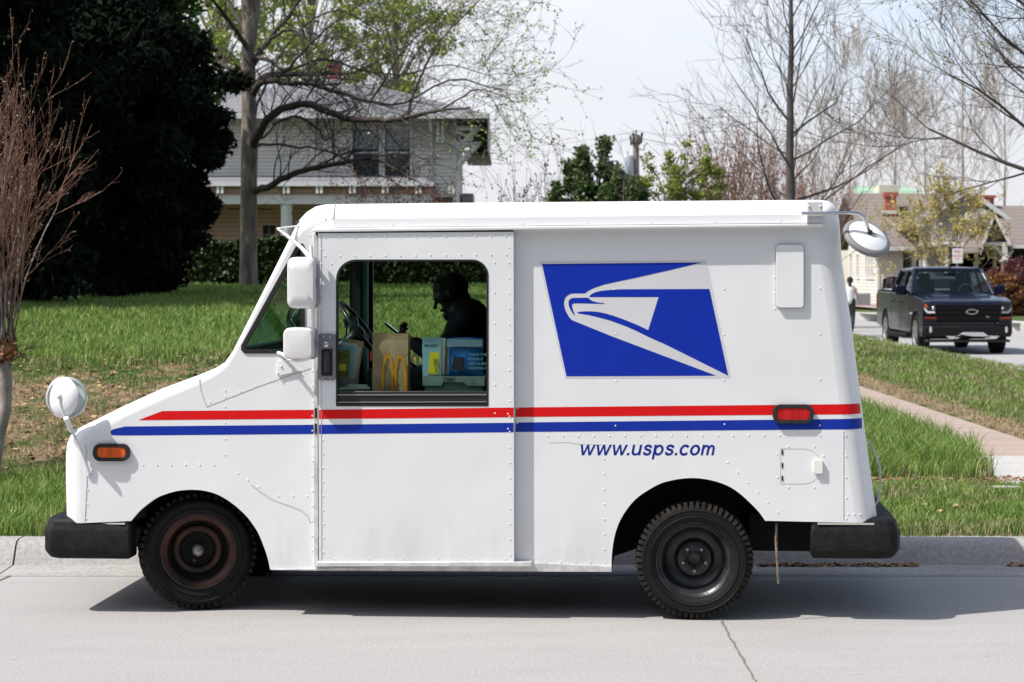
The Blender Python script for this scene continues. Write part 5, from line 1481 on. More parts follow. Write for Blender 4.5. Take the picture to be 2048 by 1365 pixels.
# --- generic crowns of small faces on real branching
def leafy(name, base, trunk_h, crown, label, cat, leafm, bark, n, size, seed, shells=26, group=None, trunk_r=.12, core=None, aspect=1.6, drop=0, spiky=.25, crown_name='crown'):
    """crown(z01) -> radius at relative height; clumps spread through the volume, uneven outline"""
    rr = np.random.default_rng(seed); r2 = random.Random(seed)
    t = tree_thing(name, base, label, cat, group); H = crown['h']
    tm = MB(); tm.tube([(0, 0, -.1), (0, 0, trunk_h), (r2.uniform(-.1, .1), 0, trunk_h + H * .8)], [trunk_r, trunk_r * .8, trunk_r * .15], 8)
    cs = []; cr = []
    for i in range(shells * 9):
        z = r2.random(); rad = crown['f'](z) * (1 + r2.uniform(-spiky, spiky)); a = r2.uniform(0, 6.283); q = r2.random() ** .45
        c = (math.cos(a) * rad * q, math.sin(a) * rad * q * crown.get('dy', 1), trunk_h * crown.get('z0', .5) + z * H)
        if crown.get('sp'):
            sx_, sy_, sh_, sr_ = crown['sp'][i % len(crown['sp'])]; z = r2.random() ** .8; k_ = sr_ * (1.05 - z ** 2.2)
            c = (sx_ + math.cos(a) * k_ * q, sy_ + math.sin(a) * k_ * q, z * sh_)
        cs.append(c); cr.append(r2.uniform(.5, 1.1) * crown['clump'])
        if i % 3 == 0: tm.tube([(0, 0, c[2] * .75), (c[0] * .5, c[1] * .5, c[2] * .92), c], [trunk_r * .25, trunk_r * .15, .008], 4, caps=False)
    cs = np.array(cs); cr = np.array(cr)
    k = rr.integers(0, len(cs), n)
    d = rr.normal(size=(n, 3)); d /= np.linalg.norm(d, axis=1)[:, None]
    C = cs[k] + d * (cr[k] * rr.random(n) ** .5)[:, None] * np.array([1, 1, crown.get('sq', .75)])
    tm.build('trunk', bark, t, smooth=180, fix=False)
    o = quads(crown_name, C, size, leafm, t, aspect=aspect, drop=drop)
    return t, cs, cr

def gb(px, py, Y, z=None):
    p = P(px, py, Y); p.z = float(gz(p.x, Y)) if z is None else z; return p
# dark conifer and the broadleaf evergreen behind it
prof_c = lambda z: np.interp(z, [0, .06, .21, .35, .51, .62, .76, .9, 1], [1.05, 1.12, 1.25, 1.6, 2.1, 2.15, 1.75, 1.0, .2])
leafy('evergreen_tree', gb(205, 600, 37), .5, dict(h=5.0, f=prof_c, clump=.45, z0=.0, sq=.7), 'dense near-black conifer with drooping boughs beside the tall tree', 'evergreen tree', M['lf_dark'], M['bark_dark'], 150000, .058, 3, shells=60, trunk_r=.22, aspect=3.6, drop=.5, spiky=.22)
prof_m = lambda z: np.interp(z, [0, .1, .3, .6, .85, 1], [1.9, 2.3, 2.3, 2.2, 1.6, .6])
leafy('evergreen_tree', gb(150, 600, 41.5), 3.2, dict(h=6.2, f=prof_m, clump=.6, z0=.9, sq=.7), 'glossy broadleaf evergreen with bright leaf tips rising above the conifer', 'evergreen tree', M['lf_magn'], M['bark_dark'], 100000, .085, 4, shells=44, trunk_r=.3, aspect=2.0, spiky=.18)
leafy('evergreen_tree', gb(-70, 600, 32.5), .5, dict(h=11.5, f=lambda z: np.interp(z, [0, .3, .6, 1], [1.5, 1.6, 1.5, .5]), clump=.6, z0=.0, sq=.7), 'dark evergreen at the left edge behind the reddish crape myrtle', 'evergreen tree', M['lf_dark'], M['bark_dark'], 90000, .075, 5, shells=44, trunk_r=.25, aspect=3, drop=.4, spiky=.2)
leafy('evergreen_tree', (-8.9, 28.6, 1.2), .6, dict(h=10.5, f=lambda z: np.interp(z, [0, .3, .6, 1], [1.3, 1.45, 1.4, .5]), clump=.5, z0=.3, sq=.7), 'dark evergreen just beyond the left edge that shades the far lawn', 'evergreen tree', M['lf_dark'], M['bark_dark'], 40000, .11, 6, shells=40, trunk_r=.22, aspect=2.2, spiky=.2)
# spring trees behind the house
for i, (px, Y, h, r, lab) in enumerate(((440, 92, 15.5, 3.0, 'yellow-green spring tree behind the house, left of its chimney'), (620, 98, 17, 3.6, 'yellow-green spring tree behind the house chimney'), (790, 104, 17, 3.3, 'light green spring tree behind the right half of the house roof'))):
    b0 = gb(px, 600, Y, .3)
    leafy('tree', b0, h * .55, dict(h=h * .5, f=(lambda z, r=r: r * math.sin(math.pi * min(.96, .12 + z * .86)) ** .6), clump=.6, z0=.98, sq=.8), lab, 'tree', M['lf_spring'], M['bark'], 8500, .13, 20 + i, shells=16, group='spring trees behind the house', trunk_r=.2, spiky=.4)

# hedge in front of the house: one clipped row
def hedge():
    x0, x1 = P(378, 0, 50).x, P(1010, 0, 50).x; t = tree_thing('hedge', ((x0 + x1) / 2, 50, float(gz(x0, 50)) - .05), 'long dark clipped hedge across the lawn in front of the house', 'hedge')
    rr = np.random.default_rng(9); n = 60000; L = x1 - x0; H = 1.05
    C = np.stack([rr.uniform(-L / 2, L / 2, n), rr.uniform(-.45, .45, n), H * rr.random(n) ** .8], -1)
    C[:, 2] += .05 * np.sin(C[:, 0] * 3.1) + .03 * np.sin(C[:, 0] * 7.7)
    k = rr.random(n) < .6; C[k, 1] = -.45 + rr.normal(0, .05, k.sum())
    quads('foliage', C, .065, M['hedge'], t, aspect=1.5)
    b = MB()
    for i in range(40):
        x = -L / 2 + L * i / 39; b.tube([(x, 0, 0), (x + rnd.uniform(-.1, .1), 0, .9)], [.02, .01], 4, caps=False)
    b.build('stems', M['bark_dark'], t)
hedge()

# --- crape myrtle at the left edge: knobbly pollarded trunk and reddish whips
def myrtle():
    Y = 16.6; rr = random.Random(5); base = gb(0, 960, Y)
    t = tree_thing('crape_myrtle', base, 'bare crape myrtle with knobbly pale trunk and reddish upright twigs at the left edge', 'shrub')
    tm, wm, tips = MB(), MB(), []
    tr = [(-22, 1000, 17), (-12, 930, 14), (-4, 870, 15), (10, 820, 13), (11, 770, 14), (8, 730, 16), (5, 700, 19), (7, 690, 12)]
    tm.tube([P(x, y, Y) for x, y, r in tr], [r / FPX * Y for x, y, r in tr], 12)
    tr = [(-40, 990, 17), (-44, 900, 15), (-52, 800, 14), (-58, 720, 18), (-60, 700, 12)]
    tm.tube([P(x, y, Y + .3) for x, y, r in tr], [r / FPX * Y for x, y, r in tr], 10)
    prm = dict(wander=.09, kids=[3, 4], ang=(12, 38), len=(.3, .55), rk=.5, rmin=.0017, taper=.5, seg=.14, thick=.009, up=.03, lift=.12)
    heads = [(4, 700, Y, 34), (-62, 705, Y + .3, 24), (22, 690, Y + .1, 14)]
    for hx, hy, hY, k in heads:
        for i in range(k):
            f = (i + .5) / k; ang = R(-34 + 45 * f + rr.uniform(-4, 4)); d = Vector((math.sin(ang), rr.uniform(-.30, .30), math.cos(ang)))
            L = rr.uniform(1.6, 2.6) * (1 - .45 * abs(f - .42)); p = P(hx + rr.uniform(-12, 12), hy + rr.uniform(-8, 12), hY)
            branch(tm, wm, p, d, L * .62, rr.uniform(.005, .011), 3, prm, tips, rr)
    for i in range(9):                                  # low side shoots
        p = P(rr.uniform(0, 30), rr.uniform(690, 740), Y); branch(tm, wm, p, Vector((rr.uniform(.5, 1), rr.uniform(-.4, .4), rr.uniform(.1, .7))), rr.uniform(.2, .35), .003, 1, prm, tips, rr)
    o, w = woods(tm, wm, base, t, M['myrtle_bark'], M['twig_red'])
    C = jitter(tips, 1, .008); C = C[rng.random(len(C)) < .45]
    quads('seed_heads', C - np.array(base), .013, M['lf_brown'], t)
    # roots tufts of dry leaves in the crotch
    q = np.array(P(14, 705, Y - .05)) + rng.normal(0, .05, (160, 3)) * np.array([1, 1, .9]); quads('dead_leaves', q - np.array(base), .03, M['lf_rust'], t)
myrtle()

# --- bare pyramidal tree right of centre
def bare_tree(base, H, r, seed, label, bark, levels, prm, n_br, ang_f, len_f, group=None, buds=None, lean=0, crown='branches', y0=.0, bsize=.03):
    rr = random.Random(seed); t = tree_thing('tree', base, label, 'tree', group)
    tm, wm, tips = MB(), MB(), []
    n = 14; pts = [Vector((lean * (i / n) ** 2 + rr.gauss(0, .012) * H * .15, rr.gauss(0, .02), H * i / n)) for i in range(n + 1)]
    rad = [r * (1 - .93 * (i / n) ** .9) for i in range(n + 1)]; tm.tube(pts, rad, 10)
    for i in range(n_br):
        f = y0 + (1 - y0) * (i + rr.random()) / n_br; k = min(n - 1, int(f * n)); p = pts[k].lerp(pts[k + 1], f * n - k)
        a = i * 2.399 + rr.uniform(-.4, .4); el = R(ang_f(f) + rr.uniform(-8, 8)); d = Vector((math.cos(a) * math.cos(el), math.sin(a) * math.cos(el), math.sin(el)))
        branch(tm, wm, p, d, len_f(f) * rr.uniform(.7, 1.15), max(rad[k] * rr.uniform(.2, .33), .008), levels, prm, tips, rr)
    tm.build('trunk', bark, t, smooth=180, fix=False)
    if wm.v: wm.build(crown, bark, t, smooth=180, fix=False)
    if buds:
        C = jitter(tips, buds[1], .04); C = C[rng.random(len(C)) < buds[2]]; quads('buds', C, bsize, buds[0], t)
    return t
prm = dict(wander=.14, kids=[3, 4, 4], ang=(20, 60), len=(.42, .7), rk=.5, rmin=.0042, taper=.35, seg=.5, thick=.02, up=.03, lift=.05)
bare_tree(gb(1580, 600, 42, .15), 8.8, .135, 21, 'bare pyramidal tree with a straight trunk behind the mail truck roof', M['bark_grey'], 3, prm, 46, lambda f: 6 + 60 * f ** .85, lambda f: 2.75 * (1.05 - f) ** .75 + .15, y0=.17)
# big tree at the right edge reaching in with budding boughs
prm2 = dict(wander=.13, kids=[4, 5, 5], ang=(18, 50), len=(.42, .68), rk=.52, rmin=.0045, taper=.35, seg=.45, thick=.02, up=.035, lift=.06)
bare_tree(gb(2180, 700, 33, .15), 7.6, .24, 8, 'large dark limbed tree with greenish buds reaching in from the right edge', M['bark_dark'], 3, prm2, 56, lambda f: -2 + 56 * f, lambda f: 2.85 * (1.1 - f) ** .5 + .2, y0=.36, buds=(M['lf_ygr'], 1, .30), bsize=.030)
# pale bare trees far behind
prm3 = dict(wander=.13, kids=[3, 4, 4], ang=(15, 42), len=(.45, .75), rk=.55, rmin=.013, taper=.4, seg=.8, thick=.05, up=.05, lift=.08)
for i, (px, Y, H, lab) in enumerate(((1700, 118, 12.0, 'pale bare tree standing behind the green tiled roof'), (1790, 125, 10.5, 'pale bare tree behind the red chimney on the right'), (1925, 122, 15.5, 'tall pale bare tree behind the grey gable'), (2010, 128, 13, 'pale bare tree at the far right behind the brown roofs'), (1850, 132, 10, 'small pale bare tree between the chimney and the grey gable'))):
    bare_tree(gb(px, 600, Y, .3), H, .12, 40 + i, lab, M['bark_pale'], 3, prm3, 17, lambda f: 34 + 38 * f, lambda f: 5.2 * (1.1 - f) ** .6, y0=.25, group='pale bare trees behind the houses')
# reddish twig thicket, bushes above the roof line
def thicket(px0, px1, pytop, Y, n, label, m, seed, H=None, buds=None):
    rr = random.Random(seed); xc = (px0 + px1) / 2; base = gb(xc, 600, Y, .15); t = tree_thing('bush', base, label, 'bush')
    tm, wm, tips = MB(), MB(), []
    W = (px1 - px0) / FPX * Y / 2
    prm = dict(wander=.09, kids=[3, 3, 3], ang=(10, 34), len=(.4, .7), rk=.6, rmin=.0075, taper=.5, seg=.5, thick=.02, up=.05, lift=.1)
    for i in range(n):
        x = rr.uniform(-W, W); top = P(xc, pytop, Y).z - .15
        hh = top * (1 - .28 * (abs(x) / W) ** 2.2) * rr.uniform(.72, 1.0)
        branch(tm, wm, Vector((x * .55, rr.uniform(-.8, .8), 0)), Vector((x * .45 / hh, rr.uniform(-.1, .1), 1)), hh * .62, .03, 3, prm, tips, rr)
    tm.build('stems', m, t, fix=False, smooth=180); wm.build('branches', m, t, fix=False, smooth=180)
    if buds: 
        C = jitter(tips, 1, .04); C = C[rng.random(len(C)) < buds[1]]; quads('buds', C, buds[2], buds[0], t)
thicket(1375, 1580, 275, 62, 64, 'dense thicket of reddish brown twigs left of the bare pyramidal tree', mat('twig_brown', (.24, .12, .085), .8, island=.4), 3, buds=(M['lf_brown'], .9, .05))
thicket(1565, 1690, 320, 72, 30, 'thicket of reddish brown twigs right of the bare pyramidal trunk', mat('twig_brown', (.24, .15, .12), .8, island=.4), 13, buds=(M['lf_brown'], .6, .04))
thicket(1010, 1105, 342, 58, 9, 'thin purplish grey bush with seed clusters just right of the house', mat('twig_purple', (.17, .13, .15), .8), 4, buds=(M['lf_purple'], .8, .06))
def up_crown(f): return f
leafy('evergreen_tree', gb(1190, 600, 55, .15), .4, dict(h=4.35, f=lambda z: float(np.interp(z, [0, .7, .78, .86, .93, 1], [1.1, 1.15, 1.05, .75, .42, .12])), clump=.24, z0=.2, sp=[(-.95, 0, 3.7, .38), (-.62, .2, 4.15, .4), (-.28, -.1, 4.5, .38), (-.12, .3, 4.1, .42), (.22, 0, 4.85, .36), (.42, .2, 4.1, .38), (.62, -.2, 3.9, .36), (-1.05, .3, 2.9, .3)]), 'dark green broadleaf evergreen behind the truck roof, left of the utility pole', 'evergreen tree', M['lf_mid'], M['bark_dark'], 26000, .075, 51, shells=44, spiky=.45)
leafy('evergreen_tree', gb(1240, 600, 54, .15), .4, dict(h=4.15, f=lambda z: float(np.interp(z, [0, .7, .82, .92, 1], [.9, .85, .6, .35, .12])), clump=.2, z0=.2, sp=[(-.35, 0, 3.6, .3), (0, .2, 4.0, .34), (.35, 0, 3.75, .32), (.55, .2, 3.5, .26)]), 'smaller dark green evergreen directly in front of the utility pole', 'evergreen tree', M['lf_mid'], M['bark_dark'], 16000, .07, 52, shells=34, spiky=.45)
leafy('tree', gb(1338, 600, 60, .15), .6, dict(h=4.4, f=lambda z: float(np.interp(z, [0, .7, .8, .92, 1], [1.2, 1.25, 1.15, .85, .45])), clump=.24, z0=.2, sp=[(-1.0, 0, 4.1, .5), (-.55, .3, 4.6, .6), (0, 0, 4.7, .65), (.5, .2, 5.0, .6), (1.0, 0, 4.8, .55), (.2, -.3, 4.4, .5), (-.7, -.2, 4.2, .5), (1.3, .2, 4.3, .5)]), 'airy yellow-green leafy tree right of the utility pole', 'tree', M['lf_ygr'], M['bark'], 17000, .055, 53, shells=40, spiky=.4)
# yellow budding tree in front of the grey gable house
prm5 = dict(wander=.16, kids=[3, 4, 4], ang=(22, 55), len=(.45, .72), rk=.55, rmin=.010, taper=.4, seg=.5, thick=.03, up=.02, lift=.04)
bare_tree(gb(1885, 610, 84, .15), 3.5, .12, 77, 'small tree covered in yellow buds in front of the grey gable house', M['bark'], 3, prm5, 20, lambda f: 12 + 40 * f, lambda f: 1.85 * (1.05 - f) ** .35 + .2, y0=.3, buds=(M['lf_yel'], 7, .62), bsize=.055)
# low red Japanese maple twigs against the house, red shrubs by the right porch
def maple():
    rr = random.Random(2); base = gb(790, 600, 60); base.z = 1.2; t = tree_thing('small_tree', base, 'small red leaved maple between the truck roof and the porch', 'tree')
    tm, wm, tips = MB(), MB(), []; prm = dict(wander=.18, kids=[3, 4], ang=(25, 60), len=(.5, .8), rk=.55, rmin=.004, taper=.4, seg=.4, thick=.02, up=0, lift=.02)
    tm.tube([(0, 0, 0), (.1, 0, .8), (0, 0, 1.5)], [.09, .07, .05], 8)
    for i in range(16):
        a = rr.uniform(0, 6.28); branch(tm, wm, Vector((0, 0, 1.3 + rr.uniform(-.3, .2))), Vector((math.cos(a) * 1.0, math.sin(a) * .6, rr.uniform(.35, .8))), rr.uniform(1.1, 1.6), .02, 2, prm, tips, rr)
    tm.build('trunk', M['bark_dark'], t, fix=False); wm.build('branches', M['bark_dark'], t, fix=False)
    C = jitter(tips, 3, .06); quads('crown', C, .05, M['lf_red'], t)
maple()
for i, (px, Y, h, r, lab, m) in enumerate(((1975, 80, 1.5, 1.15, 'rusty orange shrub in front of the right porch', 'lf_rust'), (2035, 79, 1.9, 1.0, 'dark red shrub at the right edge beside the brick pillar', 'lf_red'), (2008, 78, 1.35, .7, 'reddish green shrub directly in front of the brick pillar', 'lf_rust'), (2075, 82, 1.7, 1.1, 'tall red twigged shrub beyond the porch at the right edge', 'lf_rust'))):
    leafy('shrub', gb(px, 610, Y, .15), .3, dict(h=h, f=(lambda z, r=r: r * math.sin(math.pi * (.15 + z * .8)) ** .5), clump=.22, z0=.1), lab, 'shrub', M[m], M['bark_dark'], 4200, .07, 60 + i, shells=14, group='red shrubs by the right porch', spiky=.35)
leafy('shrub', gb(1600, 600, 88, .15), .3, dict(h=1.2, f=lambda z: 1.6, clump=.3, z0=.1), 'low dark shrub by the siding house, mostly behind the truck', 'shrub', M['hedge'], M['bark_dark'], 2500, .09, 70, shells=8)

# added unseen trees behind the camera: they shade the low sky and are what the paint reflects
def shade_wood():
    rr = np.random.default_rng(77); n = 110000
    x = rr.uniform(-70, 70, n); top = 10.5 + 2.2 * np.sin(x * .31) + 1.3 * np.sin(x * .83 + 1) ; z = top * rr.random(n) ** .8; y = -12 - 3 * rr.random(n) + 1.2 * np.sin(x * .5)
    tag(quads('wood', np.stack([x, y, z], -1), .62, M['hedge'], aspect=1.3), 'added unseen tree row behind the camera, shading the low sky', 'wood', kind='stuff')
shade_wood()
# ---------------------------------------------------------------- houses
M['siding'] = streaked('cream_siding', (.62, .59, .53), (.28, .265, .235), .6, 2, .105)
M['siding_tan'] = streaked('tan_siding', (.66, .42, .35), (.33, .2, .165), .6, 2, .13)
M['siding_white'] = streaked('white_siding', (.66, .62, .58), (.38, .35, .33), .6, 2, .14)
M['siding_grey'] = streaked('grey_siding', (.30, .29, .29), (.16, .16, .16), .6, 2, .13)
M['shingle'] = streaked('grey_shingles', (.185, .185, .20), (.12, .12, .13), .85, 5, .14)
M['shingle_b'] = streaked('brown_shingles', (.19, .158, .14), (.13, .108, .095), .85, 5, .16)
M['tile_g'] = streaked('green_tiles', (.30, .46, .33), (.15, .28, .19), .6, 5, .30)
M['wood_soffit'] = mat('soffit_boards', (.16, .13, .11), .8, var=.3, vscale=6, stretch=(1, 6, 1))
M['trim'] = mat('house_trim', (.60, .60, .60), .5, var=.06, vscale=3)
M['trim_w'] = mat('bright_trim', (.72, .70, .68), .5)
M['pane'] = mat('window_pane', (.035, .045, .055), .08, spec=.8)
M['pane_l'] = mat('pale_pane', (.26, .30, .33), .15, spec=.8)
M['stucco'] = mat('pale_stucco', (.58, .54, .46), .8, var=.05, vscale=3)
def brick(name, c1, c2, mortar, s=10):
    m = mat(name, c1, .85); N, L = m.node_tree.nodes, m.node_tree.links; b = N['Principled BSDF']
    tc = N.new('ShaderNodeTexCoord'); mp = N.new('ShaderNodeMapping'); mp.inputs['Rotation'].default_value = (R(90), 0, 0)
    t = N.new('ShaderNodeTexBrick'); t.inputs['Scale'].default_value = s; t.inputs['Color1'].default_value = (*c1, 1); t.inputs['Color2'].default_value = (*c2, 1); t.inputs['Mortar'].default_value = (*mortar, 1)
    t.inputs['Mortar Size'].default_value = .025; L.new(tc.outputs['Object'], mp.inputs[0]); L.new(mp.outputs[0], t.inputs[0]); L.new(t.outputs['Color'], b.inputs['Base Color']); return m
M['brick'] = brick('red_brick', (.42, .075, .04), (.30, .05, .03), (.34, .20, .16), 5)
M['brick_tan'] = brick('tan_brick', (.45, .36, .27), (.38, .29, .2), (.5, .45, .4), 5)

def part(name, m, parent, fn, **k):
    b = MB(); fn(b); return b.build(name, m, parent, **k)
def hbox(name, m, parent, *a, **k): return part(name, m, parent, lambda b: b.box(*a), **k)

# --- the house on the left. Local frame: world axes, origin at its front right corner on the ground
HYD = 66.0
def house_left():
    Y = HYD; s = Y / FPX
    X = lambda px: (px - CX) * s; Z = lambda py: CH + (HY - py) * s
    zg = float(gz(-6, Y)) - .6
    o = Vector((X(912), Y, zg)); h = empty('house', o, 0, 'two storey cream sided house with grey hip roof, brick chimney and porch behind the tree', 'house')
    x = lambda px: X(px) - o.x; z = lambda py: Z(py) - o.z
    Lx = x(-40)
    # upper wall with the paired window opening
    wz0, wz1, = z(352), z(259); xa, xb_, xc_, xd_ = x(706), x(758), x(770), x(820)
    fxz2 = lambda u, v, d: Vector((u, d, v))
    b = MB(); b.prism([[(Lx, z(395)), (x(912), z(395)), (x(912), z(228)), (Lx, z(228))], [(xa, wz0), (xb_, wz0), (xb_, wz1), (xa, wz1)], [(xc_, wz0), (xd_, wz0), (xd_, wz1), (xc_, wz1)]], fxz2, 0, .2)
    b.build('upper_wall', M['siding'], h)
    hbox('side_wall', M['siding'], h, x(912) - .02, x(912) + .0, .2, 9, 0, z(232))
    hbox('side_wall', M['siding'], h, Lx, x(912) - .02, 8.9, 9.0, 0, z(232))
    hbox('corner_board', M['trim'], h, x(905), x(913), -.03, .12, 0, z(236))
    for a, c in ((xa, xb_), (xc_, xd_)):
        b = MB(); t = .07
        b.prism([[(a - t, wz0 - t), (c + t, wz0 - t), (c + t, wz1 + t), (a - t, wz1 + t)], [(a, wz0), (c, wz0), (c, wz1), (a, wz1)]], fxz2, -.035, .06)
        w = b.build('window', M['trim'], h)
        zm = (wz0 + wz1) / 2
        hbox('sash_bar', M['trim'], w, a, c, .03, .07, zm - .025, zm + .025)
        hbox('pane', M['pane'], w, a, c, .09, .10, wz0, wz1)
        hbox('blind', M['pane_l'], w, a + .03, c - .03, .075, .085, zm + .1, wz1)
        hbox('sill', M['trim'], w, a - .1, c + .1, -.09, -.036, wz0 - .12, wz0 - .06)
    # roof: low hip with wide eaves
    ex0, ex1 = x(380) - 4, x(975); ze = z(232); zr = z(148); dep = 10.5; oh = 1.0
    b = MB()
    v = [(ex0, -oh, ze), (ex1, -oh, ze), (ex1, dep, ze), (ex0, dep, ze), (x(590), 3.6, zr), (x(722), 3.6, zr), (x(590), 5.5, zr), (x(722), 5.5, zr)]
    b.add(v, [(0, 1, 5, 4), (1, 2, 7, 5), (2, 3, 6, 7), (3, 0, 4, 6), (4, 5, 7, 6)])
    rf = b.build('roof', M['shingle'], h)
    hbox('soffit', M['wood_soffit'], rf, ex0, ex1, -oh, dep, ze - .09, ze - .035)
    hbox('fascia', M['trim'], rf, ex0, ex1 + .02, -oh - .05, -oh, ze - .14, ze + .01)
    # side gable-like eave seen from below at the right
    b = MB(); b.prism([[(ex1, -oh, ), (ex1 + .03, -oh), (ex1 + .03, dep), (ex1, dep)]], lambda u, v_, d: Vector((u, v_, d)), ze - .14, ze + .01); b.build('fascia', M['trim'], rf)
    # the side bay's lower soffit panel
    hbox('side_soffit', M['wood_soffit'], h, x(925), x(978), 2.2, 9, z(304), z(298))
    b = MB(); b.prism([[(x(915), z(232)), (x(978), z(232)), (x(978), z(304)), (x(948), z(300)), (x(915), z(262))]], fxz2, 3.2, 3.3); b.build('gable_end', M['wood_soffit'], h)
    hbox('barge_board', M['trim'], h, x(976), x(979), -.6, 3.4, z(304), z(230))
    for k, (ya, yb, yd) in enumerate(((304, 258, -.3), (300, 250, 1.6), (338, 290, -.25))):
        b = MB(); b.tube([(x(913), yd, z(ya)), (x(955), yd, z(yb))], .085, 4); b.tube([(x(913), yd, z(yb)), (x(960), yd, z(yb))], .075, 4); b.tube([(x(913), yd, z(ya - 38)), (x(938), yd, z(yb + 16))], .05, 4)
        b.build('eave_bracket', M['trim'], h)
    for a in (877, 886):
        hbox('bracket_post', M['trim'], h, x(a - 3), x(a + 3), -.5, -.001, z(288), z(245))
    b = MB(); b.tube([(x(862), -.9, z(236)), (x(862), -.75, z(246)), (x(863), -.08, z(262)), (x(863), -.07, z(372))], .05, 6); b.build('downspout', M['trim'], h, smooth=60)
    # chimney
    b = MB(); b.box(x(637), x(661), 3.6, 4.4, z(160), z(112)); b.box(x(634), x(664), 3.52, 4.48, z(112), z(107)); ch = b.build('chimney', M['brick'], h)
    hbox('flashing', M['trim'], ch, x(632), x(666), 3.5, 4.5, z(146), z(139))
    # porch: roof, beam with paired brackets, column, tan wall behind, window, fan
    pz0, pz1 = z(375), z(363); px1 = x(872)
    b = MB(); yf = -2.6
    b.add([(Lx, yf, z(372)), (px1, yf, z(372)), (px1 - .5, 0, z(352)), (Lx, 0, z(352)), (Lx, yf, z(375)), (px1, yf, z(375)), (px1, 0, z(375)), (Lx, 0, z(375))], [(0, 1, 2, 3), (0, 4, 5, 1), (1, 5, 6, 2), (4, 7, 6, 5)])
    pr = b.build('porch_roof', M['shingle'], h)
    hbox('fascia', M['trim'], pr, Lx, px1 + .02, yf - .05, yf - .001, z(379), z(371))
    hbox('porch_beam', M['trim_w'], h, Lx, x(868), -2.35, -2.05, z(413), z(396))
    hbox('porch_soffit', M['siding_tan'], h, Lx, x(866), -2.3, -.01, z(384), z(378))
    hbox('porch_frieze', M['siding_tan'], h, Lx, x(868), -2.28, -2.15, z(396), z(380))
    for k in range(8):
        cx_ = 463 + 63.5 * k - 0
        for dx in (-4, 4): hbox('beam_bracket', M['trim_w'], h, x(cx_ + dx - 2.4), x(cx_ + dx + 2.4), -2.62, -2.36, z(393), z(379))
    hbox('porch_wall', M['siding_tan'], h, Lx, x(868), -.02, -.001, 0, z(396) + .3)
    for cpx in (588, 820):
        b = MB(); c_ = x(cpx); r = 12 * s * .85
        n = 20; rr_ = []
        prof_ = [(r * .98, 0), (r, .1), (r * .92, z(414) - .2), (r * 1.1, z(414) - .15), (r * 1.15, z(413))]
        b.lathe(prof_, 20, Matrix.Translation((c_, -2.2, 0))); 
        for k in range(16):
            a = 2 * math.pi * k / 16; b.tube([(c_ + r * .97 * math.cos(a), -2.2 + r * .97 * math.sin(a), .1), (c_ + r * .93 * math.cos(a), -2.2 + r * .93 * math.sin(a), z(414) - .2)], .018, 4)
        b.box(c_ - r * 1.35, c_ + r * 1.35, -2.2 - r * 1.35, -2.2 + r * 1.35, z(413), z(408)); b.build('porch_column', M['trim_w'], h, smooth=50)
    b = MB(); b.prism([[(x(519), z(600)), (x(557), z(600)), (x(557), z(443)), (x(519), z(443))], [(x(526), z(590)), (x(551), z(590)), (x(551), z(451)), (x(526), z(451))]], fxz2, -.07, -.021); dr_ = b.build('porch_door', M['siding_tan'], h)
    hbox('pane', M['pane'], dr_, x(526), x(551), -.045, -.03, z(590), z(451))
    b = MB(); b.box(x(538), x(539.2), -.06, -.046, z(590), z(451)); [b.box(x(526), x(551), -.058, -.047, z(y_ + .6), z(y_ - .6)) for y_ in (470, 489, 508)]; b.build('muntin', M['siding_tan'], dr_)
    hbox('porch_corner', M['trim_w'], h, x(392), x(416), -1.2, -.9, 0, z(408))
    b = MB(); b.tube([(x(512), -1.3, z(412)), (x(512), -1.3, z(420))], .05, 6)
    for k in range(4):
        a = R(20 + 90 * k); b.box(0, .62, -.07, .07, -.01, .01, Matrix.Translation((x(512), -1.3, z(421))) @ Matrix.Rotation(a, 4, 'Z') @ Matrix.Rotation(R(8), 4, 'X'))
    b.build('ceiling_fan', M['gasket'], h)
    hbox('porch_floor', M['trim'], h, Lx, x(872), -2.7, -.03, .3, .45)
    hbox('side_wing', M['siding_grey'], h, x(916), x(940), 5, 8, 0, z(376))
house_left()

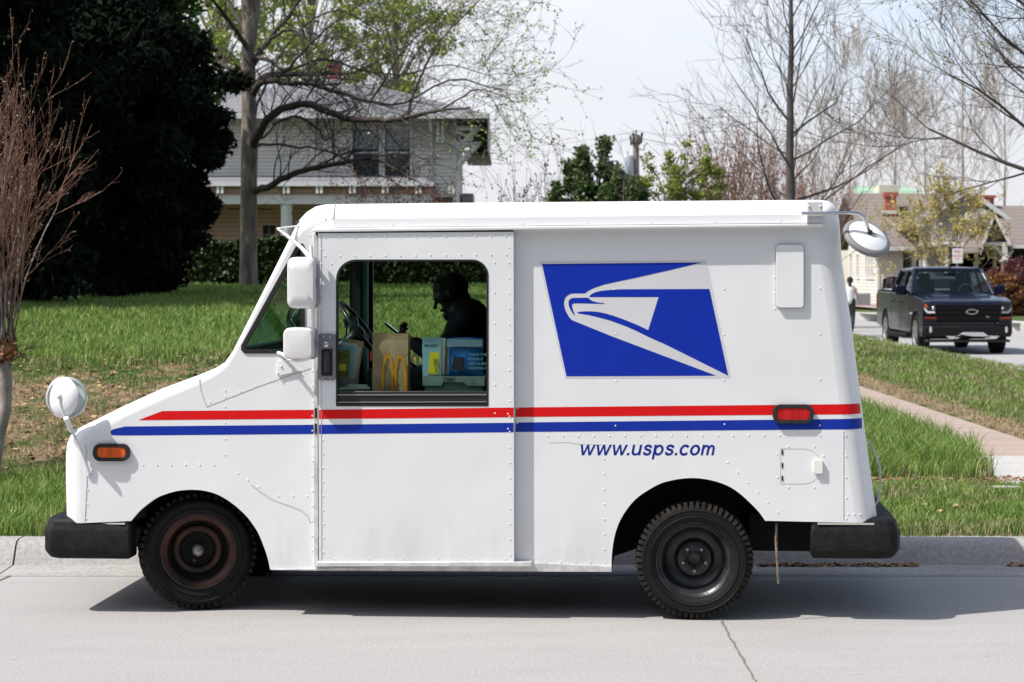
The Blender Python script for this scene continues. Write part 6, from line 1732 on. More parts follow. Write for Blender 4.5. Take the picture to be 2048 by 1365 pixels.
# --- siding house on the right (its sunlit side wall seen obliquely)
def house_right_a():
    Y = 94.0; s = Y / FPX; X = lambda px: (px - CX) * s; Z = lambda py: CH + (HY - py) * s
    o = Vector((X(1757), Y, .15)); h = empty('house', o, 0, 'low white sided house with a big brown roof and small paired windows on its side', 'house')
    x = lambda px: X(px) - o.x; z = lambda py: Z(py) - o.z
    H = z(497); W = x(1806); D = 8.5
    b = MB(); b.box(0, W, 0, .15, 0, H); b.build('front_wall', M['siding_white'], h)
    wins = [(1.2, .55), (1.95, .55), (2.7, .55), (5.2, .55), (7.2, .55)]
    fyz = lambda u, v, d: Vector((d, u, v))
    holes = []
    zw0, zw1 = z(556), z(508)
    for y_, w in wins: holes.append([(y_, zw0), (y_ + w, zw0), (y_ + w, zw1), (y_, zw1)])
    b = MB(); b.prism([[(.15, -.0), (D, 0), (D, H), (.15, H)]] + holes, fyz, 0, .15); b.build('side_wall', M['siding_white'], h)
    for y_, w in wins:
        b = MB(); b.prism([[(y_ - .08, zw0 - .08), (y_ + w + .08, zw0 - .08), (y_ + w + .08, zw1 + .08), (y_ - .08, zw1 + .08)], [(y_, zw0), (y_ + w, zw0), (y_ + w, zw1), (y_, zw1)]], fyz, -.04, -.001); w_ = b.build('window', M['trim_w'], h)
        b = MB(); b.box(.06, .07, y_, y_ + w, zw0, zw1); b.build('pane', M['pane_l'], w_)
        b = MB(); b.box(.02, .055, y_, y_ + w, (zw0 + zw1) / 2 - .03, (zw0 + zw1) / 2 + .03); b.build('sash_bar', M['trim_w'], w_)
    b = MB(); b.box(-.04, .05, -.03, .08, 0, H); b.build('corner_board', M['trim'], h)
    # gable over the side wall and the roof running right
    zr = z(404) + .4; xr = 5.2
    b = MB(); b.add([(-.55, -.5, H - .05), (W + 1.9, -.5, H - .05), (W + 1.9, 6.0, zr), (-.55, 6.0, zr), (-.55, 11.5, H), (W + 1.9, 11.5, H), (-.55, -.5, H + .1), (W + 1.9, -.5, H + .1), (W + 1.9, 6.0, zr + .15), (-.55, 6.0, zr + .15), (-.55, 11.5, H + .15), (W + 1.9, 11.5, H + .15)],
                  [(6, 7, 8, 9), (9, 8, 11, 10), (0, 3, 2, 1), (3, 4, 5, 2), (0, 1, 7, 6), (1, 2, 8, 7), (2, 5, 11, 8), (3, 0, 6, 9), (4, 3, 9, 10)])
    rf = b.build('roof', M['shingle_b'], h)
    b = MB(); b.prism([[(.0, H), (8.5, H), (6, zr - .1)]], fyz, 0, .12); b.build('gable_wall', M['siding_white'], h)
    b = MB(); b.box(-.58, W + 1.9, -.56, -.51, H - .1, H + .08); b.build('gutter', M['trim'], rf)
    c0 = x(1795) ; b = MB(); b.box(c0, c0 + .46, 3.0, 3.5, z(450), z(389)); b.box(c0 - .06, c0 + .52, 2.94, 3.56, z(389), z(380)); ch = b.build('chimney', M['brick'], h)
    b = MB(); b.box(c0 - .08, c0 + .54, 2.92, 3.58, z(425), z(418)); b.build('flashing', M['trim'], ch)
    b = MB(); b.box(x(1817), x(1832), 2.0, 2.8, z(425), z(411)); b.build('roof_vent', M['gasket'], rf)
    b = MB(); b.box(W, W + 2.6, 1.6, 1.7, 0, H); b.build('recess_wall', M['siding_grey'], h)
    hbox('recess_shade', M['gasket'], h, x(1807), x(1822), 1.5, 1.58, 0, z(520))  # near-black sheet put in for the shade of the recess
    hbox('porch_post', M['trim_w'], h, x(1826), x(1834), .2, .5, 0, H)
house_right_a()
# air conditioner beside it
a = P(1724, 598, 92.0); a.z = .17; ac = empty('air_conditioner', a, 0, 'pale grey box air conditioner standing beside the white sided house', 'air conditioner')
b = MB(); b.box(-.30, .30, -.3, .3, .06, .62); b.build('housing', mat('ac_grey', (.42, .44, .46), .5), ac, bevel=.02)
b = MB()
for k in range(9): b.box(-.27 + k * .0635, -.245 + k * .0635, -.312, -.302, .1, .58)
b.build('grille', mat('ac_dark', (.16, .18, .2), .5), ac)
b = MB(); b.box(-.35, .35, -.35, .35, 0, .06); b.build('base', M['pad'], ac)

# --- grey gable house
def house_right_b():
    Y = 91.0; s = Y / FPX; X = lambda px: (px - CX) * s; Z = lambda py: CH + (HY - py) * s
    o = Vector((X(1840), Y, .15)); h = empty('house', o, 0, 'grey gabled house with white balcony railing and arched dormer behind the yellow tree', 'house')
    x = lambda px: X(px) - o.x; z = lambda py: Z(py) - o.z
    xm = x(1930); zp = z(388); ze = z(452)
    b = MB(); b.prism([[(0, 0), (x(2030), 0), (x(2030), ze), (xm, zp), (x(1836), ze + .3), (0, ze + .2)]], fxz, 0, .2); b.build('front_wall', M['siding_grey'], h)
    b = MB()
    for sgn, xe in ((-1, x(1828)), (1, x(2036))):
        b.add([(xm, -.5, zp + .12), (xe, -.5, ze - .1), (xe, 9, ze - .1), (xm, 9, zp + .12), (xm, -.5, zp + .27), (xe, -.5, ze + .05), (xe, 9, ze + .05), (xm, 9, zp + .27)], [(0, 1, 2, 3), (4, 7, 6, 5), (0, 4, 5, 1), (1, 5, 6, 2), (2, 6, 7, 3)])
    rf = b.build('roof', M['shingle_b'], h)
    b = MB()
    for xe in (x(1828), x(2036)): b.add([(xm, -.55, zp + .04), (xe, -.55, ze - .18), (xe, -.51, ze - .18), (xm, -.51, zp + .04), (xm, -.55, zp + .25), (xe, -.55, ze + .03), (xe, -.51, ze + .03), (xm, -.51, zp + .25)], [(0, 1, 5, 4), (3, 7, 6, 2), (0, 3, 2, 1), (4, 5, 6, 7)])
    b.build('barge_board', M['trim'], rf)
    # arched dormer hood
    b = MB(); n = 12; c0, r_ = x(1948), x(1972) - x(1948)
    lp = [(c0 - r_, z(440))] + [(c0 - r_ * math.cos(math.pi * k / n), z(438) + r_ * .85 * math.sin(math.pi * k / n)) for k in range(n + 1)] + [(c0 + r_, z(440))]
    b.prism([lp], fxz, -.9, -.001); b.build('arched_hood', M['stucco'], h)
    for a, c in ((1842, 1872), (1918, 1934), (1940, 1962)):
        b = MB(); b.prism([[(x(a), z(472)), (x(c), z(472)), (x(c), z(430)), (x(a), z(430))], [(x(a) + .1, z(469)), (x(c) - .1, z(469)), (x(c) - .1, z(433)), (x(a) + .1, z(433))]], fxz, -.06, -.001); w_ = b.build('window', M['trim_w'], h)
        hbox('pane', M['pane_l'], w_, x(a) + .1, x(c) - .1, -.04, -.02, z(469), z(433)); hbox('sash_bar', M['trim_w'], w_, x(a) + .1, x(c) - .1, -.055, -.041, z(452), z(449))
    b = MB(); b.box(x(1836), x(1980), -1.2, -1.12, z(468), z(465)); b.box(x(1836), x(1980), -1.2, -1.12, z(488), z(485))
    for k in range(30): b.box(x(1838 + k * 4.8), x(1839.6 + k * 4.8), -1.19, -1.13, z(485), z(468))
    b.build('balcony_railing', M['trim_w'], h)
    hbox('balcony_floor', M['trim_w'], h, x(1834), x(1982), -1.25, -.02, z(494), z(488))
    for a in (1838, 1880, 1940, 1976): hbox('porch_post', M['trim_w'], h, x(a), x(a + 5), -1.15, -.95, 0, z(494))
house_right_b()
# --- brown roofed house with bracketed porch gable at the right edge
def house_right_c():
    Y = 86.0; s = Y / FPX; X = lambda px: (px - CX) * s; Z = lambda py: CH + (HY - py) * s
    o = Vector((X(1960), Y, .15)); h = empty('house', o, 0, 'brown roofed house with white bracketed porch gable on a brick pillar at the right edge', 'house')
    x = lambda px: X(px) - o.x; z = lambda py: Z(py) - o.z
    xm, zp = x(1988), z(432)
    ends = ((x(1961), z(506)), (x(2022), z(496)))
    b = MB()
    for xe, ze in ends: b.add([(xm, 0, zp), (xe, 0, ze), (xe, 5, ze), (xm, 5, zp), (xm, 0, zp + .14), (xe, 0, ze + .14), (xe, 5, ze + .14), (xm, 5, zp + .14)], [(0, 1, 2, 3), (4, 7, 6, 5), (0, 4, 5, 1), (1, 5, 6, 2), (2, 6, 7, 3)])
    pg = b.build('porch_gable', M['shingle_b'], h)
    b = MB()
    for xe, ze in ends: b.add([(xm, -.1, zp - .07), (xe, -.1, ze - .07), (xe, -.02, ze - .07), (xm, -.02, zp - .07), (xm, -.1, zp + .16), (xe, -.1, ze + .16), (xe, -.02, ze + .16), (xm, -.02, zp + .16)], [(0, 1, 5, 4), (3, 7, 6, 2), (0, 3, 2, 1), (4, 5, 6, 7)])
    b.build('barge_board', M['trim_w'], pg)
    b = MB(); b.box(x(1972), x(2018), .1, .3, z(492), z(485)); b.tube([(x(1988), .2, z(488)), (x(2006), .2, z(508))], .07, 4); b.box(x(2006), x(2016), .05, .35, z(520), z(485)); b.tube([(x(2028), .2, z(500)), (x(2014), .2, z(518))], .06, 4); b.build('porch_beam', M['trim_w'], h)
    hbox('pillar_cap', M['trim_w'], h, x(2003), x(2025), -.1, .5, z(524), z(519))
    hbox('brick_pillar', M['brick_tan'], h, x(2006), x(2021), 0, .4, 0, z(524))
    b = MB(); b.add([(x(2012), -.3, z(493)), (x(2200), -.3, z(493)), (x(2200), 7, z(405)), (x(1985), 7, z(405)), (x(2012), -.3, z(491)), (x(2200), -.3, z(491)), (x(2200), 7, z(402)), (x(1985), 7, z(402))], [(0, 1, 2, 3), (4, 7, 6, 5), (0, 4, 5, 1), (3, 7, 4, 0)]); rf = b.build('roof', M['shingle_b'], h)
    hbox('gutter', M['trim_w'], rf, x(2022), x(2200), -.36, -.31, z(497), z(491))
    hbox('back_wall', M['siding_grey'], h, x(1930), x(2200), 5.0, 5.2, 0, z(480)); hbox('porch_wall', M['gasket'], h, x(2024), x(2200), 1.5, 1.6, 0, z(494))
    b = MB(); b.box(x(2034), x(2060), 6.4, 7.2, z(425), z(386)); b.box(x(2031), x(2063), 6.3, 7.3, z(386), z(380)); b.build('chimney', M['brick'], h)
house_right_c()
# --- green tiled building behind
def house_far():
    Y = 112.0; s = Y / FPX; X = lambda px: (px - CX) * s; Z = lambda py: CH + (HY - py) * s
    o = Vector((X(1710), Y, .15)); h = empty('building', o, 0, 'distant building with pale green tiled roof and cream upper wall', 'building')
    x = lambda px: X(px) - o.x; z = lambda py: Z(py) - o.z
    hbox('wall', M['stucco'], h, x(1700), x(1850), 0, 6, 0, z(408)); hbox('upper_wall', M['stucco'], h, x(1756), x(1797), -.3, 4, z(408), z(371))
    b = MB(); b.add([(x(1708), -.5, z(404)), (x(1756), -.5, z(404)), (x(1756), 3, z(376)), (x(1722), 3, z(376)), (x(1797), -.5, z(404)), (x(1860), -.5, z(404)), (x(1840), 3, z(380)), (x(1797), 3, z(380))], [(0, 1, 2, 3), (4, 5, 6, 7)])
    o_ = b.build('roof', M['tile_g'], h); sm = o_.modifiers.new('thick', 'SOLIDIFY'); sm.thickness = .2
house_far()
# --- low retaining wall + drive at the far kerb
b = MB(); vs = [(14.6, 84.5, .20), (17.4, 86.5, .20), (16.8, 93.6, .30), (13.2, 93.0, .30)]; b.add(vs, [(0, 1, 2, 3)]); tag(b.build('driveway', M['walk']), kind='structure')

# --- utility pole with transformer and wires
pp = P(1272, 270, 80); base = Vector((pp.x, 80, .1)); pole = empty('utility_pole', base, 0, 'weathered utility pole with a grey transformer rising behind the truck roof', 'utility pole')
zt = pp.z - .1; b = MB(); b.tube([(0, 0, -.2), (0, 0, zt)], [.16, .11], 10); b.build('pole', mat('weathered_wood', (.24, .20, .18), .9, var=.25, vscale=6), pole, smooth=60)
b = MB(); b.box(-.17, -.09, -1.1, .9, zt - .32, zt - .17, Matrix.Rotation(R(0), 4, 'Z')); b.box(.09, .17, -1.1, .9, zt - .32, zt - .17)
b.build('crossarm', mat('dark_wood', (.06, .045, .04), .9), pole)
b = MB()
for dx in (-.13, .13):
    for dy in (-1.0, .8): b.tube([(dx, dy, zt - .17), (dx * 1.2, dy, zt - .02), (dx * 1.2, dy, zt + .03)], [.03, .055, .02], 6)
b.tube([(0, 0, zt), (0, 0, zt + .16)], .03, 6); b.build('insulator', M['gasket'], pole)
zx = P(1256, 312, 80).z - .1; b = MB(); b.lathe([(0, zx - .75), (.22, zx - .75), (.24, zx - .70), (.24, zx - .06), (.20, zx), (0, zx + .03)], 18, Matrix.Translation((P(1256, 312, 80).x - base.x - .04, -.1, 0))); b.tube([(-.3, -.1, zx), (-.3, -.1, zx + .16)], .03, 6)
b.build('transformer', mat('transformer_grey', (.42, .45, .48), .45), pole, smooth=40)
b = MB(); b.tube([(.1, 0, zt - .5), (.28, 0, zt - .55), (.3, 0, zt - .35), (.42, 0, zt - .3)], .02, 5); b.build('fuse_arm', M['gasket'], pole)
wires = [(P(1274, 262, 80), P(940, 283, 110), P(1700, 283, 88)), (P(1270, 275, 80), P(940, 295, 110), P(1700, 300, 88)), (P(1277, 276, 79), P(940, 302, 110), P(1700, 312, 88))]
for i, (c, l, r_) in enumerate(wires):
    b = MB()
    for e_ in (l, r_):
        pts = [c.lerp(e_, k / 12) - Vector((0, 0, .35 * math.sin(math.pi * k / 12))) for k in range(13)]; b.tube(pts, .0075, 4, caps=False)
    o_ = b.build('power_line', mat('wire_grey', (.25, .25, .27), .6)); tag(o_, ('topmost thin power line crossing the sky at the pole', 'middle thin power line crossing the sky at the pole', 'lowest thin power line crossing the sky at the pole')[i], 'power line', 'power lines on the utility pole')

# --- no parking sign
sp = P(1915, 512, 74); sg = empty('street_sign', (sp.x, 74, .15), 0, 'small white parking sign with red lettering in front of the yellow budding tree', 'sign')
zc_ = sp.z - .15; b = MB(); b.tube([(0, .03, 0), (0, .03, zc_ + .3)], .03, 6); b.build('post', M['steel'], sg)
b = MB(); b.prism([rrect(-.17, .17, zc_ - .24, zc_ + .24, .03, 4)], fxz, -.008, 0); b.build('panel', mat('sign_white', (.72, .70, .70), .4), sg)
mr_ = mat('sign_red', (.55, .03, .03), .5)
for s_, z_, hh_ in (('NO', .09, .10), ('PARKING', -.03, .055), ('ANY', -.13, .05)):
    o_ = text(s_, 'sign_text', mr_, None, hh_, bold=.02); o_.parent = sg; wd = max(v.co.x for v in o_.data.vertices); o_.location = (-wd / 2, -.0095, zc_ + z_); o_.rotation_euler = (R(90), 0, 0)

# --- pedestrian in white top
wy = 68.0; pb = P(1700, 655, wy); pb.z = -.10; wm_ = empty('person', pb, R(-12), 'woman walking away in a white sleeveless top and black trousers beside the truck', 'person')
b = MB(); V_ = Vector
head(b, V_((0, 0, 1.50)), V_((.25, 1, 0)), V_((0, 0, 1)), .95)
capsules(b, [(V_((0, 0, 1.40)), V_((0, 0, 1.28)), .05, .07), (V_((0, 0, 1.22)), V_((0, 0, .95)), .11, .10), (V_((-.13, 0, 1.28)), V_((.13, 0, 1.28)), .05, .05),
             (V_((.16, 0, 1.27)), V_((.22, .02, 1.02)), .042, .034), (V_((.22, .02, 1.02)), V_((.30, .14, .86)), .033, .022), (V_((-.16, 0, 1.27)), V_((-.21, .02, 1.02)), .042, .034), (V_((-.21, .02, 1.02)), V_((-.22, .14, .82)), .033, .022),
             (V_((.07, 0, .86)), V_((.08, .03, .48)), .08, .055), (V_((.08, .03, .48)), V_((.07, -.10, .1)), .05, .035), (V_((-.07, 0, .86)), V_((-.07, .12, .48)), .08, .055), (V_((-.07, .12, .48)), V_((-.06, .16, .09)), .05, .035)])
hand(b, V_((.30, .14, .86)), V_((.5, .5, -.7)), V_((0, 1, .2)), .95, .4); hand(b, V_((-.22, .14, .82)), V_((0, .4, -.9)), V_((0, 1, .2)), .95, .4)
o_ = b.build('body', M['skin_l'], wm_); remesh(o_, .008, 3)
b = MB(); capsules(b, [(V_((0, .01, 1.24)), V_((0, 0, .93)), .150, .140), (V_((-.11, 0, 1.29)), V_((.11, 0, 1.29)), .058, .058)]); o_ = b.build('white_top', mat('white_cotton', (.66, .66, .68), .8), wm_); remesh(o_, .012, 3)
b = MB(); capsules(b, [(V_((-.05, 0, .92)), V_((.05, 0, .92)), .125, .125), (V_((.075, 0, .86)), V_((.08, .03, .48)), .105, .08), (V_((.08, .03, .48)), V_((.07, -.10, .12)), .078, .066), (V_((-.075, 0, .86)), V_((-.07, .12, .48)), .105, .08), (V_((-.07, .12, .48)), V_((-.06, .16, .12)), .078, .066)])
remesh(b.build('trousers', M['gasket'], wm_), .012, 3)
b = MB(); capsules(b, [(V_((0, -.02, 1.53)), V_((0, .01, 1.55)), .10, .095), (V_((0, -.07, 1.50)), V_((0, -.08, 1.38)), .06, .045), (V_((0, -.11, 1.56)), V_((0, -.12, 1.58)), .04, .035)]); remesh(b.build('hair', M['hair'], wm_), .01, 2)
for sx_, yy_ in ((.07, -.10), (-.06, .16)):
    b = MB(); capsules(b, [(V_((sx_, yy_ - .03, .045)), V_((sx_, yy_ + .14, .035)), .045, .035)]); b.build('shoe', M['gasket'], wm_, smooth=60)
# ---------------------------------------------------------------- dark pickup and the car behind it
M['navy_paint'] = mat('dark_blue_black_paint', (.003, .0045, .016), .2, spec=.3, coat=.35)
M['gloss_black'] = mat('gloss_black', (.004, .004, .005), .3, spec=.2)
M['satin_black'] = mat('satin_black', (.008, .008, .009), .6, spec=.2)
M['silver'] = mat('silver_trim', (.55, .55, .56), .35, .2)
M['car_glass'] = glass('vehicle_glass', (.42, .52, .52), .05)
M['amber'] = mat('amber_lens', (.60, .10, .02), .2)
def arc(cy, cz, r, a0, a1, n=10): return [(cy + r * math.cos(R(a0 + (a1 - a0) * k / n)), cz + r * math.sin(R(a0 + (a1 - a0) * k / n))) for k in range(n + 1)]
fyz_ = lambda u, v, d: Vector((d, u, v))

def car_wheel(parent, x, y, r, w, side, spokes=6, rimr=.27):
    """disc outward normal = side * x"""
    e = empty('wheel', (x, y, r), 0, parent=parent)
    MX = Matrix.Rotation(R(90) * side, 4, 'Y'); b = MB()
    b.lathe([(rimr, .0), (rimr + .02, .012), (r - .05, .015), (r - .012, -.012), (r, -.05), (r, -w + .05), (r - .012, -w + .012), (rimr, -w)], 48, MX, close=True)
    for k in range(56):
        a = 2 * math.pi * k / 56; Mx = MX @ Matrix.Rotation(a, 4, 'Z'); b.box(r - .02, r + .004, -.008, .008, -.07, -.012, Mx); b.box(r - .01, r + .004, -.008, .008, -w + .02, -w + .09, Mx)
    b.build('tyre', M['tyre'], e, smooth=40)
    b = MB(); b.lathe([(rimr + .002, .004), (rimr, .014), (rimr - .018, .008), (rimr - .03, -.03), (rimr - .04, -.12)], 40, MX)
    for k in range(spokes):
        for da in (-.11, .11):
            Mx = MX @ Matrix.Rotation(2 * math.pi * k / spokes + da, 4, 'Z'); b.box(.05, rimr - .012, -.016, .016, -.035, -.006, Mx)
    b.lathe([(0, -.002), (.05, -.004), (.065, -.02), (.065, -.05)], 20, MX); b.build('rim', mat('alloy', (.36, .36, .38), .3, .6), e, smooth=35)
    b = MB(); b.lathe([(0, -.08), (rimr - .03, -.08)], 24, MX); b.build('brake_disc', M['satin_black'], e)
    return e

def pickup():
    t = empty('pickup_truck', (10.02, 50.0, -.095), R(1.0), 'dark blue-black crew cab pickup truck with silver bumper insert on the side street', 'pickup truck')
    t.scale = (1, 1, 1.07)
    Wd = .985; Lg = 5.75; FY, RY, WR = .95, 4.62, .405
    body = [(.10, .42), (.04, .60), (.05, .95), (.10, 1.08), (.5, 1.155), (1.45, 1.20), (1.62, 1.215), (3.5, 1.24), (Lg - .08, 1.26), (Lg, 1.2), (Lg, .62), (Lg - .02, .50), (RY + .62, .46)]
    body += arc(RY, .42, .47, 8, 172, 12) + [(RY - .6, .42), (FY + .6, .40)] + arc(FY, .42, .47, 8, 172, 12) + [(.42, .36), (.14, .36)]
    b = MB(); b.prism([body], fyz_, -Wd, Wd); bd = b.build('body', M['navy_paint'], t, bevel=.05, bseg=3)
    # bulged fenders over the wheels
    for s in (-1, 1):
        for cy in (FY, RY):
            continue
            b = MB(); lp = arc(cy, .42, .57, 0, 180, 14) + list(reversed(arc(cy, .42, .475, 0, 180, 14))); b.prism([lp], fyz_, s * (Wd - .02), s * (Wd + .035)); b.build('wheel_arch', M['navy_paint'], t, bevel=.015)
    b = MB(); 
    hd = [(.13, 1.02), (.16, 1.10), (.55, 1.17), (1.5, 1.235), (1.68, 1.24), (1.68, 1.0), (.13, 1.0)]
    b.prism([hd], fyz_, -.80, .80); hood = b.build('hood', M['navy_paint'], t, bevel=.04, bseg=3)
    for s in (-1, 1):
        b = MB(); b.prism([[(.5, 1.16), (.6, 1.205), (1.5, 1.262), (1.6, 1.24), (1.5, 1.2), (.5, 1.12)]], fyz_, s * .30, s * .62); b.build('hood_crease', M['navy_paint'], hood, bevel=.03, bseg=2)
    # cab: roof, pillars, glass
    yb0, yr0, yr1, yb1 = 1.55, 2.12, 3.55, 3.92; zb, zr = 1.20, 1.76; wb, wr = .93, .76
    def sec(y, z, w): return [(-w, y, z), (w, y, z)]
    b = MB()
    rp = [(yr0 - .04, zr - .035, wr), (yr0 + .10, zr + .01, wr), (2.8, zr + .035, wr), (yr1 - .1, zr + .01, wr), (yr1 + .03, zr - .04, wr)]
    vs = []
    for y, z, w in rp: vs += [(-w - .03, y, z - .05), (-w * .97, y, z - .008), (-w * .6, y, z + .006), (0, y, z + .014), (w * .6, y, z + .006), (w * .97, y, z - .008), (w + .03, y, z - .05)]
    n = 7; fs = [(j * n + i, j * n + i + 1, (j + 1) * n + i + 1, (j + 1) * n + i) for j in range(len(rp) - 1) for i in range(n - 1)]
    b.add(vs, fs); ro = b.build('roof', M['navy_paint'], t, smooth=180); so = ro.modifiers.new('thick', 'SOLIDIFY'); so.thickness = .04
    b = MB(); b.tube([(0.1, 2.35, zr + .03), (.1, 2.36, zr + .10)], [.03, .012], 6); b.build('antenna', M['satin_black'], t)
    b = MB()
    for s in (-1, 1):
        b.tube([(s * wb, yb0, zb), (s * wr, yr0, zr - .03)], [.055, .045], 8)
        b.tube([(s * (wb + .005), 2.72, zb), (s * (wr + .015), 2.74, zr - .04)], .04, 6)
        b.tube([(s * wb, yb1, zb), (s * wr, yr1, zr - .04)], [.07, .06], 8)
        b.tube([(s * (wr + .01), yr0, zr - .03), (s * (wr + .01), yr1, zr - .04)], .04, 8)
    b.tube([(-wr, yr0, zr - .02), (wr, yr0, zr - .02)], .035, 8); b.tube([(-wr, yr1, zr - .03), (wr, yr1, zr - .03)], .04, 8)
    b.build('cab_frame', M['navy_paint'], t, smooth=60)
    b = MB(); b.add([(-wb, yb0, zb), (wb, yb0, zb), (wr, yr0, zr - .03), (-wr, yr0, zr - .03)], [(0, 1, 2, 3)]); wsd = b.build('windshield', M['car_glass'], t)
    b = MB(); b.add([(-wb, yb1, zb), (wb, yb1, zb), (wr, yr1, zr - .03), (-wr, yr1, zr - .03)], [(0, 1, 2, 3)]); b.build('rear_window', M['car_glass'], t)
    for s in (-1, 1):
        for (a0, a1, c0, c1) in (((s * wb, yb0 + .05), (s * wr, yr0 + .03), (s * wb, 2.70), (s * wr, 2.72)), ((s * wb, 2.76), (s * wr, 2.78), (s * wb, yb1 - .05), (s * wr, yr1 - .03))):
            b = MB(); b.add([(a0[0], a0[1], zb), (c0[0], c0[1], zb), (c1[0], c1[1], zr - .05), (a1[0], a1[1], zr - .05)], [(0, 1, 2, 3)]); b.build('side_window', M['car_glass'], t)
    # cabin contents
    b = MB(); b.box(-.85, .85, 1.7, 3.8, .9, 1.16); b.box(-.85, .85, 1.62, 1.9, 1.1, 1.27)
    b.build('dashboard', M['satin_black'], t)
    for x_ in (-.42, .42): 
        b = MB(); b.box(x_ - .24, x_ + .24, 2.65, 2.8, 1.1, 1.5); b.box(x_ - .13, x_ + .13, 2.68, 2.76, 1.5, 1.66); b.build('seat', mat('seat_grey', (.04, .045, .05), .8), t, bevel=.04)
    b = MB(); ring(b, Vector((.42, 2.05, 1.28)), Vector((0, -.8, .6)), .18, .014, 24, 6); b.build('steering_wheel', mat('wheel_grey', (.12, .13, .14), .4), t)
    b = MB(); b.box(-.12, .12, 1.98, 2.0, 1.6, 1.66); b.build('inner_mirror', M['gloss_black'], t)
    b = MB(); b.tube([(-.7, 1.60, zb + .02), (-.1, 1.62, zb + .03)], .012, 5); b.tube([(.1, 1.60, zb + .02), (.75, 1.64, zb + .04)], .012, 5); b.build('wiper', M['satin_black'], t)
    b = MB(); b.tube([(wr * .98 + .02, 1.98, 1.66), (wb * .99, 1.62, 1.26)], .018, 5); b.build('pillar_strip', mat('pale_strip', (.35, .42, .42), .3), t)
    # bed: dark interior with rail caps
    b = MB(); b.box(-.84, .84, 4.0, Lg - .14, 1.262, 1.30); b.build('bed_cover', mat('cover_pale', (.42, .43, .45), .35), t, bevel=.01)
    b = MB(); b.box(-Wd + .02, -.80, 3.98, Lg - .08, 1.255, 1.285); b.box(.80, Wd - .02, 3.98, Lg - .08, 1.255, 1.285); b.box(-.8, .8, Lg - .13, Lg - .06, 1.255, 1.285); b.build('bed_rail', M['satin_black'], t)
    # front face
    b = MB(); b.prism([[(-.66, .66), (.66, .66), (.74, .80), (.76, 1.02), (-.76, 1.02), (-.74, .80)]], fxz, -.015, .12); gr = b.build('grille', M['gloss_black'], t, bevel=.02)
    b = MB()
    for z_ in (.74, .86, .955): b.box(-.66, .66, -.028, -.016, z_ - .012, z_ + .012)
    b.build('grille_bar', M['satin_black'], gr)
    bt = [(-.135, -.02), (-.105, .045), (-.055, .045), (-.05, .07), (.055, .07), (.05, .045), (.12, .045), (.135, .02), (.105, -.045), (.055, -.045), (.05, -.07), (-.055, -.07), (-.05, -.045), (-.12, -.045)]
    b = MB(); b.prism([[(x_ + .08, z_ * .75 + .875) for x_, z_ in bt], [(x_ * .9 + .08, z_ * .6 + .875) for x_, z_ in bt]], fxz, -.045, -.029); b.build('front_emblem', M['silver'], gr)
    o_ = text('Z71', 'trim_badge', M['silver'], None, .03, bold=.02); o_.parent = gr; o_.location = (.40, -.030, .755); o_.rotation_euler = (R(90), 0, 0)
    for s in (-1, 1):
        q = lambda pts: [(s * a, c) for a, c in pts]
        b = MB(); b.prism([q([(.60, .86), (.955, .86), (.96, 1.02), (.93, 1.06), (.62, 1.03)])], fxz, .01, .16); hl = b.build('headlight', mat('smoked_lens', (.02, .02, .024), .08, coat=1), t, bevel=.01)
        b = MB(); b.prism([q([(.60, .845), (.90, .845), (.965, .92), (.965, .965), (.88, .885), (.60, .885)])], fxz, -.012, .008); b.build('daytime_strip', mat('drl_white', (.75, .75, .78), .3) if s < 0 else M['steel'], hl)
        if s < 0:
          b = MB(); b.prism([q([(.885, .95), (.955, .97), (.95, 1.03), (.90, 1.02)])], fxz, -.006, .008); b.build('turn_lens', M['amber'], hl)
        b = MB(); b.sphere((s * .76, .02, .95), .045, 10, 6); b.build('projector', M['chrome'], hl, smooth=180)
        b = MB(); b.prism([q([(.62, .725), (.95, .735), (.95, .775), (.62, .765)])], fxz, -.012, .06); b.build('side_marker', mat('red_amber', (.22, .025, .010), .25), t)
        b = MB(); b.prism([q([(.60, .60), (.95, .60), (.96, .66), (.62, .665)])], fxz, -.045, .1); b.build('bumper_top', M['navy_paint'], t, bevel=.02)
        b = MB(); b.prism([[(s * .835 + .03 * math.cos(k * .524), .51 + .07 * math.sin(k * .524)) for k in range(12)]], fxz, -.06, -.02); b.build('fog_light', M['silver'], t)
        # mirrors, wheels, handles
        b = MB(); b.box(s * 1.0, s * 1.26, 1.78, 1.90, 1.20, 1.42); mi = b.build('side_mirror', M['navy_paint'], t, bevel=.04, bseg=3)
        b = MB(); b.box(s * .93, s * 1.05, 1.80, 1.87, 1.22, 1.27); b.build('mirror_arm', M['satin_black'], mi)
        for y_ in (2.55, 3.55): b = MB(); b.box(s * Wd, s * (Wd + .025), y_, y_ + .18, 1.03, 1.06); b.build('door_handle', M['satin_black'], t, bevel=.008)
        for y_ in (1.62, 2.70, 3.86): b = MB(); b.box(s * (Wd - .003), s * (Wd + .0015), y_, y_ + .012, .5, 1.2); b.build('door_seam', M['gasket'], t)
        b = MB(); b.tube([(s * (Wd + .04), 1.5, .36), (s * (Wd + .06), 1.7, .34), (s * (Wd + .06), 3.8, .34), (s * (Wd + .04), 4.0, .36)], .055, 8); b.build('step_bar', M['satin_black'], t, smooth=60)
        for cy in (FY, RY): car_wheel(t, s * (Wd - .01), cy, WR, .27, s)
        b = MB(); b.box(s * Wd, s * (Wd + .012), 1.30, 1.5, .80, .84); b.build('door_badge', M['silver'], t)
        b = MB(); b.box(s * .86, s * (Wd + .01), Lg - .07, Lg + .015, .86, 1.18); b.build('tail_light', mat('tail_red', (.35, .01, .01), .2), t)
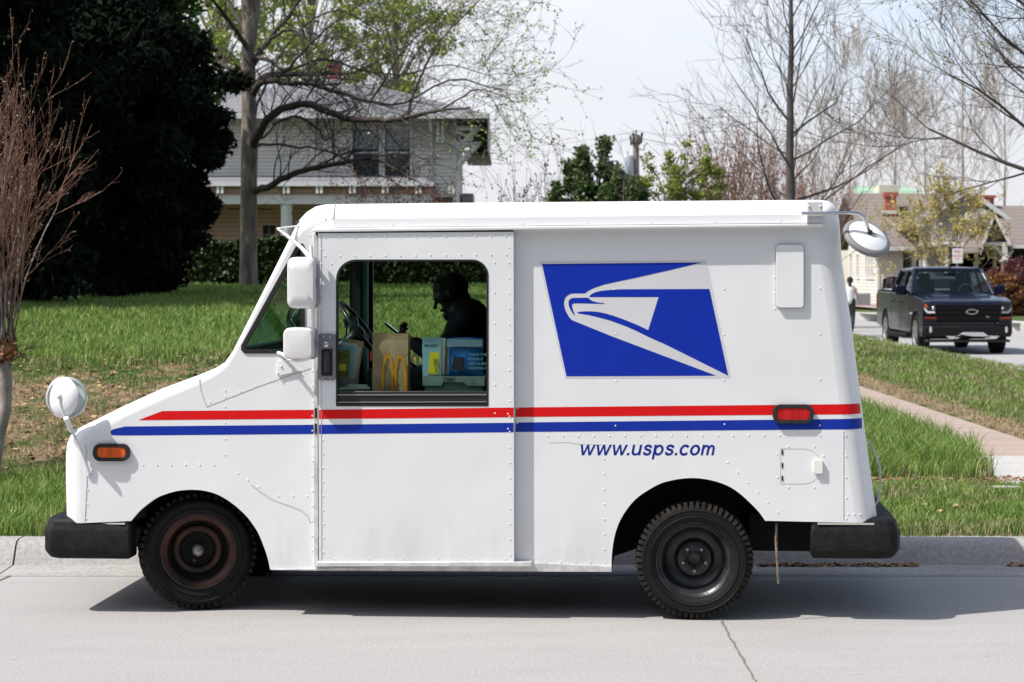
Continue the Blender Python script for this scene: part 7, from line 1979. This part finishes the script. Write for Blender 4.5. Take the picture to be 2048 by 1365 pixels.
    b = MB(); b.prism([[(-.93, .36), (.93, .36), (.97, .44), (.97, .59), (-.97, .59), (-.97, .44)]], fxz, -.05, .3); bp = b.build('front_bumper', M['satin_black'], t, bevel=.03)
    b = MB(); b.prism([[(-.50, .375), (-.42, .325), (-.24, .325), (-.15, .37), (.30, .37), (.40, .32), (.60, .32), (.68, .375), (.42, .385), (.32, .455), (-.12, .455), (-.25, .375)]], fxz, -.075, -.051); b.build('silver_insert', M['silver'], bp, bevel=.006)
    b = MB(); b.box(-.93, .93, -.02, .2, .25, .305); b.build('air_dam', M['gasket'], bp, bevel=.02)
    b = MB(); b.box(-.7, .7, .6, 5.3, .30, .5); b.tube([(-.8, RY, .39), (.8, RY, .39)], .06, 8); b.tube([(-.8, FY, .39), (.8, FY, .39)], .05, 8); b.build('chassis', M['dark'], t)
    b = MB(); b.box(-.95, .95, Lg + .02, Lg + .18, .48, .66); b.build('rear_bumper', M['silver'], t, bevel=.03)
    b = MB(); b.box(-.22, .22, Lg + .01, Lg + .025, 1.1, 1.2); 
pickup()

def sedan():
    t = empty('parked_car', (11.5, 61.0, -.095), R(0), 'dark sport utility car parked behind the pickup, mostly hidden by its cab', 'car')
    L, W = 4.6, .92
    pr = [(0, .4), (.03, .75), (.2, .95), (1.1, 1.05), (3.9, 1.08), (4.55, 1.0), (4.6, .6), (4.55, .38)] + arc(3.75, .38, .38, 5, 175, 8) + arc(.85, .38, .38, 5, 175, 8)
    b = MB(); b.prism([pr], fyz_, -W, W); b.build('body', M['gloss_black'], t, bevel=.06, bseg=3)
    b = MB(); vs = []; rows = [(1.0, 1.06, .88), (1.75, 1.60, .80), (2.6, 1.66, .80), (4.25, 1.60, .80), (4.5, 1.04, .88)]
    for y, z, w in rows: vs += [(-w, y, z), (w, y, z)]
    vs += [(-.88, 1.0, 1.04), (.88, 1.0, 1.04), (-.88, 4.5, 1.04), (.88, 4.5, 1.04)]
    b.add(vs[2:8], [(0, 1, 3, 2), (2, 3, 5, 4)]); ro = b.build('roof', mat('car_grey', (.08, .085, .09), .25, coat=.6), t); ro.modifiers.new('thick', 'SOLIDIFY').thickness = .05
    b = MB(); b.add(vs, [(0, 1, 3, 2), (6, 7, 9, 8), (0, 2, 4, 6, 8), (1, 9, 7, 5, 3)]); b.build('windows', mat('dark_car_glass', (.01, .012, .014), .05, spec=.8), t)
    for s in (-1, 1):
        b = MB(); b.tube([(s * .87, 1.0, 1.06), (s * .81, 1.75, 1.59)], .04, 6); b.tube([(s * .89, 2.7, 1.06), (s * .81, 2.7, 1.64)], .035, 6); b.tube([(s * .83, 4.5, 1.04), (s * .81, 4.25, 1.58)], .05, 6); b.build('pillars', M['gloss_black'], t)
    for s in (-1, 1):
        for cy in (.85, 3.75): car_wheel(t, s * (W - .01), cy, .34, .22, s, 5, .22)
        b = MB(); b.box(s * .5, s * .86, -.01, .08, .68, .80); b.build('headlight', M['pane_l'], t, bevel=.02)
        b = MB(); b.box(s * .93, s * 1.08, 1.45, 1.55, 1.05, 1.18); b.build('side_mirror', M['gloss_black'], t, bevel=.03)
    b = MB(); b.box(-.45, .45, -.015, .05, .55, .75); b.build('grille', M['satin_black'], t)
sedan()
